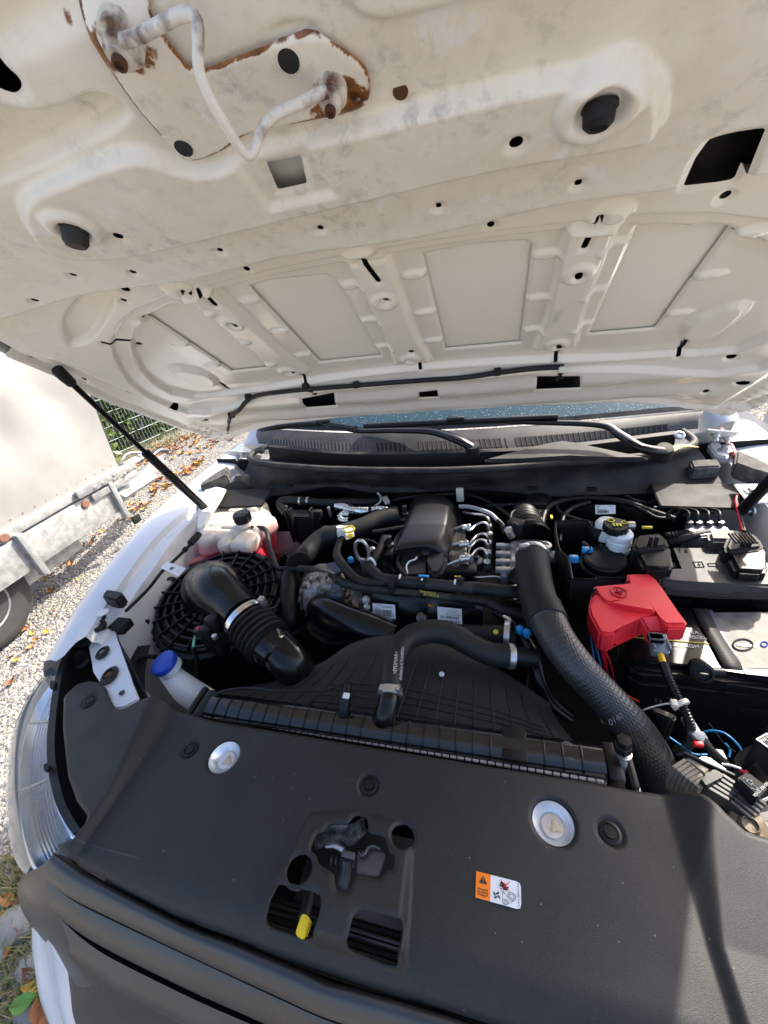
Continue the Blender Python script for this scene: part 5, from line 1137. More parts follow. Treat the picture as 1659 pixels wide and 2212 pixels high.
ptube('sleeve', z5, [(985, 705, 1.018), (1080, 710, 1.018), (1180, 740, 1.018), (1300, 790, 1.018), (1450, 845, 1.018), (1550, 870, 1.018), (1680, 875, 1.018), (1760, 900, 1.018)], [7.5]*8, DUSTY, OV, n=60)
# ---- air filter housing
ac = P(470, 1287, 1.0); AR = ms(ac, 128)
AF = thing('air_filter_housing', 'round black air filter housing with ribbed lid and elbow duct', 'air filter', ac-np.array([0, 0, .2]))
prof = [(AR*1.06, -.19), (AR*1.06, -.03), (AR*1.10, -.026), (AR*1.10, -.012), (AR*1.03, -.010), (AR*1.02, .0)]
r_ = AR
for k, rr in enumerate((.93, .80, .67, .54)):
    prof += [(AR*(rr+.055), .002), (AR*(rr+.05), .006), (AR*(rr+.015), .006), (AR*(rr+.01), -.014), (AR*(rr-.045), -.014), (AR*(rr-.05), .004)]
prof += [(AR*.45, .006), (0, .006)]
AX = np.array([.06, -.16, 1.]); AX /= np.linalg.norm(AX)
lid = lathe('lid', prof, ac, AX, K, AF, seg=96, ang=30)
fu = frame_of(AX, (0, 1, .01))
for k in range(20):
    a = k*math.pi/10+.1; d = fu[1]*math.cos(a)+fu[2]*math.sin(a); t = np.cross(AX, d)
    box('rib', ac+d*AR*.70+AX*.003, (AR*.66, .0028, .014), K, lid, ax=[d, t, AX], bev=.0006, seg=1)
for k in range(46):
    a = k*2*math.pi/46; d = fu[1]*math.cos(a)+fu[2]*math.sin(a); t = np.cross(AX, d)
    if d[1] < .35: box('edge_tooth', ac+d*AR*1.085-AX*.019, (.012, .005, .013), K, lid, ax=[d, t, AX], bev=.001, seg=1)
lathe('lower_case', [(AR*.98, -.30), (AR*1.02, -.19), (AR*1.02, -.05), (AR*.9, -.05)], ac, AX, K, AF, seg=64)
el = pts(z5, [(300, 900, 1.0), (300, 890, 1.035), (310, 880, 1.055), (350, 905, 1.062), (430, 985, 1.058), (520, 1085, 1.05), (560, 1130, 1.045)])
tube('elbow', [P(*z5(295, 870), .985), P(*z5(295, 860), 1.025), P(*z5(330, 890), 1.058), P(*z5(430, 985), 1.058), P(*z5(540, 1100), 1.052)], [.066, .064, .054, .045, .043], KS, AF, seg=40, n=60)
lathe('elbow_dome', [(.072, -.02), (.071, .01), (.064, .034), (.050, .052), (.030, .064), (0, .069)], P(*z5(290, 880), 1.004), AX, KS, AF, seg=40)
e1 = P(*z5(540, 1100), 1.052); e2 = P(*z5(690, 1260), 1.035); ed = e2-e1; ed /= np.linalg.norm(ed)
clamp('band_clamp', e1+ed*.012, ed, .0455, .012, pbr('chrome_band', (.8, .8, .8), .15, 1., var=.05), AF, 40)
box('clamp_screw', e1+ed*.012+np.array([.035, .02, .035]), (.012, .012, .022), STEEL, AF, bev=.002)
tube('bellows', [e1+ed*.02, e1+ed*.085], .041, RUB, AF, seg=40, n=90, rf=lambda th, s, L: .0055*np.sin(s*2*np.pi/.0125)+0*th, ang=180)
tube('intake_tube', [e1+ed*.08, e1+ed*.10, P(*z1(1190, 820), 1.02), P(*z1(1245, 880), 1.01), P(*z1(1280, 920), .985), P(*z1(1295, 945), .94)], [.040, .036, .036, .036, .036, .036], KS, AF, seg=36, n=50)
# mass air flow sensor
ms_ = P(*z1(905, 740), 1.055)
sm = thing('airflow_sensor', 'black air flow sensor plug with red lock tab on the duct', 'sensor', ms_)
box('plug', P(*z1(880, 750), 1.06), (.032, .016, .016), K, sm, ax=frame_of((.9, .35, 0), (0, 0, 1)), bev=.002)
box('body', P(*z1(925, 730), 1.058), (.022, .045, .02), K, sm, ax=frame_of((.85, -.3, 0), (0, 0, 1)), bev=.003)
for x, y in ((898, 700), (927, 775)): lathe('screw', [(.005, -.004), (.005, .003), (0, .0035)], P(*z1(x, y), 1.065), (0, 0, 1), STEEL, sm, seg=10)
box('lock_tab', P(*z1(858, 746), 1.064), (.004, .010, .010), REDINK, sm, ax=frame_of((.9, .35, 0), (0, 0, 1)), bev=.001)
for k, m_ in enumerate((WIREG, WIREY, WIREB)): ptube('lead', z1, [(845+3*k, 765, 1.055), (835+4*k, 790, 1.04), (832+4*k, 820, 1.03)], [1.3]*3, m_, sm, seg=6, n=12)
ptube('conduit', z1, [(835, 820, 1.03), (850, 880, .98), (860, 940, .93)], [5]*3, K, sm, n=14)
for i in range(5): box('heat_fin', P(*z1(905+14*i, 800+2*i), 1.03), (.003, .05, .02), K, sm, ax=frame_of((.9, -.3, 0), (0, 0, 1)), bev=.0005, seg=1)
# ---- washer filler
WF = thing('washer_filler', 'white washer fluid filler neck with blue cap', 'filler neck', P(*z1(800, 960), .9))
ptube('neck', z1, [(712, 900, 1.0), (740, 940, .985), (800, 1000, .96), (870, 1050, .93), (930, 1090, .90)], [20, 21, 27, 29, 30], TANKW, WF, seg=28, n=40)
bc = P(*z1(708, 890), 1.02); bcd = np.array([-.18, -.22, 1.])
bcap = lathe('cap', [(.0, .008), (.018, .0075), (.0235, .005), (.025, .001), (.025, -.006), (.021, -.010)], bc, bcd, BLUEP, WF, seg=36)
lathe('collar', [(.0225, -.022), (.0225, -.008)], bc, bcd, TANKW, WF, seg=30)
box('cap_hinge', P(*z1(742, 856), 1.018), (.014, .008, .008), BLUEP, bcap, bev=.002)
ptube('breather', z1, [(590, 900, .98), (600, 870, .99), (650, 860, .99), (690, 880, .97), (720, 960, .92)], [5]*5, K, WF, n=30)
# ---- washer hose along the left wing
WA = thing('wing_washer_hose', 'black washer hose clipped along the white left wing', 'hose', P(300, 1280, 1.05))
ptube('hose', z1, [(850, 345, 1.075), (820, 380, 1.07), (770, 430, 1.065), (700, 495, 1.06), (640, 570, 1.055), (560, 650, 1.05), (505, 700, 1.045), (490, 740, 1.045), (510, 800, 1.045), (550, 870, 1.04), (590, 950, 1.03), (640, 1050, 1.02)], [3.4]*12, K, WA, n=90, seg=10)
ptube('conduit', z1, [(485, 735, 1.035), (505, 810, 1.035), (540, 890, 1.03), (585, 970, 1.02), (630, 1050, 1.01)], [6]*5, K, WA, n=40)
for x, y in ((850, 343), (832, 362)): lathe('connector', [(.007, -.012), (.009, -.010), (.009, .010), (.007, .012)], P(*z1(x, y), 1.075), P(*z1(850, 343), 1.075)-P(*z1(820, 380), 1.07), KM, WA, seg=8)
clamp('grip_ring', P(*z1(800, 400), 1.068), P(*z1(850, 343), 1.075)-P(*z1(820, 380), 1.07), .0065, .008, KM, WA)
tq = np.array(pz(z1, [(722, 452), (803, 482), (770, 516), (692, 478)], 1.074)); tg_ = quadplate('paper_tag', tq, PAPER, WA, .0006)
text('C', on(tq, .82, .5), tq[1]-tq[0], tq[0]-tq[3], .016, INK_SHADE, tg_); text('▦', on(tq, .5, .5), tq[1]-tq[0], tq[0]-tq[3], .010, INK_SHADE, tg_)
for k in range(5): mk('code_mark', [on(tq, .40+.03*k, .35+.1*(k % 2))+np.array([0, 0, .0012]), on(tq, .42+.03*k, .35+.1*(k % 2))+np.array([0, 0, .0012]), on(tq, .42+.03*k, .75)+np.array([0, 0, .0012]), on(tq, .40+.03*k, .75)+np.array([0, 0, .0012])], [(0, 1, 2, 3)], INK_SHADE, tg_, smooth=False)
lathe('wing_grommet', [(.016, 0), (.016, .008), (.010, .010), (.009, .003), (0, .003)], P(*z1(732, 543), 1.0), (1, -.2, .2), RUB, WA, seg=20)
# ---- heater side: black box, foil hose, heat shield
HB = thing('heater_box', 'black ribbed control box below the scuttle beside the coolant tank', 'control box', P(*z5(1050, 400), .95))
q = pz(z5, [(930, 215), (1165, 225), (1165, 290), (935, 285)], 1.045)
prism('case', q, (0, -.01, -.10), K, HB, bev=.004)
for x in (935, 968, 1130): box('case_rib', P(*z5(x, 330), 1.02)+np.array([0, -.012, 0]), (.006, .02, .11), K, HB, bev=.001)
box('socket', P(*z5(1140, 255), 1.048), (.03, .016, .022), KM, HB, bev=.003)
mk('face', pz(z5, [(970, 240), (1110, 245)], 1.04)+pz(z5, [(1115, 385), (975, 380)], .97), [(0, 1, 2, 3)], KM, HB, smooth=False)
SHD = pbr('heat_shield', (.20, .18, .20), .5, .4, col2=(.30, .27, .29), scale=14)
hs = thing('heat_shield', 'dull mauve grey heat shield plate behind the filter housing', 'heat shield', P(*z5(950, 500), .9))
mk('plate', pz(z5, [(790, 398), (1160, 405)], .99)+pz(z5, [(1170, 440), (985, 600)], .92)+pz(z5, [(790, 580)], .93), [(0, 1, 2, 3, 4)], SHD, hs, smooth=False)
for x, y in ((850, 600), (905, 600), (965, 560)): lathe('nut', [(.006, 0), (.006, .006), (0, .007)], P(*z5(x, y), .93), (0, -.5, .8), DKST, hs, seg=6)
UH = thing('heater_hose', 'black heater hose with silver clips under the scuttle edge', 'hose', P(*z5(1000, 150), 1.04))
ptube('hose', z5, [(885, 250, 1.03), (850, 210, 1.04), (835, 170, 1.05), (880, 145, 1.055), (1000, 150, 1.055), (1200, 165, 1.05), (1400, 160, 1.05), (1560, 160, 1.045), (1640, 150, 1.04)], [9]*9, RUB, UH, n=70)
for x in (1003, 1066): clamp('spring_clip', P(*z5(x, 150), 1.055), (1, 0, 0), .0125, .006, STEEL, UH)
for x, y in ((886, 215), (886, 245)): ptube('wire_clip', z5, [(x-8, y-25, 1.05), (x+8, y-20, 1.05), (x+8, y+25, 1.05), (x-4, y+30, 1.05)], [1.6]*4, STEEL, UH, n=16, seg=6)
FH = thing('foil_hose', 'silver foil wrapped hose looping behind the engine', 'hose', P(*z5(1450, 220), 1.03))
ptube('hose', z5, [(1290, 195, 1.05), (1350, 200, 1.05), (1420, 225, 1.05), (1500, 232, 1.05), (1570, 225, 1.05), (1640, 215, 1.05), (1700, 225, 1.05), (1750, 240, 1.04)], [8, 9, 9.5, 9, 8, 8, 8, 7], FOIL, FH, n=90, seg=18, rf=lambda th, s, L: .0006*np.sin(s*900)+.0008*np.sin(3*th+s*90))
ptube('lower_loop', z5, [(1400, 255, 1.04), (1350, 258, 1.04), (1325, 285, 1.035), (1350, 310, 1.03), (1395, 310, 1.03)], [7]*5, FOIL, FH, n=40, seg=14, rf=lambda th, s, L: .0006*np.sin(s*900)+0*th)
clamp('tie', P(*z5(1575, 225), 1.05), (1, .1, 0), .0115, .008, K, FH)
box('end_connector', P(*z5(1240, 240), 1.045), (.008, .012, .035), STEEL, FH, bev=.003)
ptube('white_loop', z6, [(180, 85, 1.05), (205, 115, 1.05), (200, 160, 1.045), (160, 190, 1.045)], [2.2]*4, PAPER, FH, n=20, seg=8)
box('green_plug', P(*z6(250, 145), 1.05), (.016, .012, .034), CREAMP, FH, ax=frame_of((.8, .4, 0), (0, 0, 1)), bev=.003)
# ---- turbo hose and upright hose
TH = thing('turbo_hose', 'thick matte black boost hose bending behind the alternator', 'hose', P(*z5(1300, 500), 1.0))
ptube('hose', z5, [(1800, 270, 1.04), (1659, 300, 1.04), (1500, 370, 1.035), (1330, 420, 1.03), (1200, 450, 1.02), (1110, 520, 1.01), (1030, 610, 1.0), (960, 700, .98), (915, 800, .965)], [21, 21, 21, 21, 22, 22, 22, 21, 21], RUB, TH, n=70, seg=28)
for x, y, dx in ((1205, 440, (1, -.35, 0)), (985, 650, (.6, -.8, 0))): clamp('hose_band', P(*z5(x, y), 1.02), dx, .0275, .008, KM, TH)
UP = thing('upright_hose', 'upright moulded black air hose beside the filter housing', 'hose', P(*z5(910, 1200), .85))
ptube('hose', z5, [(920, 740, 1.0), (915, 830, .99), (905, 950, .975), (910, 1080, .96), (915, 1180, .935), (935, 1260, .90)], [20, 21, 23, 23, 22, 20], K, UP, n=50, seg=28)
clamp('hose_ring', P(*z5(915, 1195), .93), (.1, -.3, -.9), .029, .006, KM, UP)
clamp('hose_ring', P(*z5(925, 830), .985), (.05, -.3, -.9), .027, .004, KM, UP)
box('blue_clip', P(*z5(1018, 985), .975), (.010, .008, .018), CYAN, UP, bev=.002)
ptube('thin_pipe', z5, [(560, 870, 1.03), (650, 980, 1.02), (720, 1030, 1.01), (790, 1020, 1.0), (830, 960, .99), (840, 850, .99)], [2.5]*6, K, UP, n=40, seg=8)
# ---- alternator and bracket
AT = thing('alternator', 'grimy silver alternator with vented housing below the hoses', 'alternator', P(*z5(1200, 880), .9))
aax = np.array([.35, -.75, .25]); aax /= np.linalg.norm(aax); acn = P(*z5(1190, 900), .97)
GRIM = pbr('grimy_alloy', (.40, .38, .35), .5, .7, col2=(.10, .085, .07), scale=50, thr=(.4, .6), bump=.8, bscale=300)
lathe('housing', [(.03, .055), (.045, .05), (.052, .035), (.056, .0), (.056, -.05)], acn, aax, GRIM, AT, seg=40)
fa = frame_of(aax)
for k in range(18):
    a = k*math.pi/9; d = fa[1]*math.cos(a)+fa[2]*math.sin(a); t = np.cross(aax, d)
    box('vent_fin', acn+d*.0535+aax*.028, (.008, .006, .03), GRIM, AT, ax=[d, t, aax], bev=.001, seg=1)
lathe('copper_winding', [(.048, .02), (.051, .024), (.051, -.01), (.048, -.01)], acn, aax, pbr('copper', (.35, .10, .03), .4, .6), AT, seg=40)
prism('bracket', pz(z5, [(1400, 850), (1500, 880), (1480, 1060), (1440, 1060), (1420, 960)], 1.0), (0, .0, -.03), GRIM, AT, bev=.004)
prism('sensor_plate', pz(z5, [(1255, 820), (1335, 835), (1325, 940), (1247, 930)], 1.022), .006, pbr('navy_plate', (.03, .045, .09), .4, .3), AT, bev=.002)
lathe('plate_bolt', [(.004, 0), (.004, .003), (0, .0035)], P(*z5(1285, 895), 1.0225), (0, 0, 1), DKST, AT, seg=6)
prism('navy_bracket', pz(z5, [(1215, 655), (1290, 640), (1340, 720), (1270, 770), (1220, 720)], 1.012), .012, MT['navy_plate'], AT, bev=.003)
# black duct running toward the engine
DU = thing('air_duct', 'broad glossy black duct in front of the engine', 'duct', P(*z5(1200, 1100), .9))
ptube('duct', z5, [(1150, 1010, .93), (1150, 1010, .965), (1230, 1050, .985), (1400, 1130, .985), (1560, 1190, .98), (1760, 1270, .965)], [24, 29, 31, 33, 34, 34], KS, DU, seg=28, n=44)
prism('duct_body', pz(z5, [(1030, 1060), (1130, 960), (1250, 960), (1480, 1080), (1700, 1180), (1700, 1300), (1210, 1300), (1050, 1200)], .955), .10, K, DU, bev=.01)
# ---- wiring with label near the foil hose
YR = thing('sensor_harness', 'thick taped wiring branch with grey plug and yellow ring clip', 'wiring', P(*z5(1350, 600), 1.0))
ptube('branch', z5, [(1345, 440, 1.06), (1320, 500, 1.055), (1300, 560, 1.05), (1310, 620, 1.045), (1370, 700, 1.04), (1450, 780, 1.035), (1540, 815, 1.03), (1700, 815, 1.03)], [6, 7, 8, 10, 10, 9, 9, 9], RUB, YR, n=60)
box('grey_plug', P(*z5(1335, 405), 1.068), (.020, .018, .026), pbr('light_grey', (.5, .51, .52), .45), YR, ax=frame_of((.9, .3, 0), (0, .2, 1)), bev=.003)
q = np.array(pz(z5, [(1292, 360), (1420, 328), (1445, 440), (1380, 470)], 1.056)); quadplate('white_card', q, PAPER, YR, .0006)
tube('yellow_ring', [P(*z5(1400, 392), 1.07)+np.array([.013*math.cos(t), .013*math.sin(t), .003]) for t in np.linspace(0, 6.28, 20)], .003, YEL, YR, n=50, seg=8)
box('yellow_tab', P(*z5(1412, 435), 1.066), (.012, .012, .006), YEL, YR, bev=.001)
box('blue_plug', P(*z5(1412, 632), 1.03), (.012, .014, .012), CYAN, YR, ax=frame_of((.8, -.5, 0), (0, 0, 1)), bev=.002)
# ---- engine
EN_ = thing('engine', 'dirty black diesel engine with plastic cover and silver injector pipes', 'engine', (0, .6, .7))
box('block', (.0, .66, .80), (.46, .42, .26), K, EN_, bev=.02)
prism('valve_cover', pz(z6, [(210, 660), (230, 560), (330, 500), (480, 130), (860, 190), (900, 400), (920, 720), (740, 740), (300, 760)], 1.02), .06, K, EN_, bev=.01)
def sec(l, z0, z1, z2, z3): return [P(*z6(*l[0]), z0), P(*z6(*l[1]), z1), P(*z6(*l[2]), z2), P(*z6(*l[3]), z3)]
COVE = pbr('engine_cover_plastic', (.009, .009, .0095), .34, bump=.3, bscale=500, spec=.4, col2=(.024, .023, .021), scale=9, thr=(.45, .8))
secs = [sec([(440, 180), (505, 120), (690, 110), (790, 175)], 1.03, 1.055, 1.055, 1.03), sec([(455, 170), (520, 105), (690, 100), (800, 165)], 1.04, 1.072, 1.072, 1.04), sec([(400, 320), (450, 260), (750, 220), (830, 290)], 1.04, 1.076, 1.076, 1.04), sec([(330, 510), (370, 430), (720, 400), (800, 470)], 1.04, 1.076, 1.076, 1.04), sec([(295, 600), (330, 535), (640, 510), (760, 590)], 1.04, 1.072, 1.072, 1.045), sec([(300, 640), (315, 570), (590, 545), (750, 660)], 1.03, 1.060, 1.058, 1.03), sec([(310, 660), (320, 600), (600, 640), (740, 720)], 1.02, 1.045, 1.035, 1.015)]
secs = [np.array(s) for s in secs]
loft('engine_cover', [np.vstack([s[0]+np.array([0, 0, -.02]), s[0], s[1]*.85+s[0]*.15, s[1]*.93+s[2]*.07, s[1]*.5+s[2]*.5+np.array([0, 0, .002]), s[2]*.93+s[1]*.07, s[2]*.85+s[3]*.15, s[3], s[3]+np.array([0, 0, -.02])]) for s in secs], 40, COVE, EN_, sub=40, ang=180)
prism('cover_skirt', pz(z6, [(575, 545), (640, 505), (670, 545), (745, 575), (750, 640), (700, 740), (600, 740), (585, 640)], 1.055), (0, -.005, -.05), COVE, EN_, bev=.008)
prism('cover_recess_shade', pz(z6, [(365, 600), (400, 575), (540, 560), (575, 590), (570, 740), (430, 750), (370, 680)], 1.047), .004, INK_SHADE, EN_, bev=.001)  # black slab painted as the shade down in the cover opening
ptube('recess_wire', z6, [(355, 590, 1.05), (345, 650, 1.05), (370, 710, 1.05), (420, 760, 1.045)], [4]*4, RUB, EN_, n=20, seg=8)
ptube('recess_wire', z6, [(505, 590, 1.055), (490, 625, 1.055), (440, 645, 1.053), (415, 690, 1.05), (430, 750, 1.045)], [1.8]*5, PAPER, EN_, n=24, seg=6)
box('recess_plug', P(*z6(515, 600), 1.053), (.014, .012, .012), K, EN_, bev=.002)
for x, y in ((405, 245), (278, 500)):
    lathe('cover_bolt', [(.010, -.03), (.010, .0), (.006, .002), (.0055, .014), (.007, .015), (.007, .021), (0, .022)], P(*z6(x, y), 1.045), (0, 0, 1), DKST, EN_, seg=12)
for x, y, sx_, sy_ in ((385, 310, .03, .03), (265, 580, .03, .035)): box('cover_lug', P(*z6(x, y), 1.03), (sx_, sy_, .02), K, EN_, bev=.004)
PIPE = pbr('injector_pipe', (.55, .54, .51), .3, .9, var=.2, scale=70)
for l in ([(880, 245), (960, 258), (1040, 268), (1085, 300), (1098, 370)], [(815, 382), (880, 360), (930, 392), (980, 352), (1040, 328), (1082, 355), (1092, 440)], [(925, 525), (950, 480), (995, 432), (1045, 420), (1078, 450), (1088, 520)], [(790, 512), (880, 492), (935, 525), (990, 478), (1040, 468), (1076, 505), (1085, 580)], [(750, 672), (820, 642), (895, 618), (945, 600), (990, 550), (1040, 542), (1073, 585), (1075, 660)]):
    zz = [1.045]+[1.055]*(len(l)-2)+[1.03]
    if len(l) > 5: zz[-3] = 1.062
    ptube('injector_pipe', z6, [(x, y, z) for (x, y), z in zip(l, zz)], [2.9]*len(l), PIPE, EN_, n=60, seg=12)
for x, y in ((905, 368), (883, 503), (893, 620)):
    lathe('injector_clamp', [(.007, -.011), (.0085, -.009), (.0085, -.002), (.0075, 0), (.0085, .002), (.0085, .009), (.007, .011)], P(*z6(x, y), 1.057), (.9, .12, .1), STEEL, EN_, seg=18)
for x, y in ((1092, 375), (1095, 440), (1085, 510), (1080, 590), (1075, 670)):
    lathe('pipe_nut', [(.0085, -.010), (.0085, .010), (.005, .013)], P(*z6(x, y), 1.03), (0, -.1, 1), PIPE, EN_, seg=6)
ptube('fuel_rail', z6, [(1100, 330, 1.01), (1090, 520, 1.01), (1075, 720, 1.01)], [7]*3, DKST, EN_, n=12)
ptube('return_pipe', z6, [(935, 530, 1.04), (920, 600, 1.035), (915, 680, 1.03), (940, 745, 1.03), (990, 775, 1.03), (1130, 768, 1.03), (1220, 785, 1.03), (1300, 805, 1.025)], [2]*8, PIPE, EN_, n=50, seg=10)
lathe('sensor_stud', [(.018, -.02), (.016, 0), (.006, .002), (.006, .012), (.003, .014), (.003, .026), (0, .026)], P(*z6(985, 635), 1.02), (0, 0, 1), DKST, EN_, seg=16)
box('side_block', P(*z6(820, 730), 1.03), (.09, .03, .03), K, EN_, bev=.005)
box('yellow_mark', P(*z6(835, 768), 1.045), (.014, .003, .002), YINK, EN_, bev=.0005)
ptube('grey_hose', z6, [(845, 195, 1.06), (930, 200, 1.06), (1030, 225, 1.06), (1110, 260, 1.055), (1160, 310, 1.05)], [4.5]*5, pbr('pale_hose', (.28, .29, .36), .5), EN_, n=30, seg=12)
tube('lifting_eye', [P(*z6(72, 650), 1.03)+np.array([.016*math.sin(t), 0, .032-.030*math.cos(t)]) for t in np.linspace(0, 6.1, 24)], .0042, STEEL, EN_, n=60, seg=10)
box('eye_stem', P(*z6(68, 690), 1.025), (.012, .006, .05), STEEL, EN_, bev=.002)
ptube('filler_hose', z6, [(240, 450, 1.05), (215, 510, 1.05), (180, 580, 1.05), (135, 650, 1.045), (110, 690, 1.04)], [8.5, 8.5, 8.5, 8.5, 9], RUB, EN_, n=30, seg=16)
clamp('filler_clip', P(*z6(133, 652), 1.045), (.4, .6, 0), .0125, .004, PAPER, EN_)
ptube('wire_loom', z6, [(0, 500, 1.05), (60, 470, 1.05), (130, 475, 1.045), (180, 505, 1.04)], [2.2]*4, RUB, EN_, n=24, seg=8)
ptube('wire_loom', z6, [(140, 405, 1.055), (240, 390, 1.055), (330, 375, 1.055), (400, 362, 1.055)], [4.5]*4, K, EN_, n=24, seg=10, rf=lambda th, s, L: .0006*np.sin(s*1800)+0*th)
lathe('vacuum_ball', [(.004, -.006), (.0075, -.003), (.0075, .003), (.004, .006), (0, .0065)], P(*z6(135, 545), 1.05), (0, 0, 1), STEEL, EN_, seg=14)
# timing cover with stickers
tc_top = pz(z6, [(135, 925), (350, 965), (600, 965), (680, 990), (930, 1010), (1040, 1060)], 1.0); tc_bot = pz(z6, [(160, 1150), (350, 1200), (600, 1230), (750, 1240), (900, 1240), (1040, 1240)], .94)
loft('timing_cover', [np.array(tc_top)+np.array([0, .03, .0]), np.array(tc_top)+np.array([0, .006, .006]), np.array(tc_top), np.array(tc_bot), np.array(tc_bot)+np.array([0, .0, -.1])], 40, KS, EN_, ang=40)
for x, y, r in ((88, 960, .009), (95, 1018, .007)): lathe('cover_bolt', [(r*1.0, 0), (r*1.0, .004), (r*.7, .005), (r*.7, .010), (0, .011)], P(*z6(x, y), .995), (0, -.5, .85), ALU, EN_, seg=12)
lathe('cover_bolt', [(.012, -.01), (.011, .012), (.007, .014), (.007, .02), (0, .021)], P(*z6(543, 1115), .97), (0, -.4, .9), DKST, EN_, seg=12)
box('orange_mark', P(*z6(612, 1003), .992), (.010, .004, .004), ORG_, EN_, bev=.001)
def tq_(l, a=.996, b=.968):
    q = [P(*z6(*l[0]), a), P(*z6(*l[1]), a), P(*z6(*l[2]), b), P(*z6(*l[3]), b)]; return np.array(q)+np.array([0, -.005, .006])
def barcode(q, par, a0, a1, b0, b1, seed, n=18, lift=.0012):
    nn = np.cross(q[1]-q[0], q[3]-q[0]); nn /= np.linalg.norm(nn); nn = nn if nn @ (CAM-q[0]) > 0 else -nn
    r = random.Random(seed); V = []; F = []; a = a0
    while a < a1:
        w_ = r.choice((.4, .7, 1.2))*(a1-a0)/n*.6; i = len(V); V += [on(q, a, b0)+nn*lift, on(q, a+w_, b0)+nn*lift, on(q, a+w_, b1)+nn*lift, on(q, a, b1)+nn*lift]; F.append((i, i+1, i+2, i+3)); a += w_+r.uniform(.3, 1.)*(a1-a0)/n*.7
    mk('barcode', V, F, INK_SHADE, par, smooth=False)
def matrixcode(q, par, a0, a1, b0, b1, seed, lift=.0012, n=9):
    nn = np.cross(q[1]-q[0], q[3]-q[0]); nn /= np.linalg.norm(nn); nn = nn if nn @ (CAM-q[0]) > 0 else -nn
    r = random.Random(seed); V = []; F = []
    for i in range(n):
        for j in range(n):
            if r.random() < .5:
                x0_, x1_, y0_, y1_ = a0+(a1-a0)*i/n, a0+(a1-a0)*(i+1)/n, b0+(b1-b0)*j/n, b0+(b1-b0)*(j+1)/n; k = len(V)
                V += [on(q, x0_, y0_)+nn*lift, on(q, x1_, y0_)+nn*lift, on(q, x1_, y1_)+nn*lift, on(q, x0_, y1_)+nn*lift]; F.append((k, k+1, k+2, k+3))
    mk('print_block', V, F, INK_SHADE, par, smooth=False)
def lines(q, par, rows, seed, h=.035, mat=INK_SHADE, lift=.0012):
    nn = np.cross(q[1]-q[0], q[3]-q[0]); nn /= np.linalg.norm(nn); nn = nn if nn @ (CAM-q[0]) > 0 else -nn
    r = random.Random(seed); V = []; F = []
    for a0, a1, b in rows:
        a = a0
        while a < a1:
            w_ = r.uniform(.015, .05); i = len(V); V += [on(q, a, b)+nn*lift, on(q, min(a+w_, a1), b)+nn*lift, on(q, min(a+w_, a1), b+h)+nn*lift, on(q, a, b+h)+nn*lift]; F.append((i, i+1, i+2, i+3)); a += w_+.012
    mk('fine_print', V, F, mat, par, smooth=False)
q = tq_([(147, 988), (328, 1002), (336, 1118), (156, 1112)]); s_ = quadplate('part_label', q, PAPER, EN_, .0006)
barcode(q, s_, .08, .85, .38, .82, 1); lines(q, s_, [(.1, .4, .06), (.4, .9, .12), (.4, .9, .20), (.08, .3, .28), (.3, .8, .88), (.05, .25, .88)], 2)
q = tq_([(672, 1017), (870, 1036), (873, 1160), (676, 1132)]); s_ = quadplate('part_label', q, PAPER, EN_, .0006)
barcode(q, s_, .34, .86, .55, .72, 3, 22); barcode(q, s_, .3, .9, .82, .95, 5, 26); lines(q, s_, [(.55, .8, .08), (.45, .85, .18), (.4, .9, .28), (.35, .95, .38), (.3, .9, .46)], 4, .03)
for (x, y) in ((.5, .64),): tube('oval_mark', [on(q, .20+.07*math.cos(t), .70+.07*math.sin(t))+np.array([0, -.0006, .0012]) for t in np.linspace(0, 6.28, 16)], .0006, INK_SHADE, s_, n=30, seg=5)
# ---- two metal/rubber coolant pipes crossing the engine front
C1 = thing('coolant_pipe', 'upper dusty coolant pipe crossing in front of the engine cover', 'pipe', P(*z6(600, 820), 1.0), 'coolant pipes across the engine front')
ptube('front_hose', z6, [(100, 690, 1.04), (150, 730, 1.04), (200, 775, 1.035), (260, 790, 1.035)], [11.5]*4, RUB, C1, n=20, seg=18)
ptube('pipe', z6, [(245, 792, 1.035), (450, 812, 1.035), (700, 838, 1.035), (960, 862, 1.035)], [12.5]*4, DUSTY, C1, n=30, seg=20)
ptube('rear_hose', z6, [(955, 860, 1.035), (1100, 875, 1.033), (1250, 890, 1.03), (1400, 905, 1.02)], [14]*4, RUB, C1, n=20, seg=20)
for x, y, m_ in ((312, 800, KM), (545, 785, PAPER), (550, 800, KM), (812, 812, PAPER), (855, 815, KM), (362, 768, PAPER)):
    if m_ is PAPER: box('paint_mark', P(*z6(x, y), 1.049), (.004, .012, .004), m_, C1, bev=.0005)
    else: clamp('pipe_clip', P(*z6(x, y+20), 1.035), (1, -.15, 0), .0155, .014, m_, C1)
box('blue_clip', P(*z6(557, 765), 1.05), (.022, .006, .004), CYAN, C1, bev=.001)
C2 = thing('coolant_pipe', 'lower coolant pipe with yellow print crossing in front of the engine', 'pipe', P(*z6(600, 910), 1.0), 'coolant pipes across the engine front')
ptube('pipe', z6, [(-120, 820, 1.02), (0, 850, 1.02), (150, 870, 1.02), (300, 882, 1.02), (500, 905, 1.02), (800, 942, 1.02)], [8.5]*6, DUSTY, C2, n=40, seg=18)
ptube('hose', z6, [(795, 942, 1.02), (950, 958, 1.02), (1050, 970, 1.02), (1120, 1000, 1.015), (1200, 1040, 1.01), (1300, 1065, 1.005), (1400, 1080, 1.0)], [11]*7, RUB, C2, n=40, seg=18)
q0 = P(*z6(520, 890), 1.031); q1 = P(*z6(660, 908), 1.031)
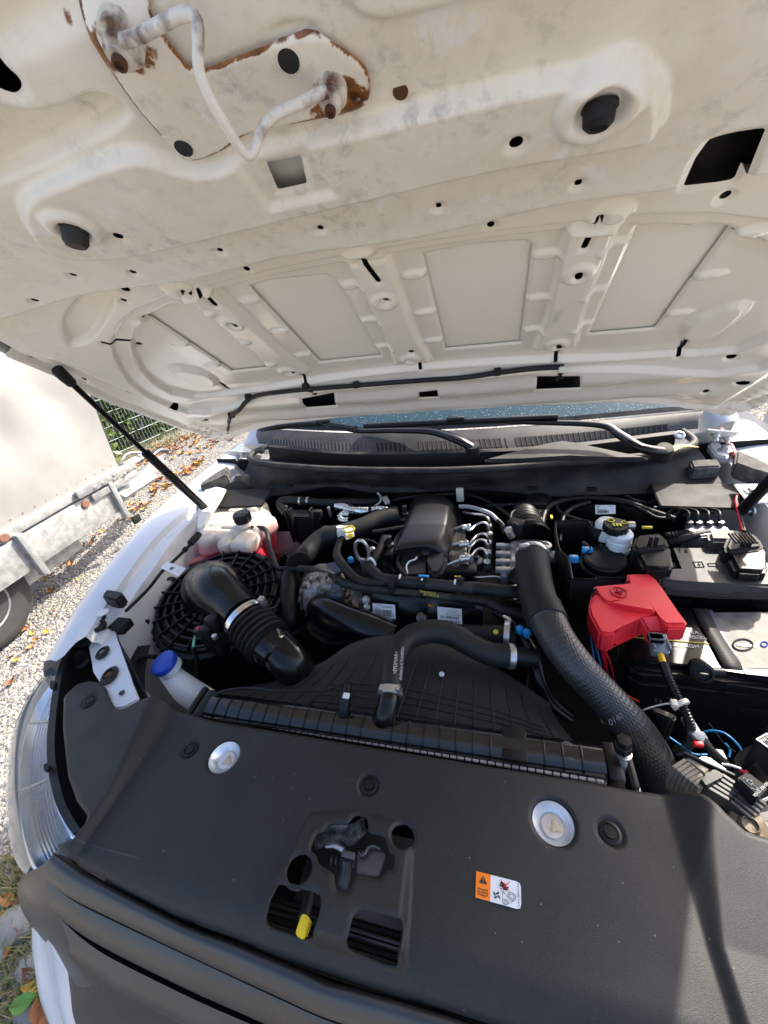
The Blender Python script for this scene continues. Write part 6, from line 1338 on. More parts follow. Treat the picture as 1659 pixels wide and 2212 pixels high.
text('TEMP-PA.6/4-B', (q0+q1)/2+np.array([0, -.001, .001]), q1-q0, (0, .7, .7), .0055, YINK, C2, 'pipe_print'); text('BRT BF(U)-PB', (q0+q1)/2+np.array([.008, -.006, -.001]), q1-q0, (0, .6, .75), .0055, YINK, C2, 'pipe_print')
for x, y in ((300, 880), (545, 900), (850, 935)): clamp('pipe_clip', P(*z6(x, y), 1.02), (1, -.15, 0), .0115, .012, KM, C2)
# ---- throttle body and manifold inlet
TB = thing('throttle_body', 'cast aluminium throttle body feeding the big intake hose', 'throttle body', P(*z6(1300, 650), .95))
prism('flange', pz(z6, [(1180, 490), (1240, 485), (1245, 760), (1185, 755)], 1.05), .05, ALU, TB, bev=.004)
prism('body', pz(z6, [(1245, 500), (1300, 465), (1350, 480), (1510, 480), (1560, 465), (1575, 520), (1560, 620), (1300, 640), (1250, 740)], 1.055), .06, ALU, TB, bev=.006)
for x, y in ((1320, 520), (1545, 520)): 
    lathe('boss', [(.014, -.02), (.014, .004), (.008, .005), (.008, .002), (0, .002)], P(*z6(x, y), 1.058), (0, 0, 1), ALU, TB, seg=18)
lathe('side_port', [(.013, -.02), (.013, .012), (0, .0125)], P(*z6(1590, 605), 1.04), (.7, -.3, .2), ALU, TB, seg=18)
for k in range(4): box('flange_fin', P(*z6(1205, 520+65*k), 1.053), (.03, .010, .012), ALU, TB, bev=.002)
IM = thing('intake_manifold', 'black ribbed manifold inlet with connector behind the throttle body', 'manifold', P(*z6(1400, 400), 1.0))
tube('ribbed_inlet', [P(*z6(1440, 470), 1.05), P(*z6(1400, 400), 1.05), P(*z6(1380, 300), 1.04), P(*z6(1370, 230), 1.02)], [.042, .040, .034, .028], K, IM, seg=30, n=60, rf=lambda th, s, L: .003*np.sin(s*2*np.pi/.014)+0*th, ang=180)
box('connector', P(*z6(1310, 350), 1.085), (.034, .024, .026), KM, IM, ax=frame_of((.85, -.4, 0), (0, 0, 1)), bev=.003)
for k in range(3): box('pin_slot_shade', P(*z6(1290+18*k, 335+8*k), 1.10), (.004, .010, .008), INK_SHADE, IM, bev=.0005)  # shade in the pin slots painted on as black blocks
lathe('silver_cap', [(.009, -.015), (.009, .008), (.005, .010), (0, .0105)], P(*z6(1258, 402), 1.08), (-.3, -.3, .9), STEEL, IM, seg=16)
ptube('silver_tube', z6, [(1505, 300, 1.06), (1508, 340, 1.055), (1512, 365, 1.05)], [6]*3, STEEL, IM, n=8)
ptube('loom', z6, [(1265, 300, 1.07), (1280, 245, 1.07), (1330, 225, 1.07), (1390, 220, 1.06)], [3]*4, RUB, IM, n=24, seg=8)
ptube('loom', z6, [(1160, 310, 1.05), (1200, 350, 1.045), (1230, 420, 1.04)], [6]*3, K, IM, n=14, rf=lambda th, s, L: .0006*np.sin(s*1500)+0*th)
prism('white_mount', pz(z6, [(1385, 150), (1420, 105), (1590, 130), (1620, 140), (1580, 200), (1530, 250), (1430, 260), (1400, 190)], 1.03), .02, WPRIM, IM, bev=.004)
lathe('mount_rubber', [(.03, 0), (.03, .012), (.022, .016), (0, .017)], P(*z6(1505, 165), 1.032), (0, -.2, 1), RUB, IM, seg=24)
ptube('crossing_pipe', z6, [(1070, 190, 1.05), (1180, 185, 1.05), (1320, 178, 1.055), (1560, 180, 1.055)], [4]*4, K, IM, n=14)
box('cream_clip', P(*z6(853, 100), 1.06), (.020, .010, .042), CREAMP, EN_, bev=.003)
ptube('bulkhead_cable', z6, [(200, 170, 1.03), (330, 140, 1.04), (500, 115, 1.045), (860, 95, 1.05), (1050, 140, 1.05), (1200, 230, 1.045), (1260, 280, 1.04)], [4]*7, RUB, EN_, n=50, seg=8)
# ---- big intake hose
IH = thing('intake_hose', 'large dimpled black rubber intake hose sweeping down to the right front', 'hose', P(1420, 1690, .85))
hp0 = [(*z2(640, 415), 1.07), (*z2(645, 500), 1.065), (*z2(660, 590), 1.06), (*z2(690, 670), 1.058), (*z2(750, 790), 1.05), (*z2(830, 900), 1.035), (*z2(920, 1000), 1.01), (1365, 1570, .975), (1410, 1640, .92), (1425, 1700, .86)]
hpp = [P(*t) for t in hp0]; rpx = [36, 39, 41, 41, 41, 41, 41, 43, 44, 44]
hr = [ms(p_, r_*.93) for p_, r_ in zip(hpp, rpx)]
tube('smooth_section', hpp[:4], hr[:4], RUB, IH, seg=48, n=30)
def dimp(th, s, L):
    row = np.floor(s/.0066); ph = (row % 2)*np.pi/34; a = np.abs(((th+ph) % (2*np.pi/34))-np.pi/34)*.034; b = (s/.0066-row-.5)*.0066
    return np.where(s < .02, .0022, 0)-.0008*np.exp(-(a*a+b*b)/(2*.0012**2))*(s > .024)
HOSEM = pbr('hose_rubber', (.024, .0245, .026), .38, bump=.2, bscale=900, col2=(.036, .036, .036), scale=12, spec=.6)
tube('dimpled_section', hpp[3:], hr[3:], HOSEM, IH, seg=204, n=400, rf=dimp, ang=180)
hd = hpp[3]-hpp[2]; hd /= np.linalg.norm(hd)
lathe('joint_sleeve', [(hr[3]*1.0, -.018), (hr[3]*1.09, -.016), (hr[3]*1.10, .014), (hr[3]*1.05, .018)], hpp[3]+hd*.004, hd, RUB, IH, seg=48)
t0 = hpp[1]-hpp[0]; clamp('worm_clamp', hpp[0]+t0*.12, t0, hr[0]*1.0, .010, STEEL, IH, 48)
box('clamp_screw', P(*z2(605, 385), 1.10), (.020, .010, .010), STEEL, IH, ax=frame_of((.85, .3, 0), (0, 0, 1)), bev=.002)
q = P(*z8(440, 880), 1.02); text('0140', q+np.array([0, 0, .004]), (.7, .5, .1), (-.4, .5, .7), .012, pbr('grey_ink', (.09, .09, .09), .5), IH, lift=.003)
# ---- radiator
RD = thing('radiator', 'radiator with ribbed black top tank and silver crimped edge', 'radiator', (0, .15, .6))
ra0, ra1 = P(462, 1530, 1.005), P(1300, 1652, 1.005); rx_ = ra1-ra0; RLn = np.linalg.norm(rx_); rx_ /= RLn
ry_ = np.array([-rx_[1], rx_[0], 0]); 
TKB = pbr('tank_gloss', (.006, .006, .0065), .2, spec=.75, bump=.1, bscale=200)
def rad_sec(t, s=1., up_=1.):
    c_ = ra0+rx_*RLn*t; prof_ = [(-.030, -.03), (-.030, .004), (-.025, .018), (-.010, .026), (.008, .026), (.022, .016), (.026, -.002), (.026, -.03)]
    s = s*.84; return np.array([c_+ry_*a*s+np.array([0, 0, b*s*up_]) for a, b in prof_])
loft('top_tank', [rad_sec(t, 1+.05*(1 if .02 < t < .98 else 0)) for t in np.linspace(0, 1, 12)], 30, TKB, RD, ang=60)
for k in range(25):
    t = .03+k*.0385
    if .46 < t < .53 or .78 < t < .87: continue
    s0 = rad_sec(t, 1.09); loft('tank_rib', [s0-rx_*.0014, s0*1.0+np.array([0, 0, .0008]), s0+rx_*.0014], 16, KS, RD)
for t, l in ((0, -1), (1, 1)):
    bm = bmesh.new(); add_box(bm, ra0+rx_*(RLn*t+l*.012)+np.array([0, 0, -.008]), (.020, .050, .046), [rx_, ry_, (0, 0, 1)], .004)
    add_box(bm, ra0+rx_*(RLn*t+l*.030)+np.array([0, 0, -.012]), (.012, .060, .056), [rx_, ry_, (0, 0, 1)], .005); bmk('end_frame', bm, K, RD)
box('label_block', ra0+rx_*RLn*.815+np.array([0, 0, .010]), (.034, .046, .026), K, RD, ax=[rx_, ry_, (0, 0, 1)], bev=.003)
text('>PA66-GF30<', ra0+rx_*RLn*.815+np.array([0, -.004, .0235]), rx_, ry_, .0052, pbr('moulded_text', (.03, .03, .03), .4), RD, lift=.0004)
lathe('glue_mark', [(.010, 0), (.009, .0004), (0, .0005)], ra0+rx_*RLn*.93+np.array([0, 0, .0222]), (0, 0, 1), pbr('glue_grey', (.05, .05, .05), .6), RD, seg=24, rf=lambda th, r, h: r*(.3*np.cos(2*th)+.12*np.sin(3*th)))
box('core', (ra0+ra1)/2+np.array([0, 0, -.22]), (RLn*.99, .045, .40), pbr('radiator_core', (.10, .10, .10), .5, .6), RD, ax=[rx_, ry_, (0, 0, 1)], bev=.002)
cb0, cb1 = P(472, 1551, 1.018), P(1310, 1690, 1.018); CR = pbr('crimp_alloy', (.34, .345, .35), .45, .3)
n_ = 56
for k in range(n_): box('crimp_tab', cb0+(cb1-cb0)*(k+.3)/n_, (.0084, .004, .0032), CR, RD, ax=[rx_, ry_, (0, 0, 1)], bev=.0006, seg=1)
box('gasket_strip', (cb0+cb1)/2+ry_*.006+np.array([0, 0, -.002]), (np.linalg.norm(cb1-cb0), .012, .010), K, RD, ax=[rx_, ry_, (0, 0, 1)], bev=.002)
nk = tube('outlet_neck', [P(825, 1568, 1.005), P(830, 1550, 1.028), P(838, 1525, 1.04), P(842, 1500, 1.045)], [.020, .017, .0165, .0165], KS, RD, seg=24, n=20)
tube('sensor_body', [P(742, 1545, 1.025), P(745, 1515, 1.04), P(752, 1478, 1.05)], [.009, .0095, .006], K, RD, seg=12, n=14)
box('sensor_label', P(748, 1503, 1.052), (.010, .008, .004), PAPER, RD, bev=.0005)
ptube('sensor_cable', None, [(762, 1474, 1.05), (730, 1480, 1.05), (700, 1490, 1.045), (600, 1492, 1.04), (540, 1486, 1.035), (480, 1494, 1.03), (455, 1512, 1.02)], [3.2]*7, K, RD, n=60, seg=10)
rbolt = thing('radiator_bolt', 'tall bracket bolt with black cap at the right end of the radiator', 'bolt', P(1345, 1700, .98))
tube('shank', [P(1348, 1700, .995), P(1346, 1625, 1.03)], .0052, ALU, rbolt, seg=16)
bt = lathe('cap', [(.0085, -.010), (.0105, -.009), (.0105, .001), (.009, .002), (.0088, .012), (0, .0125)], P(1346, 1610, 1.045), (0, .05, 1), K, rbolt, seg=6)
lathe('washer', [(.010, 0), (.010, .002), (.007, .003)], P(1346, 1628, 1.028), (0, .05, 1), STEEL, rbolt, seg=20)
box('foot', P(1350, 1698, .99), (.034, .024, .010), WPRIM, rbolt, bev=.003)
box('foot_pin', P(1362, 1680, 1.0), (.012, .012, .014), WPRIM, rbolt, bev=.003)
# ---- radiator hose
RH = thing('radiator_hose', 'curved black radiator hose with white print arching to the right', 'hose', P(840, 1500, 1.0))
rh = [(842, 1505, 1.045), (845, 1470, 1.05), (852, 1425, 1.052), (878, 1382, 1.05), (925, 1364, 1.045), (975, 1370, 1.038), (1020, 1395, 1.03), (1060, 1412, 1.022), (1110, 1418, 1.015)]
rp = [P(*t) for t in rh]; tube('hose', rp, [ms(p_, 25) for p_ in rp], RUB, RH, seg=32, n=80)
tube('stub', [P(1095, 1416, 1.017), P(1160, 1422, 1.01)], .0155, K, RH, seg=24, n=4)
clamp('spring_clamp', P(843, 1497, 1.046), rp[1]-rp[0], ms(rp[0], 26), .012, STEEL, RH, 32); clamp('spring_clamp', P(1103, 1417, 1.016), rp[-1]-rp[-2], ms(rp[-1], 26), .010, STEEL, RH, 32)
for dx in (-18, 18): box('clamp_ear', P(843+dx, 1490, 1.06), (.006, .010, .014), STEEL, RH, bev=.001)
q0 = P(858, 1462, 1.076); q1 = P(862, 1405, 1.076)
text('>EPDM/AR<', (q0+q1)/2+np.array([-.004, 0, 0]), q1-q0, (-1, .1, .2), .008, WINK, RH, 'hose_print', lift=.001); text('(FoMoCo) E-TLAHEPDU', (q0+q1)/2+np.array([.006, 0, .001]), q1-q0, (-1, .1, .2), .006, WINK, RH, 'hose_print', lift=.001)
LH = thing('lower_coolant_hose', 'short black coolant hose with yellow dot beside the radiator hose', 'hose', P(1060, 1375, .98))
ptube('hose', None, [(1000, 1372, .985), (1050, 1372, .99), (1085, 1372, .99), (1110, 1380, .985)], [22]*4, RUB, LH, n=20, seg=24)
lathe('yellow_dot', [(.005, 0), (.004, .001), (0, .0012)], P(1071, 1365, 1.014), (0, -.3, .9), YINK, LH, seg=14)
clamp('spring_clamp', P(1095, 1375, .988), (1, -.1, 0), .028, .010, STEEL, LH)
# ---- taped harness beside the big hose
TP = thing('taped_harness', 'black taped wiring harness running down beside the intake hose', 'wiring', P(1170, 1500, .9))
ptube('loom', None, [(1070, 1320, 1.0), (1105, 1345, .995), (1135, 1385, .985), (1155, 1420, .975), (1165, 1470, .955), (1185, 1510, .93), (1230, 1550, .90)], [10, 12, 14, 15, 15, 16, 16], KS, TP, n=60, seg=16, rf=lambda th, s, L: .0002*np.sin(s*700)+.0006*np.sin(2*th+s*60))
for (u, v), s in (((1123, 1361), .02), ((1138, 1368), .02)): box('blue_tape', P(u, v, 1.008), (.012, .016, .012), CYAN, TP, ax=frame_of((.7, -.6, 0), (0, 0, 1)), bev=.003)
box('silver_tape', P(1096, 1338, 1.013), (.02, .012, .008), FOIL, TP, ax=frame_of((.8, -.5, 0), (0, 0, 1)), bev=.003)
# ---- fan shroud
FS = thing('fan_shroud', 'black fan shroud with raised ribs behind the radiator', 'fan shroud', (0, .3, .8))
SHR = pbr('shroud_plastic', (.013, .013, .0135), .5, bump=.4, bscale=500, col2=(.022, .021, .019), scale=8, spec=.35)
f0_ = [(452, 1500, .995), (560, 1515, .99), (700, 1535, .985), (850, 1560, .98), (1000, 1585, .975), (1150, 1610, .97), (1260, 1630, .96)]
f1_ = [(560, 1478, .985), (640, 1462, .99), (700, 1450, .998), (800, 1440, 1.0), (950, 1450, .995), (1080, 1490, .985), (1200, 1550, .965)]
f2_ = [(600, 1470, .98), (690, 1435, .995), (750, 1398, 1.0), (830, 1376, 1.0), (930, 1388, .995), (1060, 1440, .985), (1190, 1525, .965)]
f3_ = [(600, 1470, .93), (690, 1435, .92), (750, 1398, .92), (830, 1376, .92), (930, 1388, .92), (1060, 1440, .92), (1190, 1525, .92)]
fr0, fr1, fr2 = pts(None, f0_), pts(None, f1_), pts(None, f2_)
loft('shroud', [fr0, fr1, fr2, fr2+np.array([0, .012, -.012]), fr2+np.array([0, .015, -.06])], 60, SHR, FS, sub=30, ang=180)
G0, G1, G2 = cr(fr0, 61), cr(fr1, 61), cr(fr2, 61)
for j in range(6, 58, 3):
    g_ = cr([G0[j], G1[j], G2[j]], 20); tube('rib', g_[:16]+np.array([0, 0, .0005]), .0016, SHR, FS, n=16, seg=6)
for t in (.12, .2, .28, .36):
    l_ = [cr([G0[j], G1[j], G2[j]], 41)[int(t*40)] for j in range(18, 58, 2)]; tube('cross_rib', np.array(l_)+np.array([0, 0, .0005]), .0016, SHR, FS, n=40, seg=6)
lathe('paint_chip', [(.005, 0), (.003, .0015), (0, .0015)], P(954, 1456, 1.0), (0, -.2, 1), PAPER, FS, seg=7)
# ---- brake booster, reservoir, fuel filter, tray
BB = thing('brake_booster', 'round black brake booster with white barcode label at the bulkhead', 'brake booster', P(1320, 1130, .95))
lathe('drum', [(.13, -.06), (.13, .0), (.122, .012), (.10, .02), (.06, .024), (0, .025)], P(*z7(520, 300), 1.0)+np.array([0, .09, -.035]), (0, -1, .25), KS, BB, seg=56)
q = np.array([P(*z7(438, 160), 1.075), P(*z7(580, 160), 1.075), P(*z7(582, 222), 1.058), P(*z7(440, 225), 1.058)]); lb = quadplate('barcode_label', q, PAPER, BB, .0006)
barcode(q, lb, .08, .64, .58, .9, 11, 24); lines(q, lb, [(.05, .3, .1), (.05, .2, .22), (.05, .15, .34), (.05, .55, .46), (.65, .9, .1)], 12, .05)
BR = thing('brake_reservoir', 'white brake fluid reservoir with black cap and yellow symbols', 'reservoir', P(1335, 1190, .98))
rc = P(*z7(585, 300), 1.10); RS = .70
def rs(l): return [(r*RS, h*RS) for r, h in l]
lathe('bottle', rs([(.030, -.075), (.032, -.072), (.032, -.055), (.028, -.052), (.033, -.047), (.033, -.030), (.030, -.027), (.033, -.022), (.033, -.008), (.026, .0)]), rc+np.array([.010, -.004, -.012]), (0, 0, 1), TANKW, BR, seg=36)
lathe('rear_chamber', rs([(.034, -.06), (.034, -.012), (.028, -.002), (.015, .003), (0, .004)]), P(*z7(530, 270), 1.088), (0, 0, 1), TANKW, BR, seg=30)
bcp = lathe('cap', rs([(.031, -.020), (.0325, -.018), (.0325, .0), (.030, .004), (0, .005)]), rc, (0, -.05, 1), K, BR, seg=60, rf=lambda th, r, h: .0010*np.sign(np.sin(15*th))*(1 if r > .0315*RS else 0))
cu = rc+np.array([0, 0, .0050])
tube('yellow_ring', [cu+np.array([-.008+.006*math.cos(t), .010+.006*math.sin(t), 0]) for t in np.linspace(0, 6.28, 14)], .0016, YINK, bcp, n=28, seg=5)
tube('yellow_triangle', [cu+np.array(v_) for v_ in ((.016, .010, 0), (.022, .0, 0), (.009, .0, 0), (.016, .010, 0))], .0009, YINK, bcp, n=40, seg=5)
for k in range(3): box('yellow_book', cu+np.array([-.006+.006*k, -.006, 0]), (.004, .010, .0006), YINK, bcp, bev=0)
text('!', cu+np.array([.0155, .0035, 0]), (1, 0, 0), (0, 1, 0), .007, YINK, bcp, 'cap_print')
lathe('hose_clip', [(.009, -.006), (.009, .006)], P(*z7(692, 305), 1.08), (1, 0, 0), STEEL, BR, seg=14)
TR = thing('filter_tray', 'black sheet metal tray around the fuel filter', 'tray', P(1280, 1250, .9))
tw = pz(z7, [(155, 275), (360, 265), (400, 290), (440, 330), (578, 350)], 1.075); tw2 = pz(z7, [(160, 480), (360, 480), (440, 500), (560, 480), (580, 480)], 1.02)
loft('rear_wall', [np.array(tw), np.array(tw)+np.array([0, .002, -.02]), np.array(tw)+np.array([0, .0, -.12])], 30, KM, TR, ang=180, thick=.002)
sw = pz(z7, [(155, 278), (165, 380), (190, 480), (245, 540), (275, 680)], 1.072); loft('side_wall', [np.array(sw), np.array(sw)+np.array([.003, 0, -.12])], 30, KM, TR, ang=180, thick=.002)
fwp = pz(z7, [(275, 680), (440, 685), (450, 672), (655, 676)], 1.035); loft('front_wall', [np.array(fwp), np.array(fwp)+np.array([0, 0, -.10])], 24, KM, TR, thick=.002)
tube('rim', tw, .0022, K, TR, n=30, seg=6); tube('rim', sw, .0022, K, TR, n=30, seg=6); tube('rim', fwp, .0022, K, TR, n=30, seg=6)
FF = thing('fuel_filter', 'round black fuel filter with flat lid and blue connectors', 'fuel filter', P(1305, 1230, .9))
fc = P(*z7(508, 540), 1.045)
lathe('canister', [(.042, -.16), (.042, -.03), (.046, -.028), (.046, -.014), (.041, -.012), (.041, .0), (.038, .003), (0, .0035)], fc, (0, -.04, 1), K, FF, seg=48)
lathe('lid_ring', [(.034, .0036), (.0345, .0046), (.036, .0046), (.0365, .003)], fc, (0, -.04, 1), K, FF, seg=48)
for x, y, s in ((380, 480, .020), (285, 540, .018)):
    box('blue_connector', P(*z7(x, y), 1.05), (s, .012, .014), CYAN, FF, bev=.002); box('connector_dot', P(*z7(x, y-20), 1.058), (s*.4, .004, .003), PAPER, FF, bev=.0005)
    ptube('fuel_line', z7, [(x, y-10, 1.045), (x-20, y-60, 1.05), (x-40, y-120, 1.04)] if False else [(x, y+20, 1.04), (x+10, y+80, 1.02), (x+20, y+140, 1.0)], [5]*3, K, FF, n=12)
ptube('fuel_line', z7, [(350, 430, 1.055), (380, 455, 1.055), (400, 490, 1.05)], [6]*3, K, FF, n=12); ptube('fuel_line', z7, [(470, 450, 1.05), (495, 470, 1.05), (500, 490, 1.045)], [6]*3, K, FF, n=12)
# ---- fuse box
FB_ = thing('fuse_box', 'large dark grey fuse box lid with moulded symbols', 'fuse box', P(1560, 1250, .95))
FBM = pbr('fuse_box_plastic', (.030, .0295, .029), .5, bump=.6, bscale=800, var=.12)
zF = 1.055
prism('lid', pz(z7, [(835, 615), (900, 610), (1075, 620), (970, 455), (1290, 455), (1420, 630), (1700, 625), (1700, 730), (1400, 715), (1000, 690), (900, 680)], zF), (0, -.006, -.018), FBM, FB_, bev=.004)
prism('lid_skirt', pz(z7, [(840, 640), (1700, 680), (1700, 770), (1290, 750), (920, 735), (870, 690)], zF-.016), (0, -.004, -.020), FBM, FB_, bev=.004)
prism('case', pz(z7, [(900, 735), (1720, 790), (1720, 560), (860, 560)], zF-.035), .10, K, FB_, bev=.004)
for x, y in ((1010, 775), (1315, 795), (1630, 810)): box('snap_clip', P(*z7(x, y), zF-.045), (.042, .014, .022), K, FB_, bev=.003)
for x in (970, 1250, 1570): box('case_step', P(*z7(x, 850), zF-.075), (.06, .012, .03), K, FB_, bev=.003)
def cover_cap(x0, y0, s, nm):
    c_ = P(*z7(x0, y0), zF+.02)
    hx = prism('connector_cover', pz(z7, [(x0-120*s, y0+40*s), (x0-110*s, y0-60*s), (x0+70*s, y0-80*s), (x0+120*s, y0+20*s), (x0+150*s, y0+130*s), (x0+120*s, y0+150*s), (x0-70*s, y0+140*s)], zF+.022), (0, 0, -.045), K, FB_, bev=.010, seg=4)
    prism('cover_band', pz(z7, [(x0-150*s, y0-20*s), (x0-120*s, y0-95*s), (x0+50*s, y0-110*s), (x0+115*s, y0-50*s), (x0+110*s, y0-10*s), (x0-120*s, y0+20*s)], zF+.030), (0, 0, -.045), KM, FB_, bev=.006, seg=3)
    for dx in (-25, 15): box('latch_finger', P(*z7(x0+dx*s, y0-30*s), zF+.034), (.007, .030, .005), K, FB_, ax=frame_of((1, -.25, 0), (0, 0, 1)), bev=.001)
    box('latch_notch_shade', P(*z7(x0+60*s, y0+135*s), zF+.018), (.016, .008, .008), INK_SHADE, FB_, bev=.001)  # black block painted as the shade in the notch
cover_cap(850, 460, 1., 0); cover_cap(1510, 470, 1.08, 1)
for i in range(7): box('band_rib', P(*z7(1410+24*i, 395), zF+.052), (.003, .03, .004), KM, FB_, bev=.0005)
MO = pbr('moulded_mark', (.025, .025, .025), .5)
qf = np.array(pz(z7, [(990, 470), (1280, 470), (1370, 620), (1080, 620)], zF+.0006))
def fline(l, w_=.0016):
    for a, b in zip(l[:-1], l[1:]):
        p0, p1 = P(*z7(*a), zF+.0008), P(*z7(*b), zF+.0008); tube('moulded_symbol', [p0, p1], w_/2, MO, FB_, seg=5)
fline([(1130, 562), (1190, 560), (1210, 598), (1150, 600), (1130, 562)]); fline([(1175, 565), (1162, 582), (1182, 580), (1170, 598)]); fline([(1232, 572), (1290, 572), (1300, 592), (1242, 592), (1232, 572)]); fline([(1015, 475), (1025, 462), (1040, 475)]); fline([(1026, 465), (1040, 495)]); fline([(1070, 480), (1085, 478), (1090, 495), (1075, 496), (1070, 480)]); fline([(1210, 478), (1235, 476), (1245, 496)]); fline([(1265, 475), (1280, 495)])
# ---- abs unit with loops behind
AB = thing('hydraulic_unit', 'silver hydraulic unit with looped brake pipes at the right bulkhead', 'hydraulic unit', P(1530, 1140, .98))
prism('block', pz(z7, [(1060, 330), (1110, 300), (1330, 300), (1400, 320), (1320, 370), (1180, 380)], 1.07), .04, ALU, AB, bev=.004)
for x in (1100, 1165, 1240, 1320):
    ptube('brake_pipe', z7, [(x, 300, 1.07), (x-5, 250, 1.085), (x-2, 215, 1.09), (x-30, 195, 1.085), (x-100, 190, 1.07), (x-180, 240, 1.05)], [3]*6, K, AB, n=40, seg=8)
    lathe('pipe_nut', [(.0065, -.008), (.0065, .008)], P(*z7(x, 300), 1.072), (0, 0, 1), DKST, AB, seg=6)
ptube('corrugated_loom', z7, [(940, 380, 1.06), (1000, 370, 1.065), (1080, 360, 1.065), (1180, 375, 1.06), (1240, 370, 1.06)], [7]*5, K, AB, n=120, seg=14, rf=lambda th, s, L: .0012*np.sin(s*1300)+0*th)
ptube('thick_loom', z7, [(960, 420, 1.05), (1050, 400, 1.06), (1140, 375, 1.065), (1240, 355, 1.065)], [9]*4, RUB, AB, n=20)
prism('plug_body', pz(z7, [(1230, 345), (1300, 325), (1460, 330), (1500, 370), (1420, 408), (1250, 405)], 1.078), .03, pbr('dusty_plug', (.06, .058, .055), .6), AB, bev=.006, seg=3)
ptube('bulkhead_loom', z7, [(640, 90, 1.04), (700, 125, 1.045), (800, 145, 1.045), (950, 125, 1.045), (1100, 100, 1.05), (1270, 95, 1.05)], [5]*6, K, AB, n=160, seg=12, rf=lambda th, s, L: .0010*np.sin(s*1200)+0*th)
for l, r_ in (([(60, 300), (80, 220), (130, 160), (250, 120), (420, 110), (650, 140), (820, 200), (1000, 260)], 7), ([(150, 130), (180, 200), (250, 240), (420, 290)], 4), ([(700, 160), (800, 210), (880, 250), (1010, 250)], 4), ([(850, 180), (1000, 175), (1150, 195), (1280, 210)], 4), ([(400, 140), (300, 170), (230, 220), (200, 300), (190, 420)], 5)):
    ptube('bulkhead_pipe', z7, [(x, y, 1.05) for x, y in l], [r_]*len(l), K, AB, n=50, seg=10)
box('yellow_band', P(*z7(805, 318), 1.060), (.020, .005, .005), YINK, AB, bev=.001); box('yellow_band', P(*z7(128, 245), 1.06), (.005, .014, .005), YINK, AB, bev=.001)
RW_ = thing('red_lead', 'short red and black lead at the right wing below the strut', 'wiring', P(1560, 1130, 1.0))
ptube('red_wire', z7, [(1440, 95, 1.075), (1432, 140, 1.07), (1450, 220, 1.06), (1480, 340, 1.05)], [3]*4, WIRER, RW_, n=24, seg=8); ptube('black_wire', z7, [(1448, 95, 1.074), (1442, 140, 1.069), (1462, 230, 1.06), (1495, 345, 1.05)], [3]*4, K, RW_, n=24, seg=8)
# ---- battery
BA = thing('battery', 'black car battery with white lettering and worn silver label', 'battery', P(1500, 1500, .75))
zB = .995
bt_ = pz(z8, [(545, 350), (600, 120), (1000, -20), (1700, 30), (1760, 560), (1480, 520), (1300, 470), (1080, 440), (590, 405)], zB)
prism('top', bt_, .018, KS, BA, bev=.003)
def loftbox(name, zt_, zb_, l, mat): 
    t_ = np.array(pz(z8, l, zt_)); return prism(name, t_, (0, 0, zb_-zt_), mat, BA, bev=.006, seg=3)
loftbox('lid_step', zB-.012, zB-.035, [(530, 440), (570, 120), (1000, -30), (1760, 20), (1800, 640), (1300, 570), (1080, 530), (620, 500)], K)
loftbox('case', zB-.033, .78, [(520, 520), (560, 130), (1000, -20), (1760, 40), (1810, 700), (1300, 640), (620, 575)], K)
loftbox('tray_lip', zB-.065, zB-.09, [(440, 590), (480, 160), (1000, -20), (1800, 0), (1850, 820), (1300, 740), (700, 660), (520, 640)], KM)
bx = P(*z8(1130, 490), zB+.004); lathe('vent_plug', [(.016, -.02), (.016, .008), (.012, .010), (.011, .006), (0, .006)], bx, (-.2, -.75, .6), K, BA, seg=24)
box('plug_slot_shade', bx+np.array([-.002, -.010, .006]), (.012, .003, .003), INK_SHADE, BA, bev=.0005)  # black bar, the shade of the slot put into its colour
tube('lid_handle', [P(*z8(1160, 490), zB+.004), P(*z8(1310, 500), zB+.004)], .007, K, BA, seg=10)
bq0, bq1 = P(*z8(640, 225), zB+.0015), P(*z8(1190, 270), zB+.0015); xd = bq1-bq0; xd /= np.linalg.norm(xd); yd = np.array([-xd[1], xd[0], 0])
tube('yellow_line', [P(*z8(570, 218), zB+.001), P(*z8(1195, 272), zB+.001)], .0009, YINK, BA, seg=5)
def bt(s, x, y, px, sx=1., m_=WINK): q = P(*z8(x, y), zB+.0012); return text(s, q, xd, yd, ms(q, px), m_, BA, sx=sx)
bt('VRLA / AGM', 965, 287, 12.5, 1.05); bt('FORD', 640, 162, 13); bt('FB005 - BA', 985, 177, 12.5); bt('made in South Africa', 880, 216, 6.5); bt('CCA(GB) TYPE AT', 1085, 215, 7); bt('0609-50AH', 1115, 232, 7); bt('Q', 840, 275, 12.5)
fl = [(572, 148), (640, 150), (690, 155), (690, 182), (640, 188), (580, 178), (572, 148)]
for a, b in zip(fl[:-1], fl[1:]): tube('label_outline', [P(*z8(*a), zB+.001), P(*z8(*b), zB+.001)], .0007, WINK, BA, seg=5)
WORN = pbr('worn_silver_label', (.13, .125, .115), .6, 0., col2=(.24, .23, .205), scale=45, spec=.25, thr=(.35, .6))
q = np.array(pz(z8, [(1225, 25), (1700, 20), (1750, 470), (1480, 465), (1440, 420), (1330, 230)], zB+.0012)); lab = prism('silver_label', q, .001, WORN, BA, bev=0)
q = np.array(pz(z8, [(1185, 5), (1215, 5), (1260, 60), (1340, 220), (1455, 440), (1500, 485), (1750, 520), (1750, 540), (1480, 510), (1320, 290)], zB+.001)); prism('label_border', q, .0008, GREYP, BA, bev=0)
GOLD = pbr('gold_ink', (.6, .4, .08), .4)
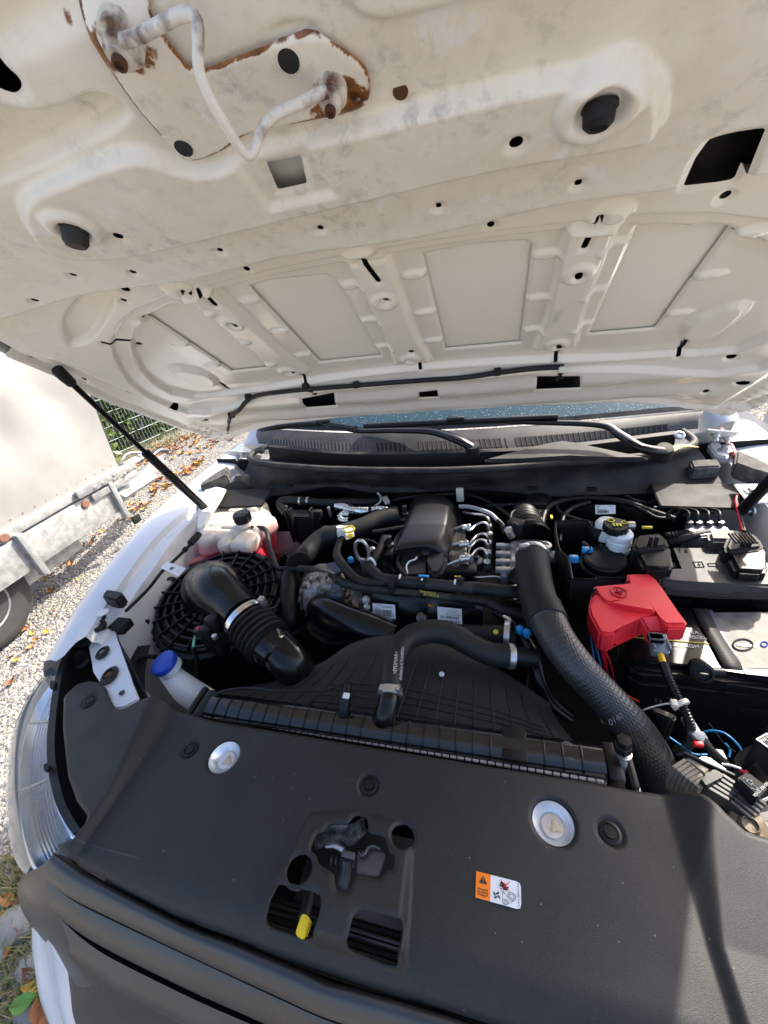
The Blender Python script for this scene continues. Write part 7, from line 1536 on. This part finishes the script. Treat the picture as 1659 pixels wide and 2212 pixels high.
tube('round_logo', [P(*z8(1460+78*math.cos(t), 280+45*math.sin(t)), zB+.0022) for t in np.linspace(0, 6.28, 26)], .0014, INK_SHADE, lab, n=60, seg=6); box('logo_band', P(*z8(1490, 285), zB+.0022), (.026, .005, .0006), GOLD, lab, ax=[xd, yd, (0, 0, 1)], bev=0)
tube('blue_ring', [P(*z8(1630+26*math.cos(t), 275+20*math.sin(t)), zB+.0022) for t in np.linspace(0, 6.28, 20)], .001, BLUEP, lab, n=40, seg=6)
# strap
SM, sn, sb_, sl_ = nodes('strap_webbing'); sb_.inputs['Base Color'].default_value = (.016, .016, .017, 1); sb_.inputs['Roughness'].default_value = .65
BS = thing('battery_strap', 'black woven strap running over the battery', 'strap', P(1580, 1470, .9))
sa_ = [(1060, -10, zB+.004), (1130, 130, zB+.004), (1220, 290, zB+.004), (1300, 440, zB+.003), (1315, 500, zB-.008), (1310, 640, zB-.04), (1250, 800, zB-.10)]
sb2 = [(1180, -10, zB+.004), (1250, 130, zB+.004), (1350, 290, zB+.004), (1450, 440, zB+.003), (1465, 540, zB-.008), (1460, 660, zB-.04), (1380, 830, zB-.10)]
A_, B_ = cr(pts(z8, sa_), 90), cr(pts(z8, sb2), 90)
V = np.vstack([A_, B_]); V[:90] += np.outer(np.where(np.arange(90) % 2, .0012, -.0), (0, -.3, .9)); V[90:] += np.outer(np.where(np.arange(90) % 2, .0012, 0), (0, -.3, .9))
st_ = mk('webbing', V, [(i, i+1, 90+i+1, 90+i) for i in range(89)], SM, BS, 20)
so2 = st_.modifiers.new('t', 'SOLIDIFY'); so2.thickness = .0022; so2.offset = -1
# ---- red terminal cover
RC = thing('terminal_cover', 'bright red plastic battery terminal cover with plus sign', 'terminal cover', P(1370, 1300, 1.0))
zr = 1.062
prism('lid', pz(z7, [(665, 645), (820, 642), (870, 680), (905, 740), (1088, 985), (1085, 1000), (935, 1000), (900, 955), (840, 850), (660, 815), (560, 835), (520, 845), (480, 800), (430, 740), (440, 728), (690, 722), (710, 712), (668, 690)], zr), .030, RED, RC, bev=.003)
prism('front_hood', pz(z7, [(520, 845), (560, 835), (655, 812), (830, 845), (880, 935), (800, 960), (745, 945), (600, 1010), (560, 1075), (470, 1060), (400, 930), (390, 880), (420, 760), (450, 800)], zr-.004), (0, -.004, -.040), RED, RC, bev=.004)
prism('plug_shroud', [P(*z7(750, 940), zr), P(*z7(885, 935), zr), P(*z7(935, 1060), zr-.022), P(*z7(820, 1065), zr-.022)], (0, -.002, -.026), RED, RC, bev=.003)
prism('hood_ridge', [P(*z7(525, 850), zr), P(*z7(655, 815), zr+.006), P(*z7(830, 848), zr+.004), P(*z7(865, 910), zr+.003), P(*z7(690, 870), zr+.008)], .012, RED, RC, bev=.002)
prism('side_wall', pz(z7, [(935, 1000), (1085, 1000), (1083, 1030), (940, 1030)], zr-.004), .03, RED, RC, bev=.003)
box('slot', P(*z7(432, 778), zr+.001), (.006, .020, .002), INK_SHADE, RC, ax=frame_of((.9, .4, 0), (0, 0, 1)), bev=.0004)  # black bar painted as the shaded slit in the cover
pc_ = P(*z7(605, 776), zr+.001)
tube('plus_ring', [pc_+np.array([.0125*math.cos(t), .0125*math.sin(t), 0]) for t in np.linspace(0, 6.28, 28)], .0010, pbr('dark_red_mould', (.30, .006, .01), .4), RC, n=60, seg=6)
for a in (.35, .35+math.pi/2): box('plus_bar', pc_, (.014, .004, .0016), MT['dark_red_mould'], RC, ax=frame_of((math.cos(a), math.sin(a), 0), (0, 0, 1))[::1], bev=.0004)
for k, (m_, x0_) in enumerate(((WIREB, 400), (WIREB, 412), (WIRER, 420), (WIRER, 430))): ptube('lead', z7, [(x0_, 960, 1.03), (x0_+5+6*k, 1080, 1.01), (x0_+30+25*k, 1250, .98), (x0_+60+30*k, 1420, .93)], [1.6, 1.6, 1.6, 1.6], m_, RC, n=30, seg=8)
ptube('thick_red_lead', z8, [(360, 190, 1.02), (355, 300, 1.0), (365, 420, .96), (375, 520, .90)], [7, 7, 6, 5], WIRER, RC, n=20)
GP = thing('battery_cable', 'ribbed black battery cable with grey plug and yellow sleeve', 'cable', P(1440, 1600, .9))
box('grey_plug', P(*z8(792, 280), 1.036), (.022, .034, .018), GREYP, GP, ax=[(.99, -.12, 0), (.12, .95, .28), (0, -.28, .96)], bev=.002)
for sx_ in (-1, 1): box('plug_rail', P(*z8(792, 280), 1.036)+np.array([.0105*sx_, 0, .008]), (.003, .030, .006), GREYP, GP, bev=.0006); box('plug_clip', P(*z8(770, 228), 1.05), (.022, .014, .010), GREYP, GP, bev=.002)
ptube('yellow_sleeve', z8, [(795, 320, 1.034), (815, 380, 1.034), (832, 440, 1.032)], [6.5]*3, WIREY, GP, n=14)
ptube('conduit', z8, [(830, 430, 1.032), (870, 540, 1.03), (920, 650, 1.025), (965, 740, 1.02), (1010, 830, 1.01), (1045, 930, .995), (1050, 1010, .975), (1020, 1080, .95), (940, 1120, .92)], [9]*9, KS, GP, n=420, seg=20, rf=lambda th, s, L: .0009*np.sin(s*2*np.pi/.0042)+0*th, ang=180)
CT = thing('cable_tie', 'white cable tie looped round the battery cable', 'cable tie', P(1460, 1520, 1.0))
clamp('loop', P(*z8(965, 752), 1.02), (.4, -.75, -.2), .0115, .006, CREAMP, CT); box('head', P(*z8(915, 745), 1.026), (.008, .010, .007), CREAMP, CT, bev=.001)
ptube('tail', z8, [(920, 748, 1.024), (850, 748, 1.02), (770, 765, 1.01), (690, 790, 1.0), (640, 815, .98)], [2]*5, CREAMP, CT, n=30, seg=6, flat=.5)
# ---- clutter under the battery: connectors, wires
CW = thing('front_wiring', 'loose blue and red wires with grey connectors in front of the battery', 'wiring', P(1490, 1620, .9))
ptube('red_wire', z8, [(480, 650, .95), (560, 690, .955), (640, 735, .955)], [1.8]*3, WIRER, CW, n=12, seg=8)
ptube('blue_wire', z8, [(1130, 980, .97), (1210, 962, .98), (1300, 975, .985), (1380, 1030, .985), (1440, 1100, .98), (1455, 1150, .97)], [2.2]*6, WIREB, CW, n=40, seg=8)
ptube('blue_wire', z8, [(880, 1015, .95), (960, 1070, .95), (1070, 1145, .955), (1180, 1150, .955)], [2]*4, WIREB, CW, n=24, seg=8); ptube('blue_wire', z8, [(1320, 1060, .975), (1355, 1110, .97), (1350, 1170, .965)], [2.2]*3, WIREB, CW, n=12, seg=8)
ptube('black_wire', z8, [(1190, 900, .97), (1250, 980, .975), (1310, 1060, .98), (1400, 1130, .98)], [1.2]*4, K, CW, n=20, seg=6)
prism('relay_socket', pz(z8, [(740, 690), (790, 690), (850, 730), (800, 740)], .98), .05, KM, CW, bev=.006); prism('relay_socket', pz(z8, [(740, 790), (770, 765), (930, 830), (950, 860), (900, 880), (760, 820)], .975), .06, K, CW, bev=.006)
ptube('grey_connector', z8, [(1010, 860, .99), (1090, 990, .99), (1150, 1020, .985)], [12, 13, 13], GREYP, CW, n=8, seg=6, flat=.7)
ptube('heatshrink', z8, [(1120, 1010, .985), (1180, 1090, .98), (1260, 1170, .97), (1330, 1230, .95)], [12, 10, 9, 8], KM, CW, n=24, seg=14); box('red_seal', P(*z8(1105, 1065), .985), (.012, .008, .008), WIRER, CW, bev=.002)
prism('grey_flap', pz(z8, [(1220, 1100), (1300, 1110), (1340, 1190), (1250, 1180)], .96), .004, GREYP, CW, bev=.001)
# ---- ribbed voltage module and relays at the right front
MD = thing('ribbed_module', 'sunlit dusty finned control module at the right front', 'module', P(1510, 1700, .95))
DTAN = pbr('dusty_alloy', (.30, .265, .215), .75, .2, col2=(.14, .13, .11), scale=70, bump=.8, bscale=400); zM = 1.02
prism('heat_sink', pz(z9, [(170, 840), (340, 700), (420, 655), (750, 850), (600, 960), (500, 1140)], zM), (0, .004, -.05), DTAN, MD, bev=.003)
for k in range(7):
    x0, y0 = 175+58*k, 855+48*k; a, b = P(*z9(x0, y0), zM+.006), P(*z9(x0+185, y0-120+6*k), zM+.006)
    d_ = b-a; L_ = np.linalg.norm(d_); box('fin', (a+b)/2+np.array([0, 0, -.014]), (L_, .0042, .040), DTAN, MD, ax=frame_of(d_, (0, 0, 1))[::1] if False else [d_/L_, np.cross((0, 0, 1), d_/L_), (0, 0, 1)], bev=.0008, seg=1)
prism('cross_bar', pz(z9, [(340, 700), (420, 655), (750, 850), (660, 930)], zM+.010), .012, DTAN, MD, bev=.002)
prism('metal_cap', pz(z9, [(520, 700), (640, 640), (690, 660), (720, 690), (870, 770), (975, 850), (950, 900), (830, 830), (600, 730), (560, 740)], zM+.008), .014, ALU, MD, bev=.003)
box('cap_window', P(*z9(690, 780), zM+.010), (.05, .008, .003), INK_SHADE, MD, ax=frame_of(P(*z9(800, 830), zM)-P(*z9(600, 740), zM), (0, 0, 1))[::1], bev=.0005)
prism('black_cap', pz(z9, [(580, 985), (790, 830), (940, 920), (900, 960), (690, 1090), (650, 1080)], zM+.018), .022, K, MD, bev=.003)
SLATM = pbr('sun_faded_plastic', (.07, .066, .063), .5, bump=.3, bscale=600, var=.1)
for k in range(5):
    dx, dy = 52*k, -45*k
    l = [(700+dx, 1110+dy), (990+dx*.98, 1280+dy*.9), (1290+dx*.9, 1530+dy*1.15)]
    p3 = np.array([P(*z9(*l[0]), zM+.012), P(*z9(*l[1]), zM+.012), P(*z9(*l[2]), zM+.004)])
    for a, b in ((p3[0], p3[1]), (p3[1], p3[2])):
        d_ = b-a; L_ = np.linalg.norm(d_); d_ /= L_; sd_ = np.cross((0, 0, 1), d_); sd_ /= np.linalg.norm(sd_); box('slat', (a+b)/2-np.array([0, 0, .008]), (L_+.002, .0048, .018), SLATM, MD, ax=[d_, sd_, np.cross(d_, sd_)], bev=.0008, seg=1)
prism('slat_base', pz(z9, [(680, 1090), (900, 940), (1200, 1110), (1470, 1380), (1300, 1540), (1000, 1300)], zM-.012), .01, K, MD, bev=.002)
prism('foot', pz(z9, [(1180, 1440), (1330, 1420), (1480, 1300), (1700, 1450), (1700, 1700), (1480, 1800), (1370, 1600), (1290, 1560), (1200, 1530)], zM-.008), .012, SLATM, MD, bev=.003)
prism('foot_pocket_shade', pz(z9, [(1340, 1430), (1620, 1480), (1620, 1620), (1360, 1590)], zM-.0075), .004, INK_SHADE, MD, bev=.001)  # black slab coloured as the shade in the pocket
lathe('bolt_washer', [(.018, -.006), (.018, .0), (.017, .002), (.010, .002), (.0095, .005), (.0075, .008), (.006, .005), (0, .005)], P(*z9(1280, 1670), zM-.004), (-.1, -.2, 1), pbr('rusty_zinc', (.30, .26, .20), .6, .4, col2=(.16, .12, .08), scale=110, thr=(.4, .6)), MD, seg=36)
R1 = thing('small_relay', 'small black relay with printed circuit symbol beside the finned module', 'relay', P(1630, 1680, .98))
GINK = pbr('relay_ink', (.30, .30, .29), .5)
RLY = pbr('relay_black', (.014, .015, .018), .6, var=.1, spec=.15)
q = np.array(pz(z9, [(1110, 970), (1280, 875), (1580, 1100), (1420, 1255)], zM+.03)); prism('case', q, .035, RLY, R1, bev=.002)
def rl_(l):
    for a, b in zip(l[:-1], l[1:]): tube('symbol_line', [on(q, *a)+np.array([0, 0, .0005]), on(q, *b)+np.array([0, 0, .0005])], .00045, GINK, R1, seg=4)
rl_([(.28, .15), (.38, .15), (.38, .3), (.48, .3), (.48, .5), (.28, .5), (.28, .3), (.38, .3)]); rl_([(.38, .5), (.38, .62), (.38, .8)]); rl_([(.1, .62), (.3, .78), (.46, .75)]); rl_([(.46, .9), (.56, .9), (.6, .8)]); rl_([(.48, .4), (.62, .38)])
xr = q[1]-q[2]; text('NO REL 12V/0A', on(q, .5, .86)+np.array([0, 0, .0004]), q[3]-q[2], q[3]-q[0], .0040, GINK, R1)
prism('white_trim', pz(z9, [(1450, 1290), (1640, 1200), (1700, 1250), (1480, 1310)], zM+.004), .006, GREYP, R1, bev=.001)
ptube('white_lead', z9, [(900, 770, zM+.004), (1000, 785, zM+.008), (1090, 810, zM+.01), (1170, 835, zM+.008)], [2.4]*4, PAPER, R1, n=20, seg=8); ptube('red_lead', z9, [(1160, 850, zM+.006), (1200, 890, zM+.006), (1260, 880, zM+.006)], [4]*3, WIRER, R1, n=12, seg=8)
R2 = thing('large_relay', 'larger black relay with white framed label at the right edge', 'relay', P(1659, 1630, .98))
q = np.array(pz(z9, [(1375, 405), (1540, 305), (1800, 420), (1800, 720)], zM+.045)); prism('case', q, .07, RLY, R2, bev=.004); q2 = np.array(pz(z9, [(1425, 405), (1560, 335), (1800, 440), (1800, 660)], zM+.0458)); prism('label_frame', np.array(pz(z9, [(1385, 405), (1545, 315), (1800, 430), (1800, 700)], zM+.0455)), .0006, GINK, R2, bev=0); prism('label', q2, .0006, RLY, R2, bev=0)
text('W4 W', P(*z9(1535, 410), zM+.047), P(*z9(1700, 330), zM)-P(*z9(1535, 410), zM), (0, 1, 0), .006, GINK, R2)
tube('base_lead', [P(*z9(1300, 640), zM), P(*z9(1500, 850), zM-.01), P(*z9(1650, 950), zM-.02)], .02, K, R2, n=10)
# wet marks and chips on grille
for k, (u, v, rx, ry) in enumerate(((117, 1922, .010, .005), (132, 1935, .008, .004), (245, 2003, .004, .007), (415, 2095, .010, .007), (445, 2105, .006, .010), (590, 2165, .02, .010), (700, 2200, .012, .007), (175, 2100, .006, .012), (290, 2150, .018, .008))):
    pass
